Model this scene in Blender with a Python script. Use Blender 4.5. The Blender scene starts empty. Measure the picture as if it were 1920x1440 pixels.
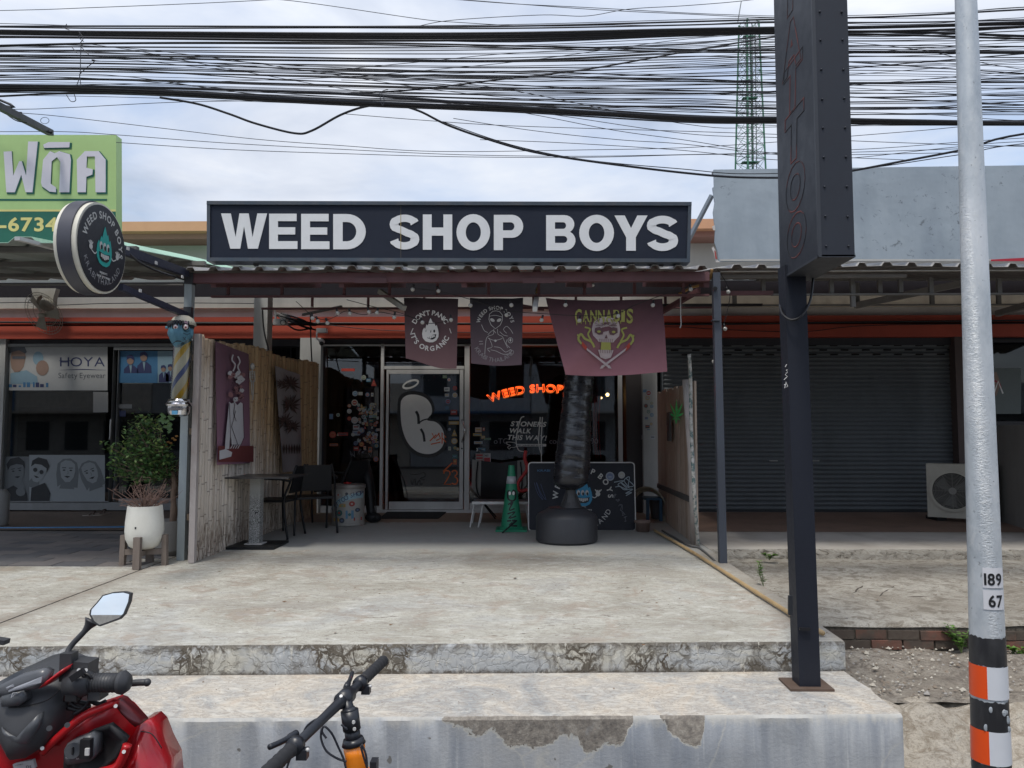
import bpy, math, random
from mathutils import Vector, Matrix, noise as mnoise
from mathutils.geometry import tessellate_polygon
random.seed(7)
R = math.radians
scene = bpy.context.scene
COL = scene.collection

# ------------------------------------------------------------------ camera, sky, sun, exposure
FPX, EYE = 1440.0, 1.12           # focal length in pixels of a 1920 wide frame; eye height over the shop floor
PITCH, YAW = math.atan(95/1440), math.atan(25/1440)
cam = bpy.data.cameras.new('camera'); cam.sensor_width = 36; cam.lens = 36*FPX/1920
cam.clip_start = .05; cam.clip_end = 1500
camo = bpy.data.objects.new('camera', cam); COL.objects.link(camo)
camo.location = (0, 0, EYE); camo.rotation_euler = (math.pi/2+PITCH, 0, YAW)
scene.camera = camo

SUN_EL, SUN_AZ = R(67), R(200)    # high sun behind thin cloud, a little behind the photographer
world = bpy.data.worlds.new('World'); scene.world = world; world.use_nodes = True
wn, wl = world.node_tree.nodes, world.node_tree.links; wn.clear()
w_out = wn.new('ShaderNodeOutputWorld')
sky = wn.new('ShaderNodeTexSky'); sky.sky_type = 'NISHITA'; sky.sun_disc = False
sky.sun_elevation = SUN_EL; sky.sun_rotation = SUN_AZ; sky.air_density = 1.0; sky.dust_density = 1.5; sky.ozone_density = 1.2
bg_sky = wn.new('ShaderNodeBackground'); bg_sky.inputs[1].default_value = .135
bg_cl = wn.new('ShaderNodeBackground'); bg_cl.inputs[1].default_value = .1
wl.new(sky.outputs[0], bg_sky.inputs[0])
tc = wn.new('ShaderNodeTexCoord'); sep = wn.new('ShaderNodeSeparateXYZ'); wl.new(tc.outputs['Generated'], sep.inputs[0])
def wmath(op, a, b=None, c=None):
    n = wn.new('ShaderNodeMath'); n.operation = op
    for i, v in enumerate((a, b, c)):
        if v is None: continue
        if isinstance(v, (int, float)): n.inputs[i].default_value = v
        else: wl.new(v, n.inputs[i])
    return n.outputs[0]
zz = wmath('ADD', wmath('MAXIMUM', sep.outputs[2], 0.0), .22)
cmb = wn.new('ShaderNodeCombineXYZ')
wl.new(wmath('DIVIDE', sep.outputs[0], zz), cmb.inputs[0]); wl.new(wmath('DIVIDE', sep.outputs[1], zz), cmb.inputs[1])
wl.new(wmath('MULTIPLY', sep.outputs[2], 3.0), cmb.inputs[2])
def wnoise(scale, detail, rough, dist=0.0):
    n = wn.new('ShaderNodeTexNoise'); n.inputs['Scale'].default_value = scale; n.inputs['Detail'].default_value = detail
    n.inputs['Roughness'].default_value = rough; n.inputs['Distortion'].default_value = dist; wl.new(cmb.outputs[0], n.inputs['Vector']); return n.outputs[0]
def wramp(fac, stops):
    n = wn.new('ShaderNodeValToRGB'); wl.new(fac, n.inputs[0]); e = n.color_ramp.elements
    while len(e) > 1: e.remove(e[-1])
    e[0].position, e[0].color = stops[0][0], (*stops[0][1], 1)
    for p, c in stops[1:]:
        x = e.new(p); x.color = (*c, 1)
    return n.outputs[0]
big = wnoise(1.15, 7, .52, .25)
cover = wramp(big, [(.40, (.30,)*3), (.50, (.75,)*3), (.60, (1,)*3)])
shade = wramp(wnoise(1.9, 6, .55, .4), [(.3, (3.2, 3.55, 4.2)), (.44, (4.0, 4.35, 5.05)), (.56, (4.7, 5.0, 5.6)), (.68, (5.5, 5.65, 5.9))])
wl.new(shade, bg_cl.inputs[0]); wl.new(wmath('MULTIPLY', wmath('MULTIPLY_ADD', wmath('MAXIMUM', sep.outputs[2], 0.0), .55, .88), .1), bg_cl.inputs[1])
wmix = wn.new('ShaderNodeMixShader'); wl.new(cover, wmix.inputs[0]); wl.new(bg_sky.outputs[0], wmix.inputs[1]); wl.new(bg_cl.outputs[0], wmix.inputs[2])
wl.new(wmix.outputs[0], w_out.inputs[0])

sl = bpy.data.lights.new('sun', 'SUN'); sl.energy = 1.5; sl.angle = R(10); sl.color = (1, .95, .87)
so = bpy.data.objects.new('sun', sl); COL.objects.link(so)
sd = Vector((math.sin(SUN_AZ)*math.cos(SUN_EL), math.cos(SUN_AZ)*math.cos(SUN_EL), math.sin(SUN_EL)))
so.rotation_euler = sd.to_track_quat('Z', 'Y').to_euler(); so.location = (0, 0, 30)
vs = scene.view_settings
vs.view_transform = 'Standard'; vs.look = 'None'; vs.exposure = 0.7; vs.gamma = 1.0; vs.use_curve_mapping = False
scene.cycles.max_bounces = 8; scene.cycles.transparent_max_bounces = 12; scene.cycles.use_denoising = True
scene.cycles.sample_clamp_indirect = 4

# ------------------------------------------------------------------ survey: turns a sighting of the photograph into a point of the place
Fv = Vector((-math.sin(YAW)*math.cos(PITCH), math.cos(YAW)*math.cos(PITCH), math.sin(PITCH)))
Rv = Vector((math.cos(YAW), math.sin(YAW), 0)); Uv = Rv.cross(Fv)
D, A = 11.25, 7.2                  # distance of the facade and of the awning fronts
SLP = .0135                        # fall of the forecourt towards the street
def ray(px, py): return Fv + Rv*((px-960)/FPX) + Uv*((720-py)/FPX)
def P(px, py, Y):
    d = ray(px, py); t = Y/d.y; return Vector((d.x*t, Y, EYE+d.z*t))
def PX(px, py, X):
    d = ray(px, py); t = X/d.x; return Vector((X, d.y*t, EYE+d.z*t))
def PZ(px, py, z):
    d = ray(px, py); t = (z-EYE)/d.z; return Vector((d.x*t, d.y*t, z))
def fz(y): return -SLP*(D-y)
def G(px, py, z=None):
    if z is not None: return PZ(px, py, z)
    d = ray(px, py); t = (EYE+SLP*D)/(SLP*d.y-d.z); return Vector((d.x*t, d.y*t, EYE+d.z*t))

# ------------------------------------------------------------------ materials
def C(r, g, b): return tuple((x/255/12.92 if x/255 <= .04045 else ((x/255+.055)/1.055)**2.4) for x in (r, g, b))
class N:
    def __init__(s, name):
        s.m = bpy.data.materials.new(name); s.m.use_nodes = True; s.n = s.m.node_tree.nodes; s.l = s.m.node_tree.links
        s.b = s.n['Principled BSDF']; s.tc = s.n.new('ShaderNodeTexCoord'); s.obj = s.tc.outputs['Object']
        s.geo = s.n.new('ShaderNodeNewGeometry'); s.pos = s.geo.outputs['Position']
    def put(s, sock, v):
        if isinstance(v, (int, float)):
            if hasattr(sock.default_value, '__len__'): sock.default_value = (v, v, v, 1)[:len(sock.default_value)]
            else: sock.default_value = v
        elif isinstance(v, tuple): sock.default_value = v if len(v) == len(sock.default_value) else (*v, 1)
        else: s.l.new(v, sock)
    def math(s, op, a, b=0.0, c=0.0, clamp=False):
        n = s.n.new('ShaderNodeMath'); n.operation = op; n.use_clamp = clamp
        for i, v in enumerate((a, b, c)): s.put(n.inputs[i], v)
        return n.outputs[0]
    def map(s, vec=None, scale=(1, 1, 1), loc=(0, 0, 0), rot=(0, 0, 0)):
        n = s.n.new('ShaderNodeMapping'); s.put(n.inputs[0], vec or s.pos); n.inputs[1].default_value = loc; n.inputs[2].default_value = rot; n.inputs[3].default_value = scale; return n.outputs[0]
    def noise(s, scale, detail=4, rough=.55, vec=None, dist=0.0):
        n = s.n.new('ShaderNodeTexNoise'); n.inputs['Scale'].default_value = scale; n.inputs['Detail'].default_value = detail
        n.inputs['Roughness'].default_value = rough; n.inputs['Distortion'].default_value = dist; s.put(n.inputs['Vector'], vec or s.pos); return n.outputs[0]
    def voro(s, scale, feature='DISTANCE_TO_EDGE', vec=None, rnd=1.0):
        n = s.n.new('ShaderNodeTexVoronoi'); n.feature = feature; n.inputs['Scale'].default_value = scale; n.inputs['Randomness'].default_value = rnd
        s.put(n.inputs['Vector'], vec or s.pos); return n.outputs['Distance']
    def ramp(s, fac, *stops):
        n = s.n.new('ShaderNodeValToRGB'); s.put(n.inputs[0], fac); e = n.color_ramp.elements
        while len(e) > 1: e.remove(e[-1])
        f = lambda c: (c, c, c, 1) if isinstance(c, (int, float)) else (*c, 1)
        e[0].position, e[0].color = stops[0][0], f(stops[0][1])
        for p, c in stops[1:]: e.new(p).color = f(c)
        return n.outputs[0]
    def mix(s, fac, a, b, mode='MIX'):
        n = s.n.new('ShaderNodeMix'); n.data_type = 'RGBA'; n.blend_type = mode; n.clamp_factor = True
        s.put(n.inputs[0], fac); s.put(n.inputs[6], a); s.put(n.inputs[7], b); return n.outputs[2]
    def xyz(s, vec=None):
        n = s.n.new('ShaderNodeSeparateXYZ'); s.put(n.inputs[0], vec or s.pos); return n.outputs
    def rand(s):
        n = s.n.new('ShaderNodeObjectInfo'); return n.outputs['Random']
    def bump(s, h, strength=.3, dist=.01):
        n = s.n.new('ShaderNodeBump'); n.inputs['Strength'].default_value = strength; n.inputs['Distance'].default_value = dist
        s.put(n.inputs['Height'], h); s.l.new(n.outputs[0], s.b.inputs['Normal']); return s
    def done(s, col, rough=.7, metal=0.0, spec=None):
        s.put(s.b.inputs['Base Color'], col); s.put(s.b.inputs['Roughness'], rough); s.put(s.b.inputs['Metallic'], metal)
        if spec is not None: s.b.inputs['Specular IOR Level'].default_value = spec
        return s.m

def paint(name, col, rough=.6, dirt=.25, dirtcol=(.06, .05, .04), scale=6.0, metal=0.0, bump=.08, spec=None, stretch=(1, 1, .35)):
    s = N(name); v = s.map(scale=stretch)
    d = s.ramp(s.noise(scale, 6, .62, v, .3), (.42, 0.0), (.72, 1.0))
    fine = s.noise(scale*9, 3, .6)
    c = s.mix(s.math('MULTIPLY', d, dirt), col, dirtcol)
    c = s.mix(s.math('MULTIPLY', fine, .35), c, tuple(x*.72 for x in col))
    r = s.math('ADD', s.math('MULTIPLY', fine, .25), rough-.12)
    s.bump(s.noise(scale*5, 4, .6), bump, .004)
    return s.done(c, r, metal, spec)
def flat(name, col, rough=.6, metal=0.0, spec=None):
    s = N(name); f = s.noise(14, 4, .6)
    return s.done(s.mix(s.math('MULTIPLY', f, .4), col, tuple(x*.7 for x in col)), s.math('ADD', s.math('MULTIPLY', f, .2), rough-.1), metal, spec)
def glow(name, col, strength):
    s = N(name); s.b.inputs['Emission Color'].default_value = (*col, 1); s.b.inputs['Emission Strength'].default_value = strength
    return s.done(col, .4)

# ------------------------------------------------------------------ mesh building
OFF = {}
class MB:
    def __init__(s): s.v, s.f, s.mi, s.cur = [], [], [], 0
    def add(s, vs, fs, m=None):
        o = len(s.v); s.v += [Vector(x) for x in vs]; s.f += [tuple(o+i for i in f) for f in fs]; s.mi += [s.cur if m is None else m]*len(fs); return s
    def box(s, a, b, rz=0.0, m=None):
        (x0, y0, z0), (x1, y1, z1) = a, b
        pts = [Vector((x, y, z)) for z in (z0, z1) for x, y in ((x0, y0), (x1, y0), (x1, y1), (x0, y1))]
        if rz:
            c = Vector(((x0+x1)/2, (y0+y1)/2, 0)); q = Matrix.Rotation(rz, 3, 'Z'); pts = [q @ (p-c)+c for p in pts]
        return s.add(pts, [(3, 2, 1, 0), (4, 5, 6, 7), (0, 1, 5, 4), (1, 2, 6, 5), (2, 3, 7, 6), (3, 0, 4, 7)], m)
    def cbox(s, c, size, mat=None, m=None):
        c = Vector(c); h = [x/2 for x in size]; q = mat or Matrix.Identity(3)
        pts = [c + q @ Vector((x*h[0], y*h[1], z*h[2])) for z in (-1, 1) for x, y in ((-1, -1), (1, -1), (1, 1), (-1, 1))]
        return s.add(pts, [(3, 2, 1, 0), (4, 5, 6, 7), (0, 1, 5, 4), (1, 2, 6, 5), (2, 3, 7, 6), (3, 0, 4, 7)], m)
    def bar(s, p, q, w, h, up=(0, 0, 1), m=None):
        p, q = Vector(p), Vector(q); d = (q-p).normalized(); u = Vector(up)
        if abs(d.dot(u)) > .95: u = Vector((0, 1, 0))
        sx = d.cross(u).normalized(); su = sx.cross(d).normalized()
        pts = [e + sx*a*w/2 + su*b*h/2 for e in (p, q) for a, b in ((-1, -1), (1, -1), (1, 1), (-1, 1))]
        return s.add(pts, [(3, 2, 1, 0), (4, 5, 6, 7), (0, 1, 5, 4), (1, 2, 6, 5), (2, 3, 7, 6), (3, 0, 4, 7)], m)
    def tube(s, pts, r, n=8, cap=True, m=None):
        pts = [Vector(p) for p in pts]; k = len(pts); rs = r if isinstance(r, (list, tuple)) else [r]*k
        if len(rs) != k: m0 = len(rs)-1; rs = [rs[min(m0, int(i*m0/(k-1)))]*(1-(i*m0/(k-1))%1)+rs[min(m0, int(i*m0/(k-1))+1)]*((i*m0/(k-1))%1) for i in range(k)]
        vs, fs = [], []; prev = None
        for i, p in enumerate(pts):
            d = (pts[min(i+1, k-1)]-pts[max(i-1, 0)]).normalized()
            if prev is None:
                a = Vector((0, 0, 1)) if abs(d.z) < .9 else Vector((1, 0, 0)); sx = d.cross(a).normalized()
            else: sx = (prev - d*prev.dot(d)).normalized()
            prev = sx; sy = d.cross(sx)
            for j in range(n):
                t = 2*math.pi*j/n; vs.append(p+(sx*math.cos(t)+sy*math.sin(t))*rs[i])
        for i in range(k-1):
            for j in range(n): a, b = i*n+j, i*n+(j+1) % n; fs.append((a, b, b+n, a+n))
        if cap: fs += [tuple(range(n-1, -1, -1)), tuple(range((k-1)*n, k*n))]
        return s.add(vs, fs, m)
    def lathe(s, prof, o, n=24, axis=None, sc=(1, 1), m=None):
        o = Vector(o); q = axis or Matrix.Identity(3); vs, fs = [], []
        for r, z in prof:
            for j in range(n): t = 2*math.pi*j/n; vs.append(o + q @ Vector((r*math.cos(t)*sc[0], r*math.sin(t)*sc[1], z)))
        for i in range(len(prof)-1):
            for j in range(n): a, b = i*n+j, i*n+(j+1) % n; fs.append((a, b, b+n, a+n))
        if prof[0][0] > 1e-4: fs.append(tuple(range(n-1, -1, -1)))
        if prof[-1][0] > 1e-4: fs.append(tuple(range((len(prof)-1)*n, len(prof)*n)))
        return s.add(vs, fs, m)
    def ball(s, c, r, n=12, sc=(1, 1, 1), m=None):
        k = max(5, n//2+1)
        prof = [(max(1e-5, math.sin(math.pi*i/k))*r, -math.cos(math.pi*i/k)*r*sc[2]) for i in range(k+1)]
        return s.lathe(prof, c, n, None, (sc[0], sc[1]), m)
    def poly(s, cont, xf, depth=.004, base=0.0, m=None):
        """outline(s) in the plane of xf(u, v, w): first the outer contour, then holes"""
        if not isinstance(cont[0][0], (list, tuple)): cont = [cont]
        tri = tessellate_polygon([[Vector((p[0], p[1], 0)) for p in c] for c in cont])
        flatp = [p for c in cont for p in c]; k = len(flatp)
        vs = [xf(p[0], p[1], base+depth) for p in flatp] + [xf(p[0], p[1], base) for p in flatp]
        fs = [tuple(t) for t in tri]; o = 0
        for c in cont:
            for i in range(len(c)): a, b = o+i, o+(i+1) % len(c); fs.append((a, b, b+k, a+k))
            o += len(c)
        return s.add(vs, fs, m)
    def ribbon(s, pts, w, xf, base=.003, m=None, closed=False):
        pts = [Vector((p[0], p[1])) for p in pts]; k = len(pts)
        if closed: pts = pts+[pts[0]]; k += 1
        ws = w if isinstance(w, (list, tuple)) else [w]*k; vs = []
        for i, p in enumerate(pts):
            a = pts[(i-1) % (k-1)] if closed else pts[max(i-1, 0)]
            b = pts[(i+1) % (k-1) if i == k-1 else i+1] if closed else pts[min(i+1, k-1)]
            d = (b-a); d = d.normalized() if d.length else Vector((1, 0)); nrm = Vector((-d.y, d.x))
            for sg in (-1, 1): q = p+nrm*ws[i]/2*sg; vs.append(xf(q.x, q.y, base))
        return s.add(vs, [(2*i, 2*i+2, 2*i+3, 2*i+1) for i in range(k-1)], m)
    def disc(s, u, v, r, xf, base=.003, n=16, sy=1.0, m=None, depth=.0015, rot=0.0):
        c = [(u+r*math.cos(2*math.pi*i/n)*math.cos(rot)-r*sy*math.sin(2*math.pi*i/n)*math.sin(rot), v+r*math.cos(2*math.pi*i/n)*math.sin(rot)+r*sy*math.sin(2*math.pi*i/n)*math.cos(rot)) for i in range(n)]
        return s.poly(c, xf, depth, base, m)
    def rect(s, u0, v0, u1, v1, xf, base=.003, m=None, depth=.0015):
        return s.poly([(u0, v0), (u1, v0), (u1, v1), (u0, v1)], xf, depth, base, m)
    def text(s, body, u, v, h, xf, kind='bold', gap=.09, sx=1.0, base=.003, m=None, shear=0.0, width=None, rot=0.0):
        """flat print: cap height h, baseline at v; v grows downwards as in a sighting"""
        tot = tw(body, kind, gap)
        if width: sx = width/(tot*h)
        x = 0.0; cr, sr = math.cos(rot), math.sin(rot)
        for ch in body:
            if ch == ' ': x += .38; continue
            vs, fs, x0, x1 = glyph(ch, kind)
            def put(p):
                a = (x+p[0]-x0+p[1]*shear)*h*sx; b = -p[1]*h
                return xf(u+a*cr-b*sr, v+a*sr+b*cr, base+p[2]*h)
            s.add([put(p) for p in vs], fs, m); x += x1-x0+gap
        return s
    def arc(s, body, cu, cv, rad, h, xf, a0, a1, kind='bold', inside=False, base=.003, m=None, sx=1.0, ry=1.0):
        """letters round a circle, angles clockwise from the top in degrees; inside=True reads along the bottom"""
        ws = [.4 if ch == ' ' else glyph(ch, kind)[3]-glyph(ch, kind)[2]+.09 for ch in body]; tot = sum(ws); x = 0
        for ch, w in zip(body, ws):
            if ch != ' ':
                a = R(a0+(a1-a0)*(x+w/2)/tot); vs, fs, x0, x1 = glyph(ch, kind)
                def put(p):
                    dx, dy = (p[0]-(x0+x1)/2)*h*sx, p[1]*h
                    if inside: r = rad-dy; t = (-dx)/rad
                    else: r = rad+dy; t = dx/rad
                    ca, sa = math.cos(a), math.sin(a)
                    if inside: uu, vv = sa*r + ca*(-dx), -ca*r + sa*(-dx)
                    else: uu, vv = sa*r + ca*dx, -ca*r + sa*dx
                    return xf(cu+uu, cv+vv*ry, base+p[2]*h)
                s.add([put(p) for p in vs], fs, m)
            x += w
        return s
    def build(s, name, mats, parent=None, smooth=False, kind=None):
        off = OFF.get(parent.name, Vector((0, 0, 0))) if parent else Vector((0, 0, 0))
        me = bpy.data.meshes.new(name); me.from_pydata([v-off for v in s.v], [], s.f)
        for mt in (mats if isinstance(mats, (list, tuple)) else [mats]): me.materials.append(mt)
        me.polygons.foreach_set('material_index', s.mi)
        if smooth is True: me.polygons.foreach_set('use_smooth', [True]*len(s.f))
        me.update()
        if smooth == 'auto':
            me.polygons.foreach_set('use_smooth', [True]*len(s.f))
            try: me.set_sharp_from_angle(angle=R(38))
            except Exception: pass
        o = bpy.data.objects.new(name, me); COL.objects.link(o)
        if parent: o.parent = parent
        OFF[o.name] = off
        if kind: o['kind'] = kind
        return o

def thing(name, label, cat, loc=(0, 0, 0), group=None, kind=None):
    o = bpy.data.objects.new(name, None); o.empty_display_size = .1; COL.objects.link(o); o.location = loc
    o['label'] = label; o['category'] = cat
    if group: o['group'] = group
    OFF[o.name] = Vector(loc); return o
def tag(o, label, cat, group=None):
    o['label'] = label; o['category'] = cat
    if group: o['group'] = group
    return o
def inst(name, me, parent, loc, rot=(0, 0, 0), sc=(1, 1, 1)):
    o = bpy.data.objects.new(name, me); COL.objects.link(o); o.parent = parent
    o.location = Vector(loc)-OFF.get(parent.name, Vector((0, 0, 0))); o.rotation_euler = rot; o.scale = sc; return o
def mesh_only(mb, name, mats, smooth=False):
    o = mb.build(name, mats, None, smooth); me = o.data; bpy.data.objects.remove(o); return me
def FP(Y, wob=None):
    """a plane facing the street at depth Y, addressed by sightings; w comes towards the street"""
    return lambda u, v, w: P(u, v, Y) + Vector((0, -w + (wob(u, v) if wob else 0), 0))
def XP(X, sg=1):
    return lambda u, v, w: PX(u, v, X) + Vector((w*sg, 0, 0))
def smooth_path(pts, k=6):
    out = []; n = len(pts); pts = [Vector(p) for p in pts]
    for i in range(n-1):
        a, b, c, d = pts[max(i-1, 0)], pts[i], pts[i+1], pts[min(i+2, n-1)]
        for j in range(k):
            t = j/k; out.append(.5*((2*b)+(c-a)*t+(2*a-5*b+4*c-d)*t*t+(3*b-a-3*c+d)*t**3))
    return out+[pts[-1]]

# ------------------------------------------------------------------ letters
GL = {}
def make_glyphs():
    todo = {'bold': ("ABCDEFGHIKLMNOPRSTUWYZabcdefghiklmnoprstuwyvx!'-(),.0123456789", dict(offset=.026)),
            'thin': ("ABCDEFGHIKLMNOPRSTUWYabcdefghiklmnoprstuwy 0123456789-", dict(offset=.0)),
            'tube': ("WEDSHOPTAR", dict(offset=.012, fill_mode='NONE', bevel_depth=.009, bevel_resolution=1)),
            'line': ("TAO", dict(offset=.05, fill_mode='NONE', bevel_depth=.013, bevel_resolution=0))}
    objs = []
    for kind, (chars, kw) in todo.items():
        for ch in sorted(set(chars.replace(' ', ''))):
            c = bpy.data.curves.new('g', 'FONT'); c.body = ch; c.resolution_u = 4
            for k, v in kw.items(): setattr(c, k, v)
            o = bpy.data.objects.new('g', c); COL.objects.link(o); objs.append((kind, ch, o, c))
    bpy.context.view_layer.update(); dg = bpy.context.evaluated_depsgraph_get()
    H = None
    for kind, ch, o, c in objs:
        me = bpy.data.meshes.new_from_object(o.evaluated_get(dg)); vs = [v.co.copy() for v in me.vertices]
        GL[(kind, ch)] = [vs, [tuple(p.vertices) for p in me.polygons]]; bpy.data.meshes.remove(me)
    for kind, ch, o, c in objs: bpy.data.objects.remove(o); bpy.data.curves.remove(c)
    for kind in todo:
        hs = GL[(kind, 'A' if (kind, 'A') in GL else 'E')][0]; k = 1/max(.1, (max(v.y for v in hs)-min(v.y for v in hs)))
        y0 = min(v.y for v in hs)
        for (kd, ch), g in list(GL.items()):
            if kd == kind:
                vv = [(v.x*k, (v.y-y0)*k, v.z*k) for v in g[0]]
                GL[(kd, ch)] = (vv, g[1], min(v[0] for v in vv), max(v[0] for v in vv))
make_glyphs()
def glyph(ch, kind): return GL[(kind, ch)]
def tw(body, kind='bold', gap=.09):
    return sum(.38 if ch == ' ' else glyph(ch, kind)[3]-glyph(ch, kind)[2]+gap for ch in body)-gap
def arcpts(cx, cy, rx, ry, a0, a1, n=12):
    return [(cx+rx*math.cos(R(a0+(a1-a0)*i/n)), cy+ry*math.sin(R(a0+(a1-a0)*i/n))) for i in range(n+1)]
def heavy(ch):
    """heavy grotesque capitals in a unit box, y down: list of (outer, holes...)"""
    if ch == 'W': return [[(0, 0), (.21, 0), (.315, .68), (.40, 0), (.60, 0), (.685, .68), (.79, 0), (1, 0), (.80, 1), (.585, 1), (.5, .36), (.415, 1), (.20, 1)]]
    if ch == 'E': return [[(0, 0), (.97, 0), (.97, .21), (.31, .21), (.31, .385), (.92, .385), (.92, .59), (.31, .59), (.31, .78), (1, .78), (1, 1), (0, 1)]]
    if ch == 'H': return [[(0, 0), (.30, 0), (.30, .37), (.70, .37), (.70, 0), (1, 0), (1, 1), (.70, 1), (.70, .6), (.30, .6), (.30, 1), (0, 1)]]
    if ch == 'Y': return [[(0, 0), (.31, 0), (.5, .36), (.69, 0), (1, 0), (.645, .62), (.645, 1), (.355, 1), (.355, .62)]]
    if ch == 'D': return [[(0, 0)]+arcpts(.42, .5, .58, .5, -90, 90, 16)+[(0, 1)], [(.29, .225)]+arcpts(.42, .5, .29, .275, -90, 90, 12)+[(.29, .775)]]
    if ch == 'O': return [arcpts(.5, .5, .5, .515, 0, 348.75, 31), arcpts(.5, .5, .225, .285, 0, 348.75, 31)]
    if ch == 'P': return [[(0, 0)]+arcpts(.62, .325, .38, .325, -90, 90, 12)+[(.31, .65), (.31, 1), (0, 1)], [(.31, .21)]+arcpts(.58, .325, .12, .115, -90, 90, 8)+[(.31, .44)]]
    if ch == 'B': return [[(0, 0)]+arcpts(.62, .26, .34, .26, -90, 62, 9)+arcpts(.64, .72, .36, .28, -62, 90, 9)+[(0, 1)],
                          [(.30, .2)]+arcpts(.58, .295, .1, .095, -90, 90, 8)+[(.30, .39)], [(.30, .59)]+arcpts(.60, .69, .12, .1, -90, 90, 8)+[(.30, .79)]]
def heavy_letter(mb, ch, x0, x1, y0, y1, xf, depth, m=None):
    if ch == 'S':
        c = arcpts(.5, .285, .355, .175, -12, -180, 12)+arcpts(.5, .29, .355, .16, -195, -250, 4)+[(.6, .53)]+arcpts(.5, .705, .355, .18, -58, 0, 5)+arcpts(.5, .705, .355, .19, 15, 172, 12)
        pts = [Vector((x0+(x1-x0)*a, y0+(y1-y0)*b)) for a, b in c]
        # constant-weight stroke with slightly heavier spine
        k = len(pts); l, r = [], []
        for i, p in enumerate(pts):
            d = (pts[min(i+1, k-1)]-pts[max(i-1, 0)]).normalized(); n = Vector((-d.y, d.x)); w = (x1-x0)*.15
            l.append(p+n*w*(1 if abs(n.x) > .7 else .82)); r.append(p-n*w*(1 if abs(n.x) > .7 else .82))
        vs = [xf(p.x, p.y, depth) for p in l+r]+[xf(p.x, p.y, 0) for p in l+r]
        fs = [(i, i+1, k+i+1, k+i) for i in range(k-1)]+[(i, i+1, 2*k+i+1, 2*k+i) for i in range(k-1)]+[(k+i, k+i+1, 3*k+i+1, 3*k+i) for i in range(k-1)]+[(0, k, 3*k, 2*k), (k-1, 2*k-1, 4*k-1, 3*k-1)]
        mb.add(vs, fs, m)
    else:
        cs = heavy(ch); mb.poly([[(x0+(x1-x0)*a, y0+(y1-y0)*b) for a, b in c] for c in cs], xf, depth, 0, m)
    return mb
# ------------------------------------------------------------------ concrete and ground materials
def mat_forecourt():
    s = N('worn_cement_top'); p = s.pos
    big = s.noise(.75, 6, .6, dist=.6); mid = s.noise(3.2, 8, .68, dist=.8); fl = s.noise(11, 8, .72, s.map(scale=(.7, 1.25, 1)), .9); fine = s.noise(70, 4, .7)
    c = s.ramp(big, (.30, (.29, .265, .215)), (.41, (.395, .38, .325)), (.53, (.50, .49, .43)), (.66, (.41, .415, .395)))
    c = s.mix(s.ramp(mid, (.37, .7), (.47, 0.0)), c, (.37, .31, .25)); c = s.mix(s.ramp(s.noise(2.3, 7, .7, s.map(loc=(4, 7, 1), scale=(.7, 1.2, 1)), 1.2), (.56, 0.0), (.66, .6)), c, (.37, .365, .35))
    fl2 = s.noise(19, 6, .78, s.map(scale=(.45, 1.5, 1)), 1.6)
    c = s.mix(s.math('MULTIPLY', s.ramp(fl2, (.385, .95), (.435, .0)), s.ramp(s.noise(1.6, 4, .6), (.38, .25), (.6, 1.0))), c, (.13, .105, .085))
    c = s.mix(s.ramp(fl, (.42, .0), (.47, .5), (.50, .0)), c, (.24, .20, .16))
    c = s.mix(s.ramp(fl, (.56, .0), (.66, .6)), c, (.66, .65, .61))
    c = s.mix(s.ramp(fine, (.30, .6), (.44, 0.0)), c, (.20, .17, .14))
    sx_, sy_, _z = s.xyz(); seam = s.math('ADD', s.math('ABSOLUTE', s.math('ADD', sx_, 3.37)), s.math('MULTIPLY', s.math('SUBTRACT', s.noise(2.5, 6, .7), .5), .45))
    c = s.mix(s.ramp(seam, (.0, .75), (.16, .0)), c, (.25, .215, .175))
    rim = s.math('ADD', s.math('SUBTRACT', 1.87, sx_), s.math('MULTIPLY', s.math('SUBTRACT', s.noise(3.1, 6, .7), .5), .5)); c = s.mix(s.math('MULTIPLY', s.ramp(rim, (.0, .7), (.22, .0)), s.math('GREATER_THAN', sx_, 0.0)), c, (.27, .235, .19))
    c = s.mix(s.ramp(s.noise(.9, 5, .6, s.map(loc=(9, 2, 0), scale=(1, 1.6, 1)), 1.0), (.55, 0.0), (.63, .45)), c, (.31, .285, .25))
    # greyer cement under the awning and brown stained strip along the shop
    y = s.xyz()[1]; w = s.math('ADD', y, s.math('MULTIPLY', s.math('SUBTRACT', mid, .5), .9))
    c = s.mix(s.ramp(s.math('DIVIDE', w, 12.0), (.633, 0.0), (.66, .8)), c, (.33, .335, .32))
    c = s.mix(s.ramp(s.math('DIVIDE', w, 12.0), (.835, 0.0), (.84, .9)), c, (.27, .20, .15))
    s.bump(s.math('ADD', s.math('MULTIPLY', fl, 1.6), s.math('MULTIPLY', fine, .5)), .55, .012)
    return s.done(c, s.ramp(mid, (.3, .75), (.7, .92)))
def _ncol(s, scale):
    n = s.n.new('ShaderNodeTexNoise'); n.inputs['Scale'].default_value = scale; n.inputs['Detail'].default_value = 5; s.put(n.inputs['Vector'], s.pos); return n.outputs[1]
N.n_col = _ncol
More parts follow.
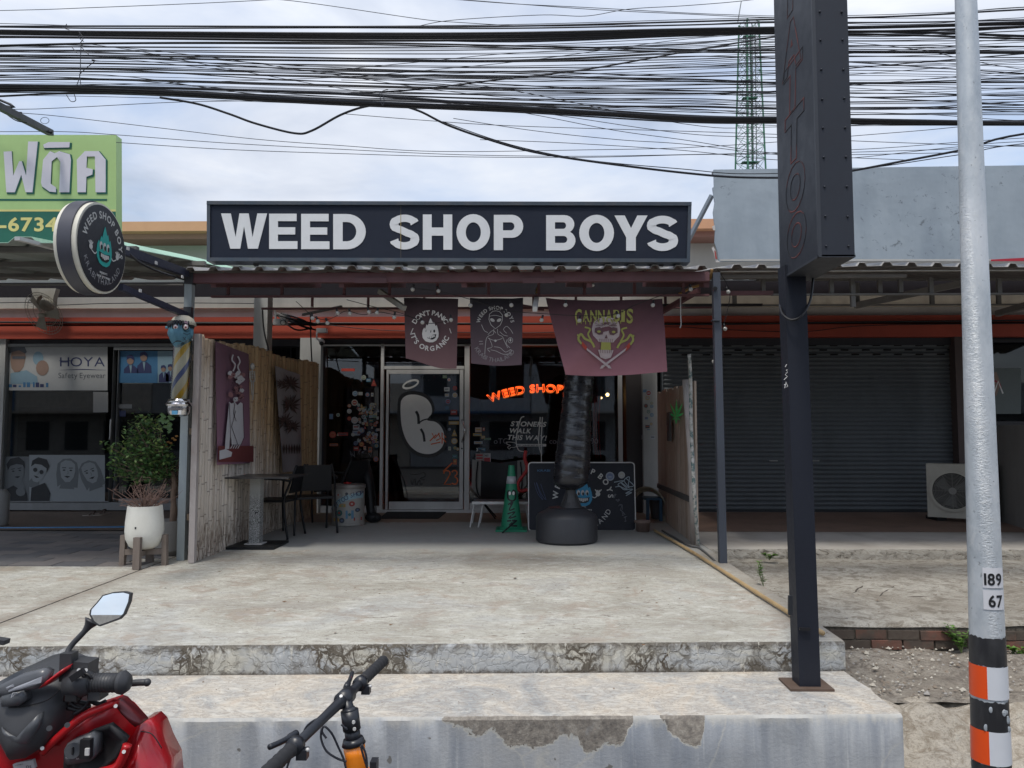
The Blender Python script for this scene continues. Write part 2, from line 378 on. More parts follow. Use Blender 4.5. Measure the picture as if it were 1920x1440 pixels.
def mat_tread():
    s = N('worn_cement_tread'); mid = s.noise(2.6, 8, .7, dist=1.0); fl = s.noise(13, 8, .72, s.map(scale=(.8, 1.5, 1)), 1.1); fine = s.noise(75, 4, .7)
    c = s.ramp(mid, (.34, (.31, .32, .32)), (.46, (.46, .445, .41)), (.60, (.57, .52, .44)), (.72, (.50, .40, .31)))
    c = s.mix(s.ramp(fl, (.44, 0.0), (.48, .6), (.52, 0.0)), c, (.22, .17, .13))
    c = s.mix(s.ramp(fl, (.56, .0), (.63, .6)), c, (.64, .61, .54))
    c = s.mix(s.ramp(fine, (.30, .5), (.42, 0.0)), c, (.25, .2, .17))
    s.bump(s.math('ADD', s.math('MULTIPLY', fl, 1.6), s.math('MULTIPLY', fine, .5)), .55, .011)
    return s.done(c, .85)
def mat_riser_upper(z0, z1):
    s = N('mossy_crazed_riser'); x, y, z = s.xyz()
    warp = s.mix(.35, s.pos, s.n_col(3.0), 'ADD'); warp = s.mix(.08, warp, s.n_col(14.0), 'ADD')
    n1 = s.noise(1.7, 6, .62, s.map(scale=(1, 1, 2.2)), .6); n2 = s.noise(9, 6, .7, dist=1.0); n3 = s.noise(40, 4, .7)
    base = s.ramp(n1, (.34, (.33, .36, .38)), (.47, (.44, .46, .47)), (.6, (.54, .52, .44)), (.72, (.42, .38, .31)))
    base = s.mix(s.math('MULTIPLY', n3, .5), base, (.26, .25, .23))
    e = s.voro(15, vec=warp); e2 = s.voro(38, vec=warp)
    zone = s.ramp(s.noise(1.6, 5, .65, s.map(scale=(1, 1, .6), loc=(3.1, 0, 0)), 1.0), (.46, 0.0), (.56, 1.0))
    net = s.ramp(s.math('ADD', e, s.math('MULTIPLY', s.math('SUBTRACT', n2, .5), .35)), (.045, 1.0), (.12, 0.0))
    net2 = s.ramp(e2, (.05, .8), (.11, 0.0))
    c = s.mix(s.math('MULTIPLY', zone, s.math('MAXIMUM', net, s.math('MULTIPLY', net2, .6))), base, (.085, .07, .052))
    # dark algae creeping down from the nosing and up from the joint
    t = s.math('DIVIDE', s.math('SUBTRACT', z, z0), z1-z0)
    top = s.ramp(s.math('ADD', t, s.math('MULTIPLY', s.math('SUBTRACT', n2, .5), 1.4)), (.72, 0.0), (.98, .85))
    low = s.ramp(s.math('ADD', t, s.math('MULTIPLY', s.math('SUBTRACT', n2, .5), .6)), (.0, .9), (.16, 0.0))
    c = s.mix(top, c, (.10, .085, .065)); c = s.mix(low, c, (.09, .075, .06))
    c = s.mix(s.math('MULTIPLY', zone, s.ramp(n2, (.50, 0.0), (.58, .9))), c, (.095, .08, .06))
    c = s.mix(s.ramp(s.noise(22, 5, .7, s.map(scale=(1.6, 1, .5))), (.58, 0.0), (.66, .7)), c, (.56, .54, .47))
    s.bump(s.math('SUBTRACT', n2, s.math('MULTIPLY', net, .6)), .6, .012)
    return s.done(c, .85)
def mat_riser_lower(ztop):
    s = N('blue_grey_rendered_riser'); x, y, z = s.xyz()
    st = s.noise(5, 6, .6, s.map(scale=(1.6, 1, .12)), .2); st2 = s.noise(26, 3, .6, s.map(scale=(1.4, 1, .05))); n2 = s.noise(7, 8, .7, dist=.7); f = s.noise(60, 4, .7)
    c = s.ramp(st, (.32, (.25, .275, .31)), (.5, (.36, .38, .405)), (.66, (.48, .495, .50)))
    c = s.mix(s.ramp(st2, (.6, 0.0), (.72, .5)), c, (.64, .65, .63))
    c = s.mix(s.ramp(s.noise(1.3, 5, .6, s.map(loc=(5, 0, 2))), (.52, 0.0), (.66, .45)), c, (.48, .46, .41))
    # spalled render along the nosing: its depth below the edge along the step
    lim = s.ramp(s.math('DIVIDE', s.math('ADD', x, 3.5), 6.0), (0.0, .0), (.512, 0.0), (.53, .25), (.545, .46), (.556, .25), (.565, .55), (.585, .68), (.597, .72), (.612, .42), (.622, .40), (.633, .9), (.640, .86), (.647, .66), (.659, .78), (.667, .45), (.669, 0.0), (.694, 0.0), (.699, .28), (.708, .55), (.722, .82), (.728, .6), (.730, .0), (1, 0))
    dd = s.math('MULTIPLY', s.math('SUBTRACT', ztop, z), 5.2)
    dd = s.math('ADD', dd, s.math('MULTIPLY', s.math('SUBTRACT', n2, .5), .85)); dd = s.math('ADD', dd, s.math('MULTIPLY', s.math('SUBTRACT', s.noise(24, 5, .7), .5), .3))
    m = s.math('MULTIPLY', s.math('GREATER_THAN', s.math('SUBTRACT', lim, dd), 0.0), s.math('GREATER_THAN', lim, .04))
    rim = s.math('MULTIPLY', s.math('GREATER_THAN', s.math('SUBTRACT', s.math('ADD', lim, .07), dd), 0.0), s.math('GREATER_THAN', lim, .04))
    bare = s.ramp(s.noise(28, 6, .75), (.30, (.10, .085, .068)), (.45, (.21, .18, .145)), (.56, (.30, .265, .215)), (.68, (.42, .38, .32)))
    c = s.mix(rim, c, (.50, .49, .44)); c = s.mix(m, c, bare)
    lip = s.math('ADD', s.math('MULTIPLY', s.math('SUBTRACT', ztop, z), 9.0), s.math('MULTIPLY', s.math('SUBTRACT', s.noise(11, 5, .7, s.map(scale=(1, 1, .3))), .5), 1.6))
    c = s.mix(s.math('MULTIPLY', s.ramp(lip, (.05, .8), (.45, 0.0)), s.math('SUBTRACT', 1.0, m)), c, (.58, .56, .50))
    crk = s.voro(.9, vec=s.mix(.25, s.pos, s.n_col(2.2), 'ADD')); c = s.mix(s.math('MULTIPLY', s.ramp(crk, (0.0, .6), (.005, 0.0)), s.math('SUBTRACT', 1.0, m)), c, (.54, .52, .46))
    c = s.mix(s.ramp(s.noise(3.1, 6, .65, s.map(loc=(2, 0, 9)), .8), (.56, 0.0), (.64, .5)), c, (.30, .315, .33))
    sp = s.noise(9, 3, .5, s.map(loc=(1.7, 0, 4)))
    c = s.mix(s.ramp(sp, (.70, 0.0), (.715, .9)), c, (.13, .12, .1))
    c = s.mix(s.math('MULTIPLY', f, .35), c, (.2, .21, .22))
    s.bump(s.math('SUBTRACT', s.math('MULTIPLY', f, .25), s.math('MULTIPLY', m, s.math('SUBTRACT', 1.5, n2))), .8, .012)
    return s.done(c, .8)
def mat_rough_ground(name, a, b, dark, scale=1.0):
    s = N(name); n1 = s.noise(1.6*scale, 8, .66, dist=.6); n2 = s.noise(11*scale, 8, .75, dist=.5); n3 = s.noise(55*scale, 4, .75)
    c = s.ramp(n1, (.35, a), (.62, b)); c = s.mix(s.ramp(n2, (.40, .8), (.52, 0.0)), c, dark)
    c = s.mix(s.ramp(n3, (.36, .6), (.5, 0.0)), c, dark); c = s.mix(s.ramp(n2, (.60, .0), (.7, .6)), c, tuple(min(.7, x*1.25) for x in b))
    s.bump(s.math('ADD', s.math('MULTIPLY', n2, 1.5), s.math('MULTIPLY', n3, .6)), .9, .03)
    return s.done(c, .92)

# ------------------------------------------------------------------ forecourt, steps, ground
pR, pL = G(1592, 1203), G(0, 1213)
XE = 1.87                                           # edge of the shop's own forecourt
def edge_y(x): return pL.y+(pR.y-pL.y)*(x-pL.x)/(pR.x-pL.x)
z_edge = fz(4.45)
z_tread = P(900, 1273, 4.44).z
tl, tr = G(300, 1348, z_tread), G(1662, 1340, z_tread)
def tread_y(x): return tl.y+(tr.y-tl.y)*(x-tl.x)/(tr.x-tl.x)
Z_ROAD = -.64
def stepped(name, x0, x1, yf, yb, ztop, zbot, mats, n=150, chip=.009, sd=0):
    """slab with a worn, slightly ragged nosing; material 0 on top, 1 on the riser"""
    mb = MB(); rows = []
    for i in range(n+1):
        x = x0+(x1-x0)*i/n; y = yf(x)
        j = mnoise.noise(Vector((x*7, sd, 0)))*chip+mnoise.noise(Vector((x*31, sd, 5)))*chip*.7
        zt = ztop(y) if callable(ztop) else ztop
        k = abs(mnoise.noise(Vector((x*4.3, sd, 9))))*chip*1.6
        zb = ztop(yb) if callable(ztop) else ztop
        rows.append([Vector((x, yb, zb)), Vector((x, y+.05, (ztop(y+.05) if callable(ztop) else ztop))), Vector((x, y+.012+j, zt-.001)), Vector((x, y+j*.6, zt-.014-k)), Vector((x, y+j*.3, (zt+zbot)/2)), Vector((x, y, zbot))])
    w = len(rows[0]); mb.v = [p for r in rows for p in r]
    for i in range(n):
        for q in range(w-1):
            a = i*w+q; mb.f.append((a, a+1, a+1+w, a+w)); mb.mi.append(0 if q < 2 else 1)
    e = n*w
    mb.f.append(tuple(e+q for q in range(w))); mb.mi.append(1)                 # end face towards the neighbour
    lo = len(mb.v); mb.v += [Vector((x1, yb, zbot))]; mb.f.append((e, e+w-1, lo)); mb.mi.append(1)
    o = mb.build(name, mats, smooth='auto'); o['kind'] = 'structure'; return o
M_top, M_tread = mat_forecourt(), mat_tread()
M_r1, M_r2 = mat_riser_upper(z_tread, z_edge), mat_riser_lower(z_tread)
stepped('forecourt', -3.36, XE, edge_y, D+4, fz, z_tread-.05, [M_top, M_r1], 170)
stepped('forecourt_neighbour', -9.5, -3.375, edge_y, D+4, fz, z_tread-.05, [M_top, M_r1], 100, sd=3)
stepped('lower_step', -9.5, 1.86, tread_y, edge_y(0)+.12, z_tread, Z_ROAD-.02, [M_tread, M_r2], 260, .008, 8)
M_joint = flat('dark_joint', (.09, .075, .06), .95)
# road, reaching the horizon
mb = MB(); mb.add([(-300, -300, Z_ROAD), (300, -300, Z_ROAD), (300, 300, Z_ROAD), (-300, 300, Z_ROAD)], [(0, 1, 2, 3)])
s = N('asphalt'); s.bump(s.noise(60, 4, .7), .5, .01); M_asph = s.done(s.ramp(s.noise(3, 8, .7), (.3, (.045, .045, .045)), (.7, (.085, .08, .075))), .9)
mb.build('road', M_asph)['kind'] = 'structure'
# the ground beside the steps: raised slab, low brick edging, dirt, rough concrete ramp
M_slab = mat_rough_ground('weathered_slab', (.33, .295, .24), (.50, .47, .405), (.2, .17, .13), .7)
M_dirt = mat_rough_ground('gritty_dirt', (.31, .265, .21), (.46, .41, .34), (.18, .15, .12), 1.3)
M_ramp = mat_rough_ground('rough_lime_concrete', (.52, .455, .36), (.64, .575, .475), (.32, .26, .19), 1.2)
z_s0 = P(1500, 1052, 7.85).z
y_bk = 5.30; z_s1 = P(1700, 1166, y_bk).z; z_d0 = P(1700, 1216, y_bk-.03).z
def sheet(name, x0, x1, prof, mat, nx=60, ny=30, amp=.01, fr=2.0, over=.0):
    """a ground sheet through a profile of (y, z) with uneven relief"""
    ys = []
    for i in range(len(prof)-1):
        k = max(1, int(ny*abs(prof[i+1][0]-prof[i][0]+.001)/max(.001, abs(prof[-1][0]-prof[0][0]))))
        for j in range(k): t = j/k; ys.append((prof[i][0]+(prof[i+1][0]-prof[i][0])*t, prof[i][1]+(prof[i+1][1]-prof[i][1])*t))
    ys.append(prof[-1]); mb = MB()
    for i in range(nx+1):
        x = x0+(x1-x0)*i/nx
        for (y, z) in ys: mb.v.append(Vector((x, y, z+amp*mnoise.fractal(Vector((x*fr, y*fr, 1.7)), .7, 2.1, 6))))
    w = len(ys); mb.f = [(i*w+j, i*w+j+1, (i+1)*w+j+1, (i+1)*w+j) for i in range(nx) for j in range(w-1)]; mb.mi = [0]*len(mb.f)
    o = mb.build(name, mat, smooth=True); o['kind'] = 'structure'; return o
sheet('side_slab', XE+.004, 9.5, [(8.3, z_s0), (y_bk, z_s1), (y_bk-.015, z_s1-.03)], M_slab, 70, 60, .012, 1.6)
sheet('dirt_verge', 1.70, 9.5, [(y_bk+.12, z_d0), (4.35, P(1700, 1322, 4.3).z)], M_dirt, 110, 50, .03, 3.0)
sheet('rough_ramp', 1.72, 9.5, [(4.42, P(1700, 1318, 4.3).z-.01), (4.26, P(1700, 1330, 4.26).z), (4.1, P(1700, 1350, 4.3).z-.06), (3.5, Z_ROAD-.03)], M_ramp, 120, 50, .055, 3.6)
# low brick edging, each brick a part
wall = thing('brick_edging', 'low edging of two courses of dirty red bricks under the side slab', 'brick wall', (XE, y_bk, z_d0))
mbk = MB(); mbk.box((0, 0, 0), (.20, .09, .068)); M_brick = None
s = N('dirty_red_brick'); q = s.rand(); n1 = s.noise(14, 6, .7); n0 = s.noise(2.2, 5, .6)
c = s.mix(q, (.20, .08, .055), (.33, .13, .08)); c = s.mix(s.ramp(s.math('ADD', n0, s.math('MULTIPLY', q, .35)), (.40, 0.15), (.62, .95)), c, (.07, .06, .048)); c = s.mix(s.ramp(n1, (.52, 0.0), (.66, .7)), c, (.1, .085, .065))
s.bump(n1, .8, .01); M_brick = s.done(c, .95)
brick_me = mesh_only(mbk, 'brick', M_brick); hh = (z_s1-.04-z_d0)/2
for row in range(2):
    x = XE+.02-(.1 if row else 0)
    while x < 7.5:
        inst('brick', brick_me, wall, (max(x, XE+.004), y_bk-.02+random.uniform(-.008, .008), z_d0-.01+row*hh+random.uniform(0, .006)), (0, 0, random.uniform(-.015, .015)), ((1 if x > XE else .6)*random.uniform(.97, 1.03), 1, hh*.9/.068)); x += .212
mm = MB().box((XE+.004, y_bk-.008, z_d0-.05), (7.6, y_bk+.08, z_s1-.03)); mm.build('mortar', mat_rough_ground('old_mortar', (.12, .105, .08), (.2, .175, .14), (.06, .05, .04), 4), wall)
# the paved terrace of the shuttered unit: raised slab with a broken lip
M_terr = paint('smooth_cement_terrace', (.46, .43, .385), .8, .5, (.16, .13, .1), 1.5)
s = N('broken_lip'); n2 = s.noise(16, 8, .75, s.map(scale=(.6, 1, 1)), 1.0); s.bump(n2, 1, .03); M_lip = s.done(s.ramp(n2, (.36, (.09, .075, .055)), (.46, (.33, .30, .25)), (.62, (.46, .43, .37))), .95)
t0 = G(1500, 1030); t1 = P(1500, 1049, t0.y-.02)
stepped('side_terrace', XE+.004, 9.5, lambda x: t0.y+.02*mnoise.noise(Vector((x*2, 0, 0))), D+4, lambda y: fz(y)+.001, z_s0-.06, [M_terr, M_lip], 200, .03, 12)
M_tt = paint('terracotta_strip', (.27, .175, .13), .7, .5, (.09, .07, .06), 2.5)
y0 = G(1600, 998).y
mb = MB(); mb.add([(1.95, y0, fz(y0)+.005), (9.5, y0, fz(y0)+.005), (9.5, D+.1, fz(D)+.005), (1.95, D+.1, fz(D)+.005)], [(0, 1, 2, 3)])
mb.build('terracotta_strip', M_tt)['kind'] = 'structure'
for a, b in (((1586, 1127), (1618, 1100)), ((1640, 1127), (1700, 1085)), ((1700, 1122), (1790, 1121))):
    pa, pb2 = PZ(*a, z_s0-.012), PZ(*b, z_s0-.012); mb = MB(); mb.tube([pa.lerp(pb2, i/8)+Vector((.01*math.sin(i*2), 0, .010)) for i in range(9)], [.003]+[.008]*7+[.003], 5); mb.build('slab_scrape', M_joint)['kind'] = 'structure'
# grey pavers before the optician's, each one a part
pv = thing('paver_terrace', 'terrace of grey and brown oblong pavers before the optician', 'paving', (-3.6, 8.5, 0)); pv['kind'] = 'structure'
del pv['label'], pv['category']
s = N('grey_paver'); q = s.rand(); n1 = s.noise(9, 5, .6)
c = s.mix(q, (.10, .105, .115), (.23, .205, .19)); s.bump(n1, .3, .004); M_pav = s.done(s.mix(s.math('MULTIPLY', n1, .5), c, (.08, .08, .085)), .7)
pm = MB(); pm.box((0, 0, 0), (.392, .192, .02)); pave_me = mesh_only(pm, 'paver', M_pav)
ya, yb = G(100, 1062).y, G(100, 996).y; ny = int((yb-ya)/.2)
for j in range(ny):
    for i in range(20):
        x = -3.45-.4*(i+1)-(.2 if j % 2 else 0); y = ya+.2*j
        if x < -9: continue
        inst('paver', pave_me, pv, (x, y, fz(y)-.012+random.uniform(0, .003)), (-SLP*-1, 0, 0))
mb = MB(); mb.add([(-9.5, ya+.2*ny+.03, fz(10)+.005), (-3.2, ya+.2*ny+.03, fz(10)+.005), (-3.2, D+.1, fz(D)+.005), (-9.5, D+.1, fz(D)+.005)], [(0, 1, 2, 3)])
mb.build('brown_tile_strip', paint('brown_tile', (.15, .11, .085), .6, .5, (.07, .06, .05), 2.5))['kind'] = 'structure'

# ------------------------------------------------------------------ the row of shophouses
M_cream = paint('cream_fascia', (.80, .73, .60), .8, .35, (.2, .17, .13), 1.5)
M_grey = paint('grey_wall', (.58, .56, .53), .85, .4, (.15, .14, .12), 1.5)
M_beige = paint('beige_plaster', (.50, .49, .45), .85, .45, (.2, .18, .15), 1.0)
M_red = paint('red_orange_band', (.46, .075, .04), .6, .35, (.12, .02, .012), 1.2)
M_tan = paint('tan_ledge', (.56, .30, .17), .8, .3, (.3, .18, .12), 1.0)
M_pink = paint('dull_pink_band', (.33, .18, .145), .8, .3, (.2, .12, .1), 1.0)
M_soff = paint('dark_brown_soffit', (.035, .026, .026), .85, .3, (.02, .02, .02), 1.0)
M_dark = flat('dark_void', (.012, .012, .014), .9)
M_alu = paint('mill_aluminium', (.64, .635, .62), .5, .3, (.2, .19, .17), 4, .1)
M_colgrey = paint('column_paint', (.46, .465, .45), .8, .4, (.17, .16, .14), 2.0)
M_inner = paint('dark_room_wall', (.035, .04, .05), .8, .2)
def glass(name, tint=(.55, .6, .62), refl=.12):
    m = bpy.data.materials.new(name); m.use_nodes = True; n, l = m.node_tree.nodes, m.node_tree.links; n.clear()
    out = n.new('ShaderNodeOutputMaterial'); mx = n.new('ShaderNodeMixShader'); tr_ = n.new('ShaderNodeBsdfTransparent'); gl = n.new('ShaderNodeBsdfGlossy'); fr = n.new('ShaderNodeFresnel')
    fr.inputs[0].default_value = 1.5; tr_.inputs[0].default_value = (*tint, 1); gl.inputs['Roughness'].default_value = .02
    sc_ = n.new('ShaderNodeMath'); sc_.operation = 'MULTIPLY_ADD'; l.new(fr.outputs[0], sc_.inputs[0]); sc_.inputs[1].default_value = 1.0; sc_.inputs[2].default_value = refl-.04
    l.new(sc_.outputs[0], mx.inputs[0]); l.new(tr_.outputs[0], mx.inputs[1]); l.new(gl.outputs[0], mx.inputs[2]); l.new(mx.outputs[0], out.inputs[0]); return m
M_glass = glass('shop_glass', (.5, .56, .62), .07); M_glass2 = glass('dusty_dark_glass', (.28, .32, .34), .05)
row = thing('shophouse_row', 'row of single storey shophouses with cream fascia and red orange band', 'building', (0, D, 0))
zp = lambda py, Y=D: P(960, py, Y).z
XL0, XR0 = -11, 12
def band(name, py0, py1, mat, proud=0.0, Y=D, x0=XL0, x1=XR0, th=.3):
    return MB().box((x0, Y-proud, zp(py1, Y-proud)), (x1, Y+th, zp(py0, Y-proud))).build(name, mat, row)
band('roof_ledge', 412, 430, M_tan, .55); band('roof_ledge_underside', 431, 445, M_pink, .40)
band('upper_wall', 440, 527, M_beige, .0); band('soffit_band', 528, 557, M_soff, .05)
band('fascia', 555, 576, M_cream, .10); band('wall_strip', 574, 593.5, M_grey, .03)
band('red_band', 593, 605, M_red, .13); band('groove', 604.5, 610, flat('groove_dark', (.07, .02, .015), .8), .06); band('red_band', 609.5, 633, M_red, .135)
band('lintel', 632, 648, flat('dark_lintel', (.03, .032, .04), .7), .02)
MB().box((P(1233, 0, D).x-.02, D+.27, -.2), (P(1838, 0, D).x-.02, D+.35, zp(640))).build('rear_lining', M_dark, row); MB().box((P(560, 0, D).x-.09, D+.26, -.2), (P(599, 0, D).x, D+.32, zp(640))).build('party_wall', M_dark, row)
# columns and the walls between units
for x0, x1, py, nm, mt, yy in ((560, 599, 610, 'column', M_colgrey, .16), (1206, 1233, 690, 'column', M_colgrey, .16), (1796, 1838, 633, 'column', flat('brown_column', (.10, .075, .07), .8), .12), (-40, 4, 640, 'column', M_colgrey, .1)):
    a, b = P(x0, 800, D-yy), P(x1, 800, D-yy)
    MB().box((a.x, D-yy, -.02), (b.x, D+.25, zp(635))).build(nm, mt, row)
MB().box((P(512, 0, 10.1).x, 10.05, -.03), (P(521, 0, 10.1).x, 10.12, zp(600, 10.1))).build('red_jamb', paint('dull_red_jamb', (.22, .05, .035), .8), row)
MB().box((P(489, 0, 9.9).x, 9.9, -.03), (P(514, 0, 9.9).x, 10.1, zp(553, 9.9))).build('column', M_colgrey, row)
# side walls, ceiling and back walls of the three rooms behind the glass
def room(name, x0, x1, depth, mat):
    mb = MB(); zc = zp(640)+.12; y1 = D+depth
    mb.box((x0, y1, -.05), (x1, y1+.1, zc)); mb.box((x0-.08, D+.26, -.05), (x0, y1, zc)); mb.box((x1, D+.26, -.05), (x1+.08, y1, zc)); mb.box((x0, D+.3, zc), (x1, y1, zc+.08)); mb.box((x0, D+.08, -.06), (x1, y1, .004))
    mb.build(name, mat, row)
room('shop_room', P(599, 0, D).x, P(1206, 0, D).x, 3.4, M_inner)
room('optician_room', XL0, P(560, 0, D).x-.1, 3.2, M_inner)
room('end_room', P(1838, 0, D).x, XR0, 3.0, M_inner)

# ------------------------------------------------------------------ the shop's glass front
fr = FP(D-.02)
sf = thing('glass_shopfront', 'dark glass shopfront with aluminium frame covered in stickers and graffiti', 'shopfront', P(780, 958, D))
def frame_bars(parent, name, rects, Y, th, mat):
    mb = MB()
    for (a, b, c, d) in rects:
        p, q = P(a, d, Y), P(c, b, Y); mb.box((p.x, Y, p.z), (q.x, Y+th, q.z))
    return mb.build(name, mat, parent)
frame_bars(sf, 'frame', [(711, 645, 720, 958), (870, 645, 880.5, 958), (600, 645, 1166, 648.5), (720, 686, 870, 692), (600, 949, 711, 957), (880.5, 944, 1166, 957), (597, 645, 600.5, 958), (1161, 648.5, 1166, 944)], D-.07, .1, M_alu)
frame_bars(sf, 'sill', [(600, 957, 1166, 963)], D-.12, .16, M_alu)
def pane(parent, a, b, c, d, Y, name='pane', mat=M_glass):
    p, q = P(a, d, Y), P(c, b, Y); return MB().box((p.x, Y, p.z), (q.x, Y+.008, q.z)).build(name, mat, parent)
pane_l = pane(sf, 600.5, 648.5, 711, 949, D-.02); pane_r = pane(sf, 880.5, 648.5, 1161, 944, D-.02); pane(sf, 720, 648.5, 870, 686, D-.02, 'transom_pane')
door = frame_bars(sf, 'door', [(722, 693, 729, 955), (861, 693, 869, 955), (729, 693, 861, 701), (729, 941, 861, 955)], D-.075, .06, M_alu)
pane(door, 729, 701, 861, 941, D-.05)
frd = FP(D-.052)
hp = [P(866, 787, D-.08)]+[P(866+5.0*math.sin(math.pi*t/8)*1, 787+42*t/8, D-.08-.07*math.sin(math.pi*t/8)) for t in range(1, 8)]+[P(866, 829, D-.08)]
MB().tube(hp, .012, 8).build('handle', flat('chrome', (.6, .6, .6), .15, 1.0), door, True)
MB().disc(866, 841, 1.6, FP(D-.075), .002, 10).build('keyhole', M_dark, door)
# the number painted on the door
M_white = flat('white_spray', (.78, .77, .74), .7); M_black = flat('black_vinyl', (.01, .01, .012), .5); M_orange = flat('orange_paint', (.72, .14, .03), .6)
def circ(cx, cy, rx, ry, a0, a1, n=24): return [(cx+rx*math.cos(R(a0+(a1-a0)*i/n)), cy+ry*math.sin(R(a0+(a1-a0)*i/n))) for i in range(n+1)]
six = [(752, 752), (757, 745), (766, 740.5), (779, 740), (791, 743), (800, 748), (807, 757), (810, 767), (809, 776), (804, 782), (801, 787), (804, 789), (816, 791), (826, 799), (832, 811), (833, 824), (830, 836), (822, 845), (810, 850.5), (797, 851), (783, 847), (771, 838), (763, 827), (757, 813), (753, 797), (751.5, 780), (751, 765)]
def grow(poly, d):
    cx = sum(p[0] for p in poly)/len(poly); cy = sum(p[1] for p in poly)/len(poly)
    return [(p[0]+(p[0]-cx)/math.hypot(p[0]-cx, p[1]-cy)*d, p[1]+(p[1]-cy)/math.hypot(p[0]-cx, p[1]-cy)*d) for p in poly]
sixs = [(p.x, p.y) for p in smooth_path([Vector(p) for p in six+[six[0]]], 4)][:-1]
mb = MB(); mb.poly(grow(sixs, 7), frd, .001, .001, 1); mb.poly(sixs, frd, .001, .003, 0)
mb.ribbon(smooth_path([Vector((780, 771)), Vector((784, 779)), Vector((785, 790)), Vector((785, 795))]), 5, frd, .006, 1)
mb.ribbon(smooth_path([Vector((785, 794)), Vector((791, 789)), Vector((798, 786.5)), Vector((806, 785))]), [2.5]*19, frd, .0065, 1)
mb.ribbon(smooth_path([Vector((789, 804)), Vector((794, 814)), Vector((796, 828))]), 4.5, frd, .006, 1)
mb.ribbon(circ(770, 720.5, 14, 6.5, 0, 345, 22), 3.6, lambda u, v, w: frd(u, v-(u-770)*.3, w), .004, 0, closed=True)
mb.build('painted_six', [M_white, M_black], door)
mb = MB()
for w_ in ([(806, 827), (818, 815), (810, 812), (815, 822), (824, 812)], [(818, 826), (826, 822), (822, 812)], [(829, 832), (829, 811), (836, 820), (830, 822), (836, 829)], [(808, 833), (826, 829)]):
    mb.ribbon([Vector(p) for p in w_], 2.2, frd, .007)
mb.build('orange_tag', M_orange, door); mb = MB()
for w_ in (circ(838, 888, 6, 6, 180, 400, 8)+[(833, 908), (846, 908)], circ(852, 887, 5, 5, 200, 430, 8)+circ(852, 901, 6, 7, -80, 140, 8), [(831, 884), (848, 868)]):
    mb.ribbon([Vector(p) for p in w_], 2.4, frd, .004)
mb.build('orange_tag', M_orange, door)
mb = MB()
mb.ribbon(smooth_path([Vector(p) for p in ((768, 888), (780, 890), (795, 886), (797, 893), (788, 897), (797, 900))]), 1.4, frd, .004)
mb.ribbon(smooth_path([Vector(p) for p in ((770, 900), (773, 909), (777, 898), (781, 910), (786, 900), (789, 909), (793, 906))]), 1.6, frd, .0045)
mb.build('marker_tag', M_black, door)

# stickers: each one a piece of its own on its pane
PAL = [(.42, .44, .46), (.32, .36, .42), (.10, .24, .36), (.40, .12, .06), (.40, .40, .36), (.05, .16, .15), (.45, .30, .10), (.07, .08, .10), (.35, .05, .04), (.22, .30, .20), (.15, .20, .33), (.45, .36, .32)]
M_st = [flat('sticker_print', c, .55) for c in PAL]
def sticker(parent, u, v, r, xf, kind=None):
    kind = kind or random.choice('ooosrt'); a, b = random.sample(range(len(M_st)), 2); mb = MB()
    if kind == 'o': mb.disc(u, v, r, xf, .002, 14); mb.disc(u, v, r*.68, xf, .0038, 12, m=1); mb.rect(u-r*.4, v-r*.16, u+r*.4, v+r*.16, xf, .0056, 0)
    elif kind == 's': mb.rect(u-r, v-r*.75, u+r, v+r*.75, xf, .002); mb.rect(u-r*.75, v-r*.3, u+r*.6, v+r*.1, xf, .0038, 1)
    elif kind == 'r': mb.rect(u-r*.7, v-r, u+r*.7, v+r, xf, .002); mb.disc(u, v-r*.2, r*.45, xf, .0038, 10, m=1)
    elif kind == 't': mb.poly([(u, v-r*1.1), (u+r*.8, v+r*.9), (u-r*.8, v+r*.9)], xf, .0015, .002); mb.rect(u-r*.3, v, u+r*.3, v+r*.4, xf, .0038, 1)
    elif kind == 'w': mb.rect(u-r*1.6, v-r*.5, u+r*1.6, v+r*.5, xf, .002); mb.rect(u-r*1.2, v-r*.15, u+r*1.1, v+r*.2, xf, .0038, 1)
    return mb.build('sticker', [M_st[a], M_st[b]], parent)
for u, v, r, k in ((682, 708, 4.5, 'o'), (691, 713, 4, 's'), (701, 718, 6.5, 't'), (666, 738, 5, 'o'), (676, 738, 4, 's'), (689, 740, 4, 'o'), (698, 740, 3.4, 'r'), (665, 755, 6, 'o'), (655, 761, 3.5, 'o'), (672, 766, 3.5, 'o'), (621, 781, 5, 'r'), (634, 778, 3.6, 'o'), (655, 771, 4.5, 'o'), (665, 788, 6.5, 'o'), (668, 801, 6, 's'), (624, 815, 6.5, 'o'), (643, 814, 6, 'w'), (626, 834, 5, 'w'), (667, 812, 6, 's'), (678, 807, 5.5, 'o'), (667, 831, 4, 'o'), (678, 833, 5, 'o'), (668, 841, 5, 's'), (684, 840, 3.4, 'r'), (694, 843, 5, 'r'), (705, 861, 5, 'o'), (706, 836, 4, 'o'), (665, 869, 5, 'w')): sticker(pane_l, u, v, r, FP(D-.021), k)
for k in range(84):
    u, v = 709-abs(random.gauss(0, 22)) if k > 40 else random.uniform(671, 708), random.uniform(758, 834); u = max(620, u); sticker(pane_l, u, v, random.uniform(2.4, 4.0), FP(D-.021-.0001*k))
mb = MB(); mb.rect(640, 691, 665, 696, FP(D-.021)); mb.build('sticker', flat('red_label', (.55, .07, .05), .5), pane_l)
for k in range(5):
    mb = MB(); xf = FP(D-.021); q0 = (658+k*8, 845+random.uniform(-3, 6))
    mb.ribbon([Vector((q0[0]+random.uniform(-4, 8), q0[1]+random.uniform(-4, 10))) for _ in range(6)], .8, xf, .004); mb.build('scratch_tag', flat('grey_marker', (.22, .23, .27), .6), pane_l)
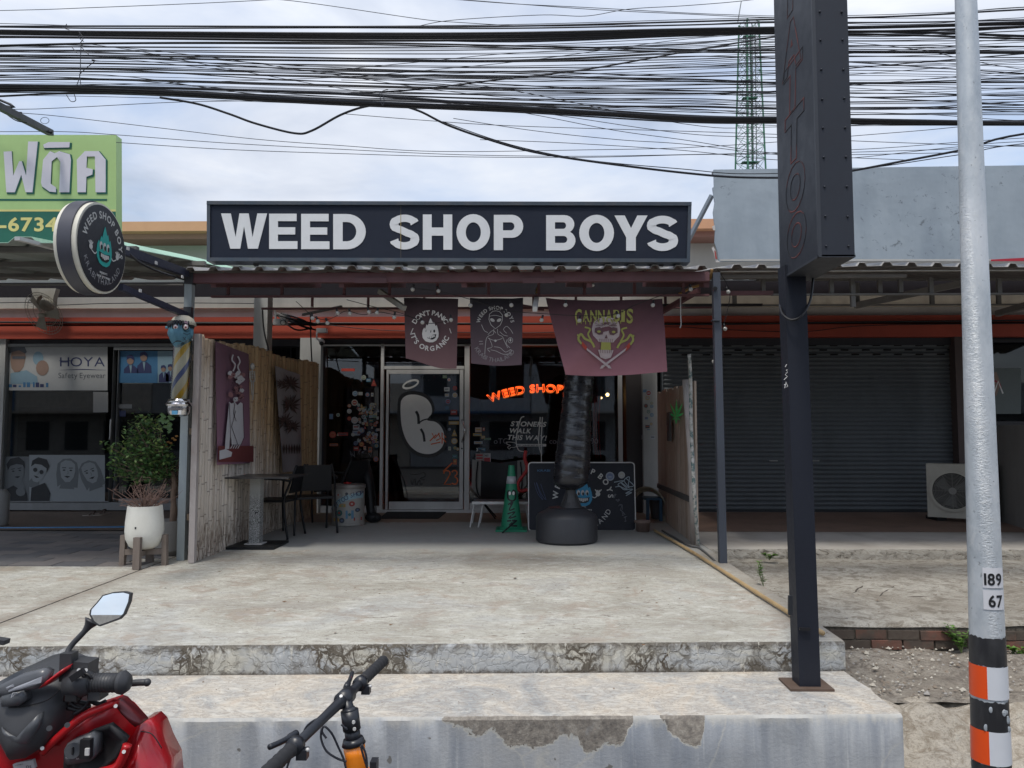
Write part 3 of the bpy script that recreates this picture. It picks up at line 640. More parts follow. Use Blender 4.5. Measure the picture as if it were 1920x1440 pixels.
for (u, v, r, k) in ((834, 706, 4, 's'), (842, 712, 3, 'o'), (838, 730, 5, 's'), (853, 728, 4, 'o'), (838, 741, 4, 's'), (853, 741, 5, 'o'), (840, 753, 5, 'o'), (838, 765, 3.6, 'o'), (851, 773, 6, 's'), (851, 784, 6, 'w'), (851, 793, 6, 'w'), (852, 812, 6.5, 't'), (843, 805, 3, 'o'), (852, 827, 6, 'o'), (843, 841, 3.6, 'r'), (853, 840, 4, 'o'), (858, 842, 3, 'o'), (853, 856, 4.5, 's'), (853, 866, 5, 'r')): sticker(door, u, v, r, FP(D-.053), k)
for (u, v, r, k) in ((897, 806, 6, 's'), (907, 805, 3, 'r'), (895, 815, 5, 'w'), (906, 820, 3.4, 's'), (897, 830, 5, 'w'), (914, 823, 4, 'w'), (901, 842, 5, 's'), (906, 843, 4, 's')): sticker(pane_r, u, v, r, FP(D-.021), k)
M_paper = flat('white_paper', (.5, .5, .5), .7)
mb = MB(); xf = FP(D-.021); mb.rect(892, 850, 906, 868.5, xf, m=0); mb.rect(906.5, 850, 920, 868.5, xf, m=1)
for i in range(3): mb.rect(893, 852+i*5.5, 905, 855+i*5.5, xf, .005, 2)
mb.rect(907.5, 858, 919, 867, xf, .005, 2); mb.text('365', 908, 856, 4, xf, base=.005, m=3); mb.build('notice', [flat('beige_paper', (.4, .36, .33), .7), M_paper, flat('red_print', (.45, .05, .06), .6), M_black], pane_r)
mb = MB(); mb.text('365', 893, 846, 6, xf, m=0); mb.build('sticker', M_white, pane_r)
mb = MB()
for body, u, v in (('STONERS', 957, 799), ('WALK', 954, 812), ('THIS WAY!', 950.5, 824.5)): mb.text(body, u, v, 9.2, xf, 'bold', .13, 1, shear=.22, width={'STONERS': 66, 'WALK': 41, 'THIS WAY!': 73}[body], rot=.02)
mb.rect(969, 832.5, 1024, 837, xf); mb.text('BEST CANNABIS SHOP AROUND', 970, 836.3, 2.6, xf, base=.006, m=1, width=48)
mb.ribbon(smooth_path([Vector(p) for p in ((949, 829), (958, 829), (967, 831), (969, 836), (964, 839), (958, 839), (955, 842), (952, 838), (957, 835), (951, 833), (949, 829))]), .8, xf)
mb.ribbon(smooth_path([Vector(p) for p in ((983, 781), (977, 784), (972, 800), (968, 822), (969, 836), (974, 845), (985, 847))]), 1.7, xf, .007)
mb.ribbon(smooth_path([Vector(p) for p in ((1013, 782), (1011, 805), (1010, 830), (1014, 850))]), 1.7, xf, .007); mb.ribbon(smooth_path([Vector(p) for p in ((1017, 782), (1015, 820), (1015, 860), (1016, 894))]), 1.9, xf, .0075)
mb.build('window_lettering', [M_white, M_black], pane_r)
M_old = flat('faded_grey_vinyl', (.17, .17, .19), .7)
for body, u in (('oTC', 926), ('co', 1030), ('1990', 1098)): MB().text(body, u, 832, 10, xf, 'thin', .1).build('faded_lettering', M_old, pane_r)
# neon lettering on an arc behind the glass
mb = MB(); ne = FP(D+.12)
mb.arc('WEED SHOP', 1020, 1010, 274, 14.5, ne, -22.2, 7.4, 'tube', sx=1.2)
neon = mb.build('neon_sign', glow('orange_neon', (1.0, .17, .025), 1.25)); tag(neon, 'glowing orange neon sign reading WEED SHOP behind the glass', 'neon sign')
mb = MB(); mb.ribbon([Vector((910, 722)), Vector((1055, 705))], 1.0, FP(D+.16)); mb.tube([P(950, 716, D+.2), P(950, 650, D+.2)], .003, 5); mb.tube([P(1040, 706, D+.2), P(1040, 650, D+.2)], .003, 5); mb.build('hanging_wire', M_black, neon)

# things inside, dimly seen
def shelf_unit(x0, x1, py0, py1, Y, lab):
    o = thing('shelf', lab, 'shelf', P((x0+x1)/2, py1, Y)); mb = MB(); p, q = P(x0, py1, Y), P(x1, py0, Y)
    for z in [p.z+(q.z-p.z)*k/4 for k in range(5)]: mb.box((p.x, Y, z), (q.x, Y+.3, z+.02))
    mb.build('board', flat('shelf_board', (.06, .05, .045), .6), o)
    mb = MB(); mb.box((p.x-.02, Y, p.z), (p.x-.001, Y+.3, q.z+.02)); mb.box((q.x+.001, Y, p.z), (q.x+.02, Y+.3, q.z+.02)); mb.build('upright', flat('shelf_side', (.05, .045, .04), .6), o)
shelf_unit(612, 660, 700, 950, D+1.6, 'dark shelf standing inside behind the sticker covered window')
shelf_unit(900, 985, 745, 930, D+2.2, 'blue lit display shelf deep inside the shop behind the neon')
mb = MB(); mb.box(tuple(P(885, 945, D+1.4)), tuple(P(1000, 865, D+1.4)+Vector((0, .5, 0)))); tag(mb.build('counter', flat('teal_counter', (.03, .06, .07), .5)), 'dark teal counter inside the shop behind the camp chair', 'counter')
for i, (u, v, r_) in enumerate(((1127, 746, .018), (1139, 740, .028))):
    t = thing('wall_lamp', ('smaller' if i == 0 else 'larger')+' lit warm bulb glowing inside the shop by the red chains', 'lamp', P(u, v, D+.9), 'warm bulbs lit inside the shop')
    MB().ball(P(u, v, D+.9), r_, 12).build('bulb', glow('warm_bulb', (1, .55, .16), 14), t, True); MB().tube([P(u, v, D+.9)+Vector((0, 0, .03)), P(u, 690, D+.9)], .006, 6).build('stem', M_black, t)
mb = MB()
for k, u in enumerate((1117, 1121, 1126)): mb.tube(smooth_path([P(u, 742, D+.5), P(u-3, 780, D+.5), P(u-2, 830, D+.5), P(u+1, 860, D+.5)]), .012, 6)
tag(mb.build('red_garland', flat('red_plastic', (.4, .03, .03), .5), None, True), 'red dangling garland inside the shop behind the punching bag', 'garland')

# plaster pillar with stickers, meter box and switch; dark curtain beside
pil = [o for o in row.children if o.name.startswith('column')][1]
for (u, v, r, k) in ((1216, 737, 6, 'o'), (1209, 733, 3.5, 's'), (1214, 746, 4, 'o'), (1222, 756, 3, 'o'), (1211, 761, 4, 'o'), (1222, 762, 3, 's'), (1216, 772, 3.2, 'o'), (1212, 784, 3, 's'), (1222, 778, 3.6, 'o'), (1221, 795, 4, 'o'), (1214, 800, 4, 's'), (1216, 806, 4, 's'), (1224, 820, 4.5, 's')): sticker(pil, u, v, r, FP(D-.161), k)
MB().box((P(1166, 0, D).x, D-.05, -.01), (P(1206, 0, D-.05).x, D+.25, zp(640))).build('dark_side_panel', flat('brown_black_panel', (.05, .042, .042), .7), row)
mb = MB(); mb.box((P(1195, 0, D-.1).x, D-.13, zp(824)), (P(1203, 0, D-.1).x, D-.05, zp(816))); tag(mb.build('switch_box', flat('pale_plastic', (.35, .35, .34), .5)), 'small pale switch box on the dark panel by the sticker pillar', 'switch')

# ------------------------------------------------------------------ roller shutter
sh = thing('roller_shutter', 'closed dark grey roller shutter of the empty unit', 'shutter', P(1500, 958, D))
x0, x1 = P(1234, 0, D).x, P(1796, 0, D).x; z0, z1 = zp(957), zp(636)
M_shut = paint('shutter_steel', (.16, .178, .19), .5, .35, (.03, .032, .035), 2.0, .3)
mb = MB(); n = 39; step = (z1-z0)/n; prof = []
for i in range(n):
    for t, dy in ((0, .012), (.18, -.004), (.5, -.012), (.82, -.004)): prof.append((z0+(i+t)*step, D+.04+dy))
prof.append((z1, D+.052))
for z, y in prof: mb.v += [Vector((x0, y, z)), Vector((x1, y, z))]
mb.f = [(2*i, 2*i+1, 2*i+3, 2*i+2) for i in range(len(prof)-1)]; mb.mi = [0]*len(mb.f)
mb.build('slat_curtain', M_shut, sh, 'auto')['kind'] = 'stuff'
vm = MB(); vm.box((-.055, 0, -.011), (.055, .01, .011)); vme = mesh_only(vm, 'vent_slot', flat('slot_dark', (.004, .004, .004), .9))
for r_ in range(4):
    zr = zp([640, 648.5, 657, 665.5][r_])
    for k in range(15): 
        xx = x0+.18+k*.31+(.155 if r_ % 2 else 0)
        if xx < x1-.15: inst('vent_slot', vme, sh, (xx, D+.022, zr))
for u in (1450, 1528): MB().bar(P(u-7, 864, D+.01), P(u+8, 864, D+.01), .02, .014).build('handle', flat('pale_handle', (.4, .4, .38), .4), sh)
MB().box((x0, D+.01, z0-.06), (x1, D+.07, z0-.002)).build('bottom_bar', flat('bar_dark', (.03, .032, .035), .5), sh)
for a, b in ((x0-.02, x0-.002), (x1+.002, x1+.05)): MB().box((a, D-.02, -.02), (b, D+.1, z1)).build('guide', M_shut, sh)

# ------------------------------------------------------------------ the optician's front
of = thing('optician_shopfront', 'glass front of the optician with posters in a grey frame', 'shopfront', P(200, 945, D))
frame_bars(of, 'frame', [(-120, 640, 15, 946), (203, 648, 213, 946), (213, 656, 222, 940), (15, 644, 345, 650), (-120, 942, 345, 956), (15, 940, 203, 942.5), (222, 935, 345, 942.5), (213, 650, 345, 656)], D-.07, .09, paint('grey_frame', (.22, .23, .235), .5, .3))
po = pane(of, 15, 650, 203, 940, D-.02, 'pane', M_glass2); pd = pane(of, 222, 656, 345, 935, D-.02, 'door_pane', M_glass2)
MB().tube(smooth_path([P(208, 787, D-.07), P(207, 800, D-.13), P(207, 812, D-.13), P(206, 824, D-.07)]), .012, 6).build('handle', M_alu, of, True)
M_film = flat('white_film', (.42, .43, .43), .6); M_navy = flat('navy_print', (.03, .04, .12), .6); M_gr = flat('grey_print', (.10, .11, .13), .6); M_skin = flat('faded_skin', (.28, .19, .15), .7); M_bl = flat('blue_print', (.05, .17, .33), .6); M_lbl = flat('light_blue_print', (.22, .34, .42), .6)
xf = FP(D-.021)
mb = MB(); mb.rect(17, 650, 202, 732, xf); mb.build('poster', M_film, po)
mb = MB(); mb.text('HOYA', 113, 687, 17, xf, 'thin', .12, width=84, base=.006); mb.rect(112, 676, 138, 677.2, xf, .0065); mb.ribbon([Vector((112, 694)), Vector((155, 692.6)), Vector((200, 694))], [.3, 1.6, .3], xf, .006)
mb.text('Safety Eyewear', 110, 709, 10, xf, 'thin', .1, m=1, width=88, base=.006)
for k in range(9): mb.rect(18+k*8.5+random.uniform(-2, 2), 718+random.uniform(-3, 6), 23+k*8.5, 726, xf, .006, random.choice((0, 2)))
mb.build('poster_print', [M_navy, M_gr, M_bl], po)
mb = MB(); mb.poly([(x+34, y+672) for x, y in ((-12, 18), (-14, 2), (-11, -14), (0, -22), (12, -17), (15, -2), (11, 16), (3, 26), (-6, 26))], xf, .001, .006, 0); mb.poly([(x+34, y+660) for x, y in ((-16, 3), (-14, -9), (-2, -14), (12, -12), (17, 0), (14, 3), (2, -3), (-10, 0))], xf, .001, .008, 1); mb.rect(24, 668, 48, 673, xf, .009, 1)
mb.poly([(20, 700), (50, 694), (70, 706), (72, 720), (20, 720)], xf, .001, .006, 2); mb.disc(72, 672, 10, xf, .006, 14, 1.3, 2); mb.disc(80, 690, 12, xf, .0062, 14, 1.2, 0); mb.build('poster_portrait', [M_skin, M_gr, M_lbl], po)
# monochrome strip with four faces
M_w2 = flat('photo_white', (.26, .285, .30), .6); M_m2 = flat('photo_mid', (.13, .145, .155), .6); M_d2 = flat('photo_dark', (.014, .016, .02), .6)
mb = MB(); mb.rect(55, 853, 197, 941, xf, .002, 0); mb.rect(6, 856, 54.8, 941, xf, .002, 1)
def face(cx, cy, s_, hair, tilt, glasses=0, skin=0):
    ct, st_ = math.cos(tilt), math.sin(tilt); T = lambda pts: [(cx+(a*ct-b*st_)*s_, cy+(a*st_+b*ct)*s_) for a, b in pts]
    if hair == 'long': mb.poly(T([(-1.15, 1.9), (-1.35, .4), (-1.25, -.9), (-.6, -1.5), (.3, -1.6), (1.1, -1.1), (1.35, 0), (1.3, 1.9), (.6, 1.9), (.4, 1.2), (-.3, 1.3)]), xf, .001, .004, 2 if glasses else 1)
    mb.poly(T([(-.5, 1.0), (.5, 1.0), (.9, 2.1), (-.9, 2.1)]), xf, .001, .0055, 1)
    mb.poly(T([(-.92, -.3), (-.85, -1.0), (-.3, -1.35), (.4, -1.3), (.88, -.9), (.95, -.1), (.8, .65), (.35, 1.25), (-.2, 1.3), (-.7, .75)]), xf, .001, .007, skin)
    if hair in ('quiff', 'curl'): mb.poly(T([(-1.05, -.35), (-1.15, -1.1), (-.6, -1.75), (.5, -1.85), (1.1, -1.2), (1.05, -.3), (.85, -.8), (.1, -1.0), (-.7, -.85)]), xf, .001, .0095, 2)
    for ex in (-.4, .42):
        if glasses: mb.disc(*T([(ex, -.15)])[0], .36*s_, xf, .0095, 12, m=2 if glasses == 1 else 0); 
        if glasses == 2: mb.disc(*T([(ex, -.15)])[0], .27*s_, xf, .0115, 12, m=2)
        if not glasses: mb.disc(*T([(ex, -.15)])[0], .17*s_, xf, .0095, 8, .5, 2); mb.ribbon([Vector(p) for p in T([(ex-.25, -.42), (ex+.22, -.45)])], .09*s_, xf, .0096, 2)
    mb.ribbon([Vector(p) for p in T([(.05, -.1), (.12, .25), (-.05, .32)])], .07*s_, xf, .0097, 1)
    mb.poly(T([(-.36, .58), (0, .52), (.38, .58), (.05, .78)]), xf, .001, .0095, 2)
face(32, 885, 15, 'quiff', -.12, 0, 1); face(72, 885, 15, 'curl', .35, 2); face(127, 884, 15.5, 'long', .05); face(170, 887, 15, 'long', -.35)
mb.poly([(6, 941), (8, 920), (26, 910), (50, 925), (52, 941)], xf, .001, .012, 2); mb.disc(40, 922, 9, xf, .014, 12, .9, 1); mb.poly([(58, 941), (60, 915), (85, 905), (95, 925), (92, 941)], xf, .001, .012, 2)
mb.build('photo_strip', [M_w2, M_m2, M_d2], po)
mb = MB(); mb.rect(175, 735, 203, 773, FP(D-.022)); mb.text('NOTICE', 179, 745, 3.6, FP(D-.022), 'thin', base=.006, m=1) if False else None
mb.build('notice', flat('faded_paper', (.28, .28, .28), .7), po)
mb = MB(); mb.rect(224, 658, 326, 718, xf, .003, 0); mb.rect(296, 658, 326, 718, xf, .005, 2)
for cx, cy, k in ((245, 676, 1), (270, 670, 1), (307, 692, .7), (320, 690, .7)):
    mb.poly([(cx-13*k, cy+36*k), (cx-12*k, cy+16*k), (cx-5*k, cy+9*k), (cx+6*k, cy+9*k), (cx+14*k, cy+16*k), (cx+15*k, cy+36*k)], xf, .001, .007, 3); mb.poly([(cx-2*k, cy+9*k), (cx+3*k, cy+9*k), (cx+1*k, cy+26*k)], xf, .001, .009, 2)
    mb.disc(cx, cy, 6.5*k, xf, .009, 12, 1.2, 1); mb.poly([(cx-7*k, cy-1*k), (cx-6*k, cy-9*k), (cx+2*k, cy-11*k), (cx+7*k, cy-6*k), (cx+7*k, cy), (cx, cy-5*k)], xf, .001, .011, 3)
mb.rect(224, 700, 296, 718, xf, .012, 0); mb.build('blue_poster', [M_bl, M_skin, M_lbl, M_navy], pd)
mb = MB(); mb.rect(221, 758, 248, 766, xf, .003, 0); mb.rect(224, 770, 236, 781, xf, .003, 1); mb.build('sticker', [flat('dull_label', (.2, .21, .22), .6), M_navy], pd)
shelf_unit(30, 190, 735, 850, D+1.9, 'display cabinet inside the optician above the portrait strip')
# end unit: poster and pale panel
ef = thing('end_shopfront', 'dark glazed front of the end unit behind the galvanised pole', 'shopfront', P(1880, 958, D))
frame_bars(ef, 'frame', [(1838, 636, 1846, 958), (1846, 636, 2150, 642), (1846, 790, 2150, 797)], D-.07, .09, flat('black_frame', (.02, .02, .022), .5))
pe = pane(ef, 1846, 642, 2150, 790, D-.02, 'pane', M_glass2); xf = FP(D-.021)
mb = MB(); mb.rect(1850, 690, 1914, 776, xf, .002, 0); mb.poly([(1850, 700), (1868, 697), (1876, 720), (1868, 742), (1850, 748)], xf, .001, .004, 1); mb.ribbon(circ(1862, 728, 14, 14, 100, 360, 14), 3, xf, .006, 2); mb.ribbon([Vector((1863, 738)), Vector((1871, 715)), Vector((1880, 738))], 3, xf, .007, 3)
mb.build('poster', [flat('sage_poster', (.13, .155, .15), .6), M_skin, flat('red_poster_print', (.35, .03, .05), .6), M_white], pe)
pp = thing('pale_partition', 'pale grey boarded partition standing beyond the air conditioner', 'partition', PZ(1900, 985, fz(9.5)))
a = P(1872, 975, 10.3); b = P(1990, 1010, 8.4)
mb = MB(); mb.bar(a+Vector((0, 0, (zp(798, 10.3)-a.z)/2)), Vector((b.x, b.y, a.z))+Vector((0, 0, (zp(798, 10.3)-a.z)/2)), .05, zp(798, 10.3)-a.z); mb.build('board', paint('grey_board', (.24, .235, .225), .7, .4, (.15, .14, .13), 5), pp)
mb = MB(); mb.tube([P(1874, 972, 10.25), P(1925, 990, 9.4), P(1990, 1012, 8.3)], .012, 6); mb.build('white_pipe', M_paper, pp)
# ------------------------------------------------------------------ awnings
M_maroon = paint('maroon_paint', (.14, .06, .066), .6, .45, (.04, .025, .025), 3)
M_steel = paint('dull_steel_tube', (.17, .165, .155), .6, .4, (.09, .07, .06), 3, .2)
M_sheet = paint('weathered_sheet', (.22, .21, .20), .6, .5, (.06, .05, .045), 2, .15)
M_sheetg = paint('green_backed_sheet', (.36, .40, .37), .7, .6, (.09, .08, .065), 1.2, .0)
M_edgeg = flat('pale_green_sheet_top', (.42, .66, .50), .5)
def corrugated(name, parent, x0, x1, yf, zf, yb, zb, mats, pitch=.215, h=.035, drop=None, top=False):
    mb = MB(); prof = []; x = x0; i = 0
    while x < x1:
        for t, z in ((0, 0), (.58, 0), (.68, h), (.90, h)):
            xx = x+t*pitch
            if xx <= x1: prof.append((xx, z))
        x += pitch
    rows = 14
    for j in range(rows+1):
        t = j/rows; y = yf+(yb-yf)*t; z = zf+(zb-zf)*t
        for (xx, zz) in prof:
            w = mnoise.noise(Vector((xx*1.3, y*.6, 2)))*.018*(1-t*.5)
            e = mnoise.noise(Vector((xx*5, 0, 7)))*.03 if j == 0 else 0
            mb.v.append(Vector((xx, y+e, z+zz+w)))
    n = len(prof)
    for j in range(rows):
        for i in range(n-1): a = j*n+i; mb.f.append((a, a+1, a+n+1, a+n)); mb.mi.append(0)
    off = len(mb.v); mb.v += [v+Vector((0, 0, .006)) for v in mb.v[:off]]
    for j in range(rows):
        for i in range(n-1): a = off+j*n+i; mb.f.append((a, a+n, a+n+1, a+1)); mb.mi.append(1)
    for i in range(n-1): mb.f.append((i, off+i, off+i+1, i+1)); mb.mi.append(1)
    for j in range(rows):
        a = j*n+n-1; mb.f.append((a, off+a, off+a+n, a+n)); mb.mi.append(1)
        a = j*n; mb.f.append((a, a+n, off+a+n, off+a)); mb.mi.append(1)
    return mb.build(name, mats, parent)
def hbar(px0, px1, py0, py1, Y, th=.05):
    a, b = P(px0, py1, Y), P(px1, py0, Y); return MB().box((a.x, Y, a.z), (b.x, Y+th, b.z))
aw = thing('shop_awning', 'maroon steel awning with corrugated sheets under the main shop sign', 'awning', P(840, 505, A))
xa0, xa1 = P(343, 500, A).x, P(1336, 500, A).x
corrugated('corrugated_sheet', aw, xa0-.05, xa1+.02, A-.12, zp(506, A-.1), D-.62, zp(522, D-.62), [M_sheet, paint('sheet_top_grey', (.40, .39, .38), .5, .6, (.12, .1, .09), 4)], .218, .034)  # stops short of the wall, gap added to let skylight onto the fascia
hbar(345, 1330, 509, 530, A, .06).build('front_beam', M_maroon, aw)
hbar(395, 1330, 551, 557.5, A+.35, .04).build('bottom_chord', M_maroon, aw)
hbar(490, 1335, 574, 580, 9.1, .04).build('rear_chord', M_maroon, aw)
for u in (427, 528, 645, 730, 820, 916, 1010, 1096, 1190, 1282): hbar(u-2.6, u+2.6, 530, 552, A+.36, .03).build('strut', M_maroon, aw)
for u in (585, 690, 795, 1000, 1080, 1165, 1378-130): hbar(u-2.2, u+2.2, 556, 575, 9.11, .03).build('strut', M_maroon, aw)
for u in (400, 640, 870, 1105, 1325): MB().bar(P(u, 532, A+.06), Vector((P(u, 532, A).x, D-.3, zp(530, D-.3)-.03)), .05, .07).build('rafter', M_maroon, aw)
for yy in (8.0, 9.1, 10.1):
    z = zp(514, A)+(zp(524, D-.25)-zp(506, A-.1))*(yy-A)/(D-A)+.02; MB().box((xa0, yy, z), (xa1, yy+.05, z+.05)).build('purlin', M_maroon, aw)
for u in (695, 1010): hbar(u-30, u+30, 521, 530.5, A-.015, .012).build('gusset_plate', flat('maroon_plate', (.12, .055, .06), .6), aw)
MB().bar(P(1018, 580, 9.1), P(940, 566, 10.2), .035, .035).build('brace', M_maroon, aw); MB().bar(P(1240, 585, 9.0), P(1310, 545, 8.2), .05, .05).build('brace', M_maroon, aw)
MB().bar(P(640, 575, 9.4), P(568, 590, 10.2), .03, .03).build('brace', M_steel, aw)
# two posts
pl_b, pl_t = G(341, 1050), P(357, 509, A+.03)
pl = thing('awning_post', 'pale blue grey square post carrying the barber pole beside the bamboo screen', 'post', pl_b)
yb_ = pl_b.y
M_pbl = paint('pale_blue_post', (.30, .345, .36), .6, .35, (.16, .17, .17), 3)
MB().bar(pl_b, P(356, 530, A+.03), .072, .072, (0, 1, 0)).build('shaft', M_pbl, pl); MB().bar(P(356, 534, A+.03), P(358, 512, A+.03), .08, .08, (0, 1, 0)).build('head_bracket', flat('dark_bracket', (.03, .03, .035), .6), pl)
MB().cbox(P(353, 592, A-.045), (.07, .06, .16)).build('clamp', flat('dark_clamp', (.03, .03, .035), .6), pl)
pr_b = G(1355, 1055)
pr = thing('awning_post', 'slim dark blue grey steel post standing before the roller shutter', 'post', pr_b)
M_pdk = paint('dark_blue_grey_post', (.055, .065, .085), .5, .4, (.03, .03, .035), 4)
MB().bar(pr_b, P(1342, 512, A+.02), .068, .068, (0, 1, 0)).build('shaft', M_pdk, pr)
MB().tube([P(1341, 541, A-.02), P(1341, 541, A-.05)], .02, 8).build('bolt', M_black, pr); MB().bar(P(1342, 600, A-.02), P(1342, 602, A-.02), .074, .074, (0, 1, 0)).build('weld_joint', M_pdk, pr)

awl = thing('optician_awning', 'sagging grey green corrugated awning before the optician', 'awning', P(100, 450, 6.4))
corrugated('corrugated_sheet', awl, -9.5, P(238, 447, 6.3).x, 6.3, zp(452, 6.3), D-.62, zp(522, D-.62), [M_sheetg, M_edgeg], .60, .05)  # rear gap here too, added so skylight reaches the facade bands
for yy in (6.5, 7.9, 9.4): 
    z = zp(452, 6.3)+(zp(524, D-.25)-zp(452, 6.3))*(yy-6.3)/(D-.25-6.3)-.05; MB().box((-9.5, yy, z), (P(238, 447, 6.3).x-.02, yy+.05, z+.045)).build('purlin', M_steel, awl)
MB().bar(P(32, 447, 6.1), P(120, 470, 6.6), .05, .03).build('loose_bar', M_alu, awl)
MB().bar(P(345, 534, A+.1), P(0, 534, A+.4), .03, .012).build('flashing', M_steel, awl)
awr = thing('empty_unit_awning', 'grey steel awning with torn corrugated edge before the roller shutter', 'awning', P(1600, 505, A))
corrugated('corrugated_sheet', awr, xa1+.05, 9.5, A+.02, zp(502, A), D-.25, zp(526, D-.25), [M_sheet, paint('sheet_top_worn', (.45, .44, .42), .5, .6, (.12, .1, .09), 4)], .235, .034)
hbar(1352, 2200, 505, 509, A+.05, .04).build('front_rail', paint('pale_rail', (.38, .37, .34), .6, .5, (.1, .09, .08), 5), awr)
hbar(1345, 1700, 514, 521, A+.25, .04).build('purlin', M_sheet, awr); hbar(1420, 2200, 520, 526, A+1.2, .05).build('purlin', M_steel, awr)
hbar(1340, 1450, 545, 553, A+.4, .04).build('bottom_chord', M_maroon, awr); hbar(1448, 2200, 548, 553.5, A+.4, .04).build('bottom_chord', M_steel, awr); hbar(1235, 1430, 569, 574, 9.0, .04).build('rear_chord', flat('dark_chord', (.02, .018, .02), .6), awr); hbar(1428, 2200, 568.5, 573, 9.0, .04).build('rear_chord', M_steel, awr)
for u, y0_, y1_, Y in ((1378, 553, 570, 9.0), (1749, 553, 570, 9.0), (1874, 553, 570, 9.0), (1560, 521, 549, A+.42), (1600, 521, 575, A+.42), (1651, 524, 549, A+.42), (1690, 524, 548, A+.42), (1747, 520, 549, A+.42), (1875, 522, 549, A+.42), (1432, 520, 549, A+.42), (1608, 530, 570, 9.0), (2000, 522, 549, A+.42)): hbar(u-3.4, u+3.4, y0_, y1_, Y, .035).build('strut', M_steel, awr)
MB().bar(P(1603, 573, 9.0), P(1800, 532, 8.2), .05, .07).build('brace', M_sheet, awr); MB().bar(P(1870, 588, 9.4), P(1960, 562, 8.6), .06, .07).build('brace', M_sheet, awr)

# ------------------------------------------------------------------ main shop sign
M_sign = paint('navy_sign_sheet', (.013, .019, .036), .55, .25, (.035, .04, .055), 1.2, .0, .01, .25); M_trim = paint('dull_sign_trim', (.07, .09, .115), .45, .5, (.16, .14, .13), 6, .4)
M_let = paint('off_white_vinyl', (.76, .78, .80), .55, .2, (.6, .61, .63), 2.5)
YS = A-.16; fs_ = FP(YS)
sg = thing('shop_sign', 'long navy fascia sign reading WEED SHOP BOYS in heavy white capitals', 'sign', P(842, 494, YS))
c4 = [P(392, 381, YS), P(1293, 383, YS), P(1290, 489, YS), P(392, 487, YS)]
mb = MB(); mb.add(c4+[v+Vector((0, .15, 0)) for v in c4], [(0, 3, 2, 1), (4, 5, 6, 7), (0, 1, 5, 4), (1, 2, 6, 5), (2, 3, 7, 6), (3, 0, 4, 7)]); mb.build('panel', M_sign, sg)
for i, (a, b, w_) in enumerate(((c4[0], c4[1], .034), (c4[1], c4[2], .03), (c4[2], c4[3], .034), (c4[3], c4[0], .03))):
    dd = (b-a).normalized()*.015; MB().bar(a-dd+Vector((0, .066, 0)), b+dd+Vector((0, .066, 0)), *((.172, w_) if i % 2 == 0 else (w_, .166)), (0, 0, 1) if i % 2 == 0 else (0, 1, 0)).build('frame', M_trim, sg)
for i, (ch, x0, x1) in enumerate((('W', 415, 501), ('E', 505, 558), ('E', 565, 618), ('D', 625, 686), ('S', 731, 786), ('H', 793, 848), ('O', 856, 919), ('P', 926, 981), ('B', 1024, 1079), ('O', 1086, 1151), ('Y', 1152, 1214), ('S', 1213, 1271))):
    dy = (x0-415)*.0052; heavy_letter(MB(), ch, x0, x1, 400.5+dy, 466.5+dy, fs_, .006).build('letter', M_let, sg)
MB().rect(751, 382, 752.2, 488, fs_, .001).build('sheet_joint', flat('joint_line', (.06, .055, .05), .6), sg)
MB().rect(751.2, 402, 752.2, 468, fs_, .0075, depth=.001).build('rust_streak', flat('rust_yellow', (.40, .30, .12), .8), sg)
for u in (480, 760, 1040, 1240): MB().bar(P(u, 498, YS+.1), P(u, 420, YS+.16)+Vector((0, .05, 0)), .04, .04).build('back_stay', M_steel, sg)
# blue grey blank panel of the next unit
YB = A+.05
bp = thing('blank_sign_panel', 'large blank blue grey sheet panel with torn edge above the shuttered unit', 'sign', P(1340, 490, YB))
s = N('blue_grey_painted_sheet'); a_ = s.noise(2.2, 6, .6, s.map(scale=(1, 1, .3))); b_ = s.noise(14, 6, .7, dist=.6); zone = s.noise(.9, 3, .5)
c = s.ramp(a_, (.34, (.27, .325, .38)), (.6, (.35, .41, .465))); c = s.mix(s.math('MULTIPLY', s.ramp(b_, (.60, 0.0), (.66, .8)), s.ramp(zone, (.48, 0.0), (.6, 1.0))), c, (.13, .15, .17)); s.bump(s.noise(3, 3, .5), .5, .03); M_bg = s.done(c, .55, 0.0, .35)
edge = [(1338, 318), (1339, 350), (1336, 352), (1340, 380), (1337, 398), (1341, 430), (1340, 455), (1345, 470), (1348, 490)]
mb = MB(); mb.poly(edge+[(2200, 487), (2200, 306)], FP(YB), .02, -.02); mb.build('sheet', M_bg, bp)
mb = MB(); mb.poly([(1338, 318), (2200, 306), (2200, 309), (1338, 322)], FP(YB), .03, -.08); mb.build('top_trim', flat('grey_trim', (.2, .22, .24), .5), bp)
MB().poly([(1335, 425), (1340, 422), (1341, 432), (1337, 432)], FP(YB), .004, .004).build('torn_vinyl', flat('torn_white', (.6, .58, .56), .7), bp)
mb = MB(); mb.poly([(1334, 466), (1337, 462), (1341, 470), (1342, 485), (1350, 492), (1342, 492), (1338, 475)], FP(YB), .004, .004, 0); mb.poly([(1339, 470), (1341, 472), (1344, 486), (1341, 486)], FP(YB), .004, .010, 1)
mb.build('torn_vinyl', [flat('torn_white', (.6, .58, .56), .7), flat('torn_red', (.4, .05, .05), .7)], bp)
mb = MB(); mb.rect(1350, 486, 1870, 489.5, FP(YB), .004, 0); mb.poly([(1857, 487), (1915, 484), (2200, 483), (2200, 490), (1857, 490)], FP(YB), .004, .006, 1); mb.build('bottom_trim', [flat('white_trim', (.5, .5, .48), .5), flat('red_trim', (.45, .02, .04), .5)], bp)
MB().bar(P(1335, 366, YB+.1), P(1290, 452, A+.4), .035, .035).build('stay', paint('galvanised_stay', (.30, .33, .36), .4, .3, (.15, .15, .15), 8, .6), bp)
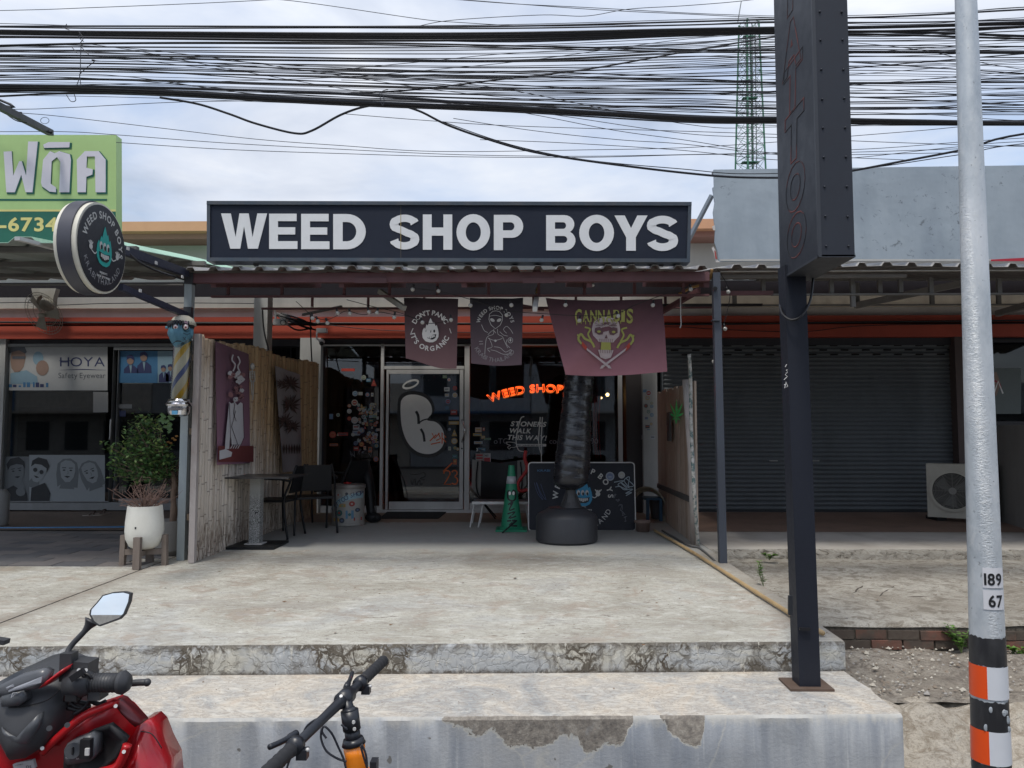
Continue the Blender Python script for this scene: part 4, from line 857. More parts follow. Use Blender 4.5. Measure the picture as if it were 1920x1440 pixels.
# green optician sign
YG = 6.7
gs = thing('green_sign', 'pale green sign with white Thai letters over a dark green phone number band', 'sign', P(100, 452, YG)); fg = FP(YG)
M_lg = paint('pale_green_sheet', (.45, .66, .27), .5, .2, (.25, .36, .16), 1.5); M_dg = flat('deep_green_print', (.012, .13, .09), .5); M_yl = flat('pale_yellow_print', (.75, .66, .25), .5); M_lilac = flat('lilac_white_print', (.72, .71, .80), .5)
mb = MB(); mb.poly([(-400, 252), (217.5, 253), (218, 455), (-400, 455)], fg, .10, -.10, 0); mb.build('panel', [M_lg], gs)
mb = MB(); mb.rect(-400, 397, 217, 455, fg, .001); mb.rect(-400, 373, 201, 376.5, fg, .001); mb.build('green_band', M_dg, gs)
mb = MB(); mb.rect(-400, 393, 217, 396.5, fg, .001); mb.build('yellow_line', M_yl, gs)
def thai(name, cont):
    mb = MB(); cs = cont if isinstance(cont[0][0], (list, tuple)) else [cont]
    o = grow(cs[0], 1.8); mb.poly([(p[0]+1.6, p[1]+1.6) for p in o], fg, .002, .003, 1)
    mb.poly(cs, fg, .002, .007, 0); mb.build(name, [M_lilac, M_dg], gs)
thai('thai_letter', [(8, 285), (23, 284), (26, 330), (37, 303), (42, 303), (50, 330), (54, 266), (72, 266), (62, 361), (49, 361), (41, 328), (29, 361), (13, 361)])
thai('thai_letter', [(82, 300), (95, 284), (104, 288), (112, 284), (132, 290), (134, 300), (131, 361), (112, 361), (114, 304), (108, 295), (98, 303), (96, 345), (106, 352), (106, 361), (94, 360), (80, 350), (78, 343)])
thai('thai_letter', [(82, 272), (92, 267), (132, 267), (131, 277), (84, 278)])
thai('thai_letter', [(146, 361), (145, 300), (160, 284), (186, 284), (199, 300), (199, 361), (180, 361), (179, 294), (164, 294), (163, 315), (175, 318), (174, 328), (163, 332), (162, 361)])
mb = MB()
mb.text('-6734', 0, 434, 26, fg, 'bold', .1, base=.005, width=108); mb.text('08', -60, 434, 26, fg, 'bold', .1, base=.005); mb.build('phone_number', M_yl, gs)
MB().bar(P(95, 249, YG-.1), P(-20, 190, YG-1.2), .05, .05).build('stay_wire', M_black, gs)

# ------------------------------------------------------------------ round hanging sign
Xs = -3.13; ys0 = PX(192, 467, Xs).y; cz = PX(192, 466, Xs).z; RD = .345
rs = thing('round_sign', 'round black hanging sign with turquoise flame face and circular white lettering', 'sign', (Xs-.1, ys0, cz))
ax = Matrix.Rotation(math.pi/2, 3, 'Y')
M_blk = paint('black_sign_paint', (.016, .018, .025), .42, .15, (.05, .05, .06), 3); M_cr = paint('yellowed_acrylic', (.72, .70, .60), .5, .25, (.35, .3, .2), 3)
M_side = paint('charcoal_drum', (.06, .062, .08), .45, .2, (.03, .03, .04), 2)
MB().lathe([(RD-.02, -.05), (RD, -.048), (RD, .048), (RD-.02, .05)], (Xs-.085, ys0, cz), 48, ax).build('drum', M_side, rs, 'auto')
MB().lathe([(RD-.012, 0), (RD-.012, .034), (RD-.05, .036)], (Xs-.038, ys0, cz), 48, ax).build('rim', M_cr, rs, 'auto')
MB().lathe([(RD-.012, 0), (RD-.012, -.03), (RD-.05, -.032)], (Xs-.133, ys0, cz), 48, ax).build('rim', M_cr, rs, 'auto')
MB().lathe([(.0001, 0), (RD-.028, 0), (RD-.028, .006), (.0001, .0062)], (Xs-.002, ys0, cz), 48, ax).build('face', M_blk, rs)
k_ = .32/88.0  # metres per unit of the artwork, drawn 88 units in radius
def disk_xf(X, sgn=1): return lambda u, v, w: Vector((X+w, ys0+u*k_, cz-v*k_))
dx_ = disk_xf(Xs+.004)
M_wh = flat('white_print', (.55, .55, .53), .5); M_tq = flat('turquoise_print', (.02, .36, .32), .5)
mb = MB(); mb.arc('WEED SHOP BOYS', 0, 0, 60, 15, dx_, -82, 96, 'bold', base=.002); mb.build('lettering', M_wh, rs)
mb = MB(); mb.arc('KRABI THAILAND', 0, 0, 74, 12, dx_, 247, 113, 'thin', True, base=.002); mb.build('lettering', flat('dim_print', (.30, .30, .31), .5), rs)
def flame(mb, cx, cy, s_, xf, m0=0, mw=1, mk=2, base=.002, eyes=3):
    pts = [(0, -44), (5, -34), (9, -26), (12, -30), (17, -16), (21, -20), (26, -4), (28, 8), (27, 20), (20, 32), (9, 38), (-4, 38), (-17, 34), (-26, 23), (-28, 10), (-26, -3), (-21, -12), (-18, -7), (-13, -22), (-9, -18), (-5, -32)]
    mb.poly([(cx+a*s_, cy+b*s_) for a, b in pts], xf, .002, base, m0)
    for i in range(eyes):
        ex = cx+(-14+13*i)*s_*(1 if eyes == 3 else 1.1); mb.disc(ex, cy-2*s_, 5*s_, xf, base+.003, 12, 1.7, mw); mb.disc(ex+1*s_, cy+1*s_, 3*s_, xf, base+.006, 10, 1.7, mk)
    mb.poly([(cx+a*s_, cy+b*s_) for a, b in ((-20, 11), (0, 14), (20, 11), (17, 24), (8, 29), (-8, 29), (-17, 24))], xf, .002, base+.003, mk)
    for i in range(5): mb.rect(cx+(-14.5+6*i)*s_, cy+(14.8-abs(i-2)*.4)*s_, cx+(-9.5+6*i)*s_, cy+(25-abs(i-2)*2)*s_, xf, base+.006, mw)
mb = MB(); flame(mb, 4, -2, 1.0, dx_, 0, 1, 2)
for sgx in (-1, 1):
    hx = 4+sgx*46; mb.ribbon(smooth_path([Vector((4+sgx*27, 12)), Vector((4+sgx*34, 17)), Vector((hx, 12))]), 2.4, dx_, .003, 1)
    mb.disc(hx+sgx*3, 6, 6, dx_, .0035, 10, 1, 1)
    for k in range(4): mb.ribbon([Vector((hx+sgx*3, 4)), Vector((hx+sgx*(-4+k*5), -7+abs(k-1.5)*2))], 2.8, dx_, .004, 1)
mb.text('support', -10, 52, 6, dx_, 'bold', m=1); mb.text('local growers', -20, 60, 6, dx_, 'bold', m=1)
mb.build('flame_logo', [M_tq, M_wh, M_black], rs)
M_brk = paint('navy_bracket', (.03, .035, .06), .5, .3, (.02, .02, .03), 4)
MB().bar(PX(226, 538, Xs-.05), P(352, 592, A-.04), .04, .05).build('bracket_arm', M_brk, rs)
MB().bar(PX(228, 468, Xs-.05), P(350, 512, A-.04), .05, .07).build('bracket_arm', M_brk, rs)
MB().tube(smooth_path([PX(236, 470, Xs-.05), PX(262, 492, Xs), PX(295, 508, Xs), P(345, 524, A)]), .01, 6).build('supply_cable', M_black, rs)
for (u, v) in ((240, 466), (293, 493), (342, 519), (263, 545)): MB().cbox(PX(u, v, Xs+.03), (.01, .03, .025)).build('clip', M_alu, rs)

# ------------------------------------------------------------------ tall tattoo sign
yt_f, yt_n = 4.35, 3.77; Xt = P(1463, 525, yt_f).x; wt = .175
ztb = P(1463, 525, yt_f).z
M_tt1 = paint('charcoal_sheet', (.024, .028, .038), .5, .2, (.045, .05, .065), 1.4, 0, .02, .35)
ts = thing('tattoo_sign', 'tall charcoal box sign with engraved red edged TATTOO letters on a steel post', 'sign', G(1512, 1288, z_tread))
zt_ = 4.6
mb = MB(); mb.box((Xt, yt_n, ztb), (Xt+wt, yt_f, zt_)); mb.build('box', M_tt1, ts)
mb = MB(); mb.box((Xt-.004, yt_n-.004, ztb-.004), (Xt+.012, yt_n+.012, zt_)); mb.box((Xt-.004, yt_n, ztb-.004), (Xt+wt+.004, yt_f+.004, ztb+.008)); mb.build('corner_trim', flat('trim_charcoal', (.035, .04, .05), .5), ts)
rv = MB(); rv.ball((0, 0, 0), .006, 8); rvm = mesh_only(rv, 'rivet', M_tt1, True)
for i in range(16):
    z = ztb+.05+i*.15
    for xx in (.035, wt-.03): inst('rivet', rvm, ts, (Xt+xx, yt_n-.003, z+random.uniform(-.004, .004)))
xfT = lambda u, v, w: Vector((Xt-.005-w*0, yt_f-u, v))
def tat(ch, z0, h, w, y_mid):
    mb = MB(); vs, fs, x0, x1 = glyph(ch, 'line')
    def put(p): return Vector((Xt-.001-p[2]*.10, y_mid+w/2-(p[0]-x0)/(x1-x0)*w-p[1]*0.03+.01, z0+p[1]*h))
    mb.add([put(p) for p in vs], fs); mb.build('letter', M_redl, ts)
s = N('engraved_red_line'); z_ = s.noise(6, 3, .5); M_redl = s.done(s.mix(s.ramp(z_, (.44, 0.0), (.56, 1.0)), (.012, .012, .015), (.14, .035, .03)), .7)
ym = (yt_f+yt_n)/2+.02
def zL(py): return P(1495, py, ym).z
for ch, a, b in (('O', 400, 482), ('O', 307, 395), ('T', 206, 302), ('T', 114, 207), ('A', 38, 134), ('T', -68, 26)): tat(ch, zL(b), zL(a)-zL(b), .30, ym)
pb, ptp = G(1512, 1286, z_tread), P(1484, 500, yt_f-.06)
pb = Vector((pb.x, pb.y, z_tread+.012))
MB().bar(pb, ptp, .115, .115, (0, 1, 0)).build('post', paint('black_blue_post', (.017, .020, .030), .55, .3, (.01, .011, .015), 3, 0, .08, .3), ts)
MB().box((pb.x-.12, pb.y-.10, z_tread+.002), (pb.x+.115, pb.y+.10, z_tread+.014)).build('base_plate', paint('rusty_plate', (.11, .075, .055), .8, .5, (.06, .03, .02), 12), ts)
MB().rect(1477, 1116, 1484, 1152, FP(4.27), .0, depth=.02).build('tape_patch', flat('black_tape', (.015, .017, .022), .6), ts); MB().bar(P(1499, 1179, 4.27), P(1519, 1180, 4.27), .012, .014).build('strap', M_black, ts)
mb = MB(); xf = FP(4.262)
for w_ in ([(1470, 722), (1474, 718), (1477, 724), (1471, 728), (1474, 716)], [(1470, 712), (1476, 706), (1472, 702)], [(1473, 700), (1478, 698), (1474, 694), (1478, 692)], [(1472, 688), (1475, 683)]): mb.ribbon([Vector(p) for p in w_], 1.3, xf, .001)
mb.build('white_tag', M_white, ts)
MB().tube(smooth_path([P(1525, 515, 4.3), P(1520, 560, 4.25), P(1505, 590, 4.2), P(1485, 600, 4.2), P(1468, 590, 4.25), P(1462, 572, 4.35)]), .007, 6).build('loose_cable', M_black, ts, True)
# cement pad round the post plate
mb = MB(); cpf = lambda u, v, w: Vector((pb.x+u, pb.y+v, z_tread+w))
outer = [(-.27+random.uniform(-.02, .02), -.22), (-.1, -.235), (.1, -.22), (.30, -.215), (.33, -.05), (.31, .14), (.0, .15), (-.25, .15), (-.29, -.05)]; mb.poly(outer, cpf, .003, -.002); o = mb.build('cement_patch', mat_tread()); o['kind'] = 'structure'

# ------------------------------------------------------------------ galvanised lamp pole with reflective bands
YP = 3.0
gp = thing('galvanised_pole', 'galvanised tapering pole with black, orange and white bands and number plates', 'pole', Vector((P(1866, 1440, YP).x, YP, Z_ROAD)))
def pc(py): return P(1811+(py/1440)*48, py, YP)
def prad(py): return (23.7+(py/1440)*15.3)/1440*YP*.79
s = N('galvanised_steel'); x, y, z = s.xyz(); sp = s.voro(34, 'F1'); m_ = s.noise(5, 6, .7, s.map(scale=(1, 1, .5))); m2 = s.noise(26, 5, .7, s.map(scale=(1, 1, .6)), .8)
c = s.ramp(m_, (.32, (.36, .40, .43)), (.5, (.52, .555, .575)), (.7, (.66, .685, .70))); c = s.mix(s.ramp(m2, (.55, 0.0), (.66, .5)), c, (.62, .63, .62)); c = s.mix(s.ramp(s.noise(60, 2, .5), (.68, 0), (.74, .6)), c, (.14, .15, .16))
# drips of zinc in a run down the street side
run = s.math('ABSOLUTE', s.math('SUBTRACT', s.math('SUBTRACT', x, s.math('MULTIPLY', z, -.028)), P(1828, 500, YP).x-.0)); mk = s.ramp(s.math('ADD', run, s.math('MULTIPLY', s.math('SUBTRACT', m2, .5), .02)), (.008, 1.0), (.03, 0.0))
w1 = s.noise(60, 4, .8, s.map(scale=(.5, .5, 1.0)), 2.0)
c = s.mix(s.math('MULTIPLY', mk, s.ramp(w1, (.42, 0.0), (.62, .55))), c, (.72, .73, .72)); s.bump(s.math('ADD', s.math('MULTIPLY', mk, s.math('MULTIPLY', w1, 2.2)), s.math('MULTIPLY', m2, .5)), .45, .008)
M_galv = s.done(c, s.ramp(m_, (.3, .38), (.7, .55)), .35)
pys = [-1400, -700, 0, 400, 800, 1100, 1250, 1440, 1600, 1700]
cen = [pc(p) for p in pys]; k_low = (Z_ROAD-.05); cen[-1] = Vector((pc(1700).x, YP, k_low))
MB().tube(cen, [prad(p) for p in pys], 40).build('shaft', M_galv, gp, True)
mb = MB()
for j in range(12): pass
def sleeve(name, py0, py1, a0, a1, mat, jag=0, pr=.0015):
    mb = MB(); n = max(6, int((a1-a0)/8)); k = 4
    for i in range(n+1):
        a = R(a0+(a1-a0)*i/n)
        for j in range(k+1):
            py = py0+(py1-py0)*j/k
            if j in (0, k): py += jag*mnoise.noise(Vector((i*.55, py0, 3)))*(1 if j else -1)
            c_ = pc(py); r = prad(py)+pr; mb.v.append(c_+Vector((r*math.sin(a), -r*math.cos(a), 0)))
    mb.f = [(i*(k+1)+j, (i+1)*(k+1)+j, (i+1)*(k+1)+j+1, i*(k+1)+j+1) for i in range(n) for j in range(k)]; mb.mi = [0]*len(mb.f)
    return mb.build(name, mat, gp, True)
M_bk = paint('worn_black_band', (.018, .018, .02), .45, .15, (.2, .2, .2), 20); M_or = flat('reflective_orange', (.80, .085, .012), .35); M_rw = flat('reflective_white', (.66, .68, .71), .35)
for a, b in ((1190, 1243), (1308, 1372), (1424, 1560)): sleeve('black_band', a, b, -180, 180, M_bk, 7)
for a, b in ((1243, 1303), (1362, 1424)):
    sleeve('orange_patch', a, b, -122, -34, M_or, 0, .003); sleeve('white_patch', a, b, -34, 60, M_rw, 0, .003)
mb = MB()
for _ in range(7):
    pyc = random.uniform(1318, 1364); a = R(random.uniform(-60, 35)); c_ = pc(pyc); r = prad(pyc)+.003; q = c_+Vector((r*math.sin(a), -r*math.cos(a), 0)); MB().ball(q, random.uniform(.004, .009), 8, (1, .15, 1.5)).build('chipped_paint', M_galv, gp, True)
def plate(py0, py1, txt, a0=-38, a1=38):
    o = sleeve('number_plate', py0, py1, a0, a1, flat('plate_white', (.66, .66, .68), .5), 0, .003)
    mb = MB(); def_c = -4 if len(txt) == 3 else 2
    h = .044; tot = tw(txt, 'bold')*h*.8; x = -tot/2
    def xf(u, v, w):
        a = R(def_c)+u/prad(py0); c_ = pc(py1-5); r = prad(py0)+.0035+w; return Vector((c_.x+r*math.sin(a), c_.y-r*math.cos(a), c_.z-v))
    mb.text(txt, x, 0, h, xf, 'bold', .09, .8, base=.0015); mb.build('digits', M_black, o)
plate(1060, 1097, '189'); plate(1101, 1137, '67')
# ------------------------------------------------------------------ banners
def cloth(name, parent, corners, wob, mats, Y, nu=28, nv=24, sag=0.0, wavy=None, th=.002):
    """cloth between sighted corners (tl, tr, br, bl) with real folds; returns mesh and a mapping for print"""
    tl_, tr_, br_, bl_ = corners
    def uv(s_, t):
        u = (tl_[0]*(1-s_)+tr_[0]*s_)*(1-t)+(bl_[0]*(1-s_)+br_[0]*s_)*t; v = (tl_[1]*(1-s_)+tr_[1]*s_)*(1-t)+(bl_[1]*(1-s_)+br_[1]*s_)*t
        v += sag*4*s_*(1-s_)*(1-t); 
        if wavy: v += wavy(s_)*t
        return u, v
    mb = MB()
    for i in range(nu+1):
        for j in range(nv+1):
            u, v = uv(i/nu, j/nv); mb.v.append(P(u, v, Y)+Vector((0, wob(u, v), 0)))
    w = nv+1
    for i in range(nu):
        for j in range(nv): a = i*w+j; mb.f.append((a, a+1, a+w+1, a+w)); mb.mi.append(0)
    k = len(mb.v); mb.v += [v+Vector((0, th, 0)) for v in mb.v[:k]]
    for i in range(nu):
        for j in range(nv): a = k+i*w+j; mb.f.append((a, a+w, a+w+1, a+1)); mb.mi.append(1 if len(mats) > 1 else 0)
    return mb.build(name, mats, parent, True), FP(Y, wob)
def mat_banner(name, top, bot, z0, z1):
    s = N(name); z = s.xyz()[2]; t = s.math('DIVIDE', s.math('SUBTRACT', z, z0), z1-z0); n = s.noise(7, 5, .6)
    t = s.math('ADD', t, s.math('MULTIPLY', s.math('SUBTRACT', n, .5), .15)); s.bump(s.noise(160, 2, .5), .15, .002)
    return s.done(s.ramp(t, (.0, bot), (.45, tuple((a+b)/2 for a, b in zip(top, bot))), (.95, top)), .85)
M_cb = flat('cloth_back', (.45, .42, .44), .85); M_prw = flat('cloth_white_print', (.78, .75, .72), .8)
YN = 7.75
b1 = thing('banner', 'faded brown banner printed with a white flame face ringed by lettering', 'banner', P(808, 556, YN), 'cloth banners hanging under the shop awning')
wb1 = lambda u, v: .008*math.sin(u*.12+v*.02)+.03*max(0, (v-640)/45)*math.sin((u-760)*.03)
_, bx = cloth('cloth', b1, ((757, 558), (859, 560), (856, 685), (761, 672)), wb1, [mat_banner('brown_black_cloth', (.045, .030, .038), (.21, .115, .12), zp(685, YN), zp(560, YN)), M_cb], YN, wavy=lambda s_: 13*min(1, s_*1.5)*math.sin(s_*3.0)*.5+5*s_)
mb = MB(); mb.arc("DON'T PANIC", 807, 620, 29, 9.2, bx, -66, 66, 'bold', base=.008); mb.arc("IT'S ORGANIC", 807, 620, 38, 9.2, bx, 262, 108, 'bold', True, base=.008)
mb.ribbon([Vector((771, 625)), Vector((775, 616))], 1.2, bx, .008); mb.ribbon([Vector((843, 616)), Vector((846, 625))], 1.2, bx, .008); mb.build('lettering', M_prw, b1)
mb = MB(); flame(mb, 807.5, 621, .56, bx, 0, 0, 1, .020); mb.build('flame_print', [M_prw, flat('print_black', (.02, .016, .02), .8)], b1)
b2 = thing('banner', 'dark banner printed with an outlined alien smoking under curved lettering', 'banner', P(930, 556, YN), 'cloth banners hanging under the shop awning')
wb2 = lambda u, v: .010*math.sin(u*.1+1+v*.02)+.012*math.sin(v*.05)
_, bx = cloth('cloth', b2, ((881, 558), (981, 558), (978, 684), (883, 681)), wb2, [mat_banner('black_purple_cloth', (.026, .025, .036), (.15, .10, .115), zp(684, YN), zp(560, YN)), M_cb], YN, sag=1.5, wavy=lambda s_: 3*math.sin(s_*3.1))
M_prl = flat('cloth_grey_print', (.58, .57, .56), .8); M_prd = flat('cloth_dim_print', (.34, .31, .32), .8)
mb = MB(); mb.arc('WEED SHOP BOYS', 929, 610, 29, 7, bx, -84, 82, 'bold', base=.008); mb.build('lettering', M_prl, b2)
mb = MB(); mb.arc('KRABI THAILAND', 929, 636, 43, 8, bx, 247, 122, 'thin', True, base=.008); mb.build('lettering', M_prd, b2)
mb = MB(); hd = [(929, 617), (921, 610), (917, 600), (918, 590), (924, 584.5), (930, 583.5), (937, 585), (942, 591), (942, 601), (938, 610)]
mb.ribbon([Vector(p) for p in hd], 1.0, bx, .008, closed=True)
for pts in ([(917, 594), (929, 592), (942, 595)], [(926, 617), (925, 627), (915, 631), (911, 640), (909, 664)], [(933, 617), (934, 627), (942, 631), (946, 640), (952, 652)], [(915, 634), (925, 638), (935, 637), (942, 634)], [(917, 634), (923, 650), (914, 654), (919, 660)], [(926, 650), (938, 652), (948, 660), (958, 655), (957, 662), (944, 664), (930, 658), (920, 656)], [(951, 636), (949, 644), (956, 652)], [(903, 609), (908, 620), (915, 624)], [(905, 640), (898, 640)], [(906, 645), (899, 645)], [(950, 625), (944, 618), (950, 612), (957, 618), (962, 626)], [(915, 628), (924, 620), (930, 625)], [(937, 622), (944, 628), (952, 630)]): mb.ribbon(smooth_path([Vector(p) for p in pts], 3), .8, bx, .008)
for ex, r_ in ((923.5, .5), (936, -.5)): mb.disc(ex, 601, 4.6, bx, .010, 12, .62, rot=-r_*-1)
mb.ribbon(circ(957, 638, 4.4, 5, 0, 345, 16), .8, bx, .0085, closed=True); mb.poly([(957, 633.5), (959, 638), (957, 641), (955, 638)], bx, .001, .009); mb.disc(929, 639, 2.2, bx, .009, 8); mb.build('alien_print', M_prl, b2)
b3 = thing('banner', 'wide maroon banner with a skull, crossed joints and dripping CANNABIS lettering', 'banner', P(1135, 556, YN-.15), 'cloth banners hanging under the shop awning')
YM = YN-.15
wb3 = lambda u, v: .020*math.sin((u-1025)*.035+(v-560)*.03)*(1+(v-560)/140)+.012*math.sin((u+v)*.06)
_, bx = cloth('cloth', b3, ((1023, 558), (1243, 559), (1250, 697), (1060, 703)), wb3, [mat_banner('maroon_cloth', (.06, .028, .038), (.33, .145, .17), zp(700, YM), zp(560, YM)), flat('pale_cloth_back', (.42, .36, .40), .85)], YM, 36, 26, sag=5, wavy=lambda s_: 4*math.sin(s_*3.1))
M_acid = flat('acid_green_print', (.36, .36, .10), .8); M_bone = flat('bone_print', (.48, .40, .40), .8); M_bonel = flat('bone_shade_print', (.13, .07, .08), .8); M_redp = flat('red_tip_print', (.42, .06, .04), .8)
mb = MB(); 
for i, ch in enumerate('CANNABIS'): mb.text(ch, 1078+i*14.2-(3 if i == 7 else 0)+(1 if ch == 'I' else 0), 604+(2 if i in (0, 7) else 0), 26 if i in (0, 7) else 22, bx, 'bold', width=12.5 if ch != 'I' else 7, base=.012)
for i in range(11): u = 1081+i*8.2; mb.ribbon([Vector((u, 602)), Vector((u+.5, 607+random.uniform(0, 4)))], [2.2, 1.0], bx, .0125)
mb.build('lettering', M_acid, b3)
mb = MB()
for i in range(24): u = 1080+random.random()*110; v = random.uniform(581, 603); mb.ribbon([Vector((u, v)), Vector((u+random.uniform(-3, 3), v+random.uniform(2, 5)))], 1.1, bx, .0175)
mb.build('lettering_drips', M_bonel, b3)
mb = MB(); cx = 1136
mb.poly([(cx-25, 630), (cx-27, 618), (cx-24, 606), (cx-14, 598), (cx, 595), (cx+14, 598), (cx+24, 606), (cx+27, 618), (cx+25, 630), (cx+18, 637), (cx+14, 642), (cx-14, 642), (cx-18, 637)], bx, .001, .012, 0)
mb.poly([(cx-15, 656), (cx+15, 656), (cx+10, 670), (cx, 673), (cx-10, 670)], bx, .001, .012, 0)
for sg_ in (-1, 1):
    mb.poly([(cx+sg_*5, 622), (cx+sg_*12, 614), (cx+sg_*21, 616), (cx+sg_*22, 624), (cx+sg_*14, 629), (cx+sg_*7, 628)][::sg_], bx, .001, .016, 2)
    mb.disc(cx+sg_*14, 623, 3.6, bx, .019, 10, .6, 1)
    mb.ribbon([Vector((cx+sg_*2, 609)), Vector((cx+sg_*8, 612)), Vector((cx+sg_*20, 611))], 1.0, bx, .018, 2)
    mb.poly([(cx+sg_*40, 651), (cx+sg_*36, 658), (cx-sg_*6, 690), (cx-sg_*8, 686)][::sg_], bx, .001, .020+.003*sg_, 0)
    mb.poly([(cx-sg_*7, 684), (cx-sg_*11, 691), (cx-sg_*4, 690)][::sg_], bx, .001, .020, 0)
    mb.poly([(cx+sg_*45, 641), (cx+sg_*46, 650), (cx+sg_*38, 658), (cx+sg_*36, 652)][::sg_], bx, .001, .018, 3)
    mb.ribbon(smooth_path([Vector((cx+sg_*46, 646)), Vector((cx+sg_*52, 636)), Vector((cx+sg_*47, 627)), Vector((cx+sg_*40, 636)), Vector((cx+sg_*28, 642)), Vector((cx+sg_*22, 652))]), 4.0, bx, .010, 1)
    mb.ribbon(smooth_path([Vector((cx+sg_*40, 614)), Vector((cx+sg_*30, 618)), Vector((cx+sg_*34, 628)), Vector((cx+sg_*28, 640))]), 3.2, bx, .0105, 1)
    mb.disc(cx+sg_*53, 629, 1.4, bx, .01, 8, 1.5, 1); mb.disc(cx+sg_*52, 640, 1.2, bx, .01, 8, 1, 1)
for i in range(7): mb.ribbon([Vector((cx-12+i*4, 636)), Vector((cx-12+i*4, 642))], .8, bx, .018, 2); mb.ribbon([Vector((cx-10+i*3.4, 656)), Vector((cx-10+i*3.4, 662))], .8, bx, .018, 2)
mb.poly([(cx, 628), (cx+3, 635), (cx-3, 635)], bx, .001, .018, 2); mb.poly([(cx-9, 642), (cx+9, 642), (cx+10, 656), (cx+5, 664), (cx-5, 664), (cx-10, 656)], bx, .001, .0125, 1)
for i in range(12): mb.ribbon([Vector((cx+random.uniform(-22, 22), 600+random.random()*12)), Vector((cx+random.uniform(-22, 22), 604+random.random()*10))], .6, bx, .0165, 2)
mb.build('skull_print', [M_bone, M_acid, M_bonel, M_redp], b3)

# ------------------------------------------------------------------ string lights
sl_ = thing('string_lights', 'string of clear bulbs looped under the shop awning across the banners', 'string lights', P(1000, 570, 7.4))
M_bulb = flat('bulb_glass', (.40, .39, .36), .12, 0, .8); bm = MB(); bm.ball((0, 0, -.03), .021, 12); bm.lathe([(.010, -.012), (.011, .02)], (0, 0, 0), 8, None, (1, 1), 1); bme = mesh_only(bm, 'bulb', [M_bulb, M_black], True)
wires = [[(555, 565), (585, 592), (594, 596), (612, 600), (632, 592)], [(632, 592), (650, 583), (680, 590), (708, 585), (740, 590), (760, 592), (790, 600)], [(650, 562), (700, 575), (755, 588), (800, 606), (845, 601)], [(775, 541), (822, 546), (884, 562), (948, 582), (1017, 588), (1090, 592), (1150, 590), (1195, 570), (1243, 553), (1294, 535), (1335, 510)], [(1345, 505), (1368, 545), (1362, 590), (1355, 615), (1350, 650), (1340, 675)]]
for k, w_ in enumerate(wires): MB().tube(smooth_path([P(u, v, 7.35+.25*(k < 3)) for u, v in w_], 5), .0035, 5).build('wire', M_black, sl_)
for (u, v) in ((585, 592), (594, 598), (612, 601), (632, 583), (655, 583), (690, 581), (708, 582), (740, 590), (790, 600), (845, 595), (775, 538), (820, 541), (884, 568), (948, 586), (957, 568), (1017, 596), (1061, 567), (1087, 596), (1157, 588), (1225, 568), (1294, 538), (1363, 543), (1358, 612), (1338, 673), (1113, 530)): inst('bulb', bme, sl_, P(u, v-1, 7.3), (random.uniform(-.3, .3), random.uniform(-.4, .4), 0))
fl = thing('fluorescent_batten', 'tilted lamp batten hanging by the flame face banner', 'lamp', P(712, 548, 7.9)); MB().bar(P(712, 546, 7.9), P(758, 578, 7.6), .05, .05).build('batten', paint('batten_white', (.35, .34, .31), .6, .5, (.15, .13, .1), 8), fl)
f2 = thing('fluorescent_batten', 'lamp batten seen end on with a yellow end cap between two banners', 'lamp', P(1004, 580, 7.8)); MB().bar(P(1008, 545, 7.9), P(1003, 580, 7.2), .045, .045).build('batten', M_alu, f2); MB().bar(P(1009, 542, 7.88), P(1008, 553, 7.7), .03, .05).build('end_cap', flat('yellow_cap', (.5, .3, .06), .6), f2)
bw = MB(); bw.tube(smooth_path([P(1335, 505, 7.2), P(1332, 520, 7.25), P(1320, 532, 7.4), P(1295, 540, 7.6), P(1275, 551, 7.8)]), [.014]*24+[.02], 7); tag(bw.build('driftwood_branch', flat('ochre_wood', (.30, .17, .06), .8), None, True), 'crooked ochre branch tied under the awning corner by the slim post', 'branch')
hs = MB(); hs.tube(smooth_path([P(1276, 552, 7.7), P(1276, 585, 7.7), P(1277, 606, 7.7), P(1275, 615, 7.7)]), .006, 5); tag(hs.build('hanging_string', M_paper, None, True), 'pale string hanging beside the wide maroon banner', 'string')

# ------------------------------------------------------------------ bamboo screen with its hangings
bs = thing('bamboo_screen', 'tall bamboo pole screen, weathered grey at the post and tan further in', 'fence', (-3.1, 9, 0))
s = N('bamboo_cane'); q = s.rand(); x, y, z = s.xyz(); n1 = s.noise(5, 6, .65, s.map(scale=(6, 6, .7)), .4); n2 = s.noise(26, 5, .7, s.map(scale=(3, 3, .35)))
newc = s.mix(q, (.34, .215, .11), (.48, .33, .18)); oldc = s.mix(q, (.46, .39, .32), (.72, .655, .575))
ag = s.math('ADD', s.math('ADD', s.math('MULTIPLY', y, .42), s.math('MULTIPLY', z, .62)), s.math('MULTIPLY', s.math('SUBTRACT', n1, .5), .9))
c = s.mix(s.ramp(s.math('DIVIDE', ag, 8.0), (.50, 0.0), (.57, 1.0)), oldc, newc)
c = s.mix(s.ramp(n1, (.60, 0.0), (.72, .85)), c, (.10, .07, .05)); c = s.mix(s.math('MULTIPLY', s.ramp(z, (.12, 1.0), (.45, 0.0)), s.ramp(n2, (.40, 1.0), (.56, .15))), c, (.13, .09, .06))
nd = s.math('FRACT', s.math('ADD', s.math('MULTIPLY', z, 3.3), s.math('MULTIPLY', q, 7.3))); c = s.mix(s.ramp(nd, (.0, .75), (.03, 0.0), (.97, 0.0), (1.0, .75)), c, (.11, .08, .06))
s.bump(s.math('ADD', n2, s.math('MULTIPLY', s.ramp(nd, (.0, 1.0), (.05, 0.0)), 1.2)), .6, .006); M_bam = s.done(c, .65)
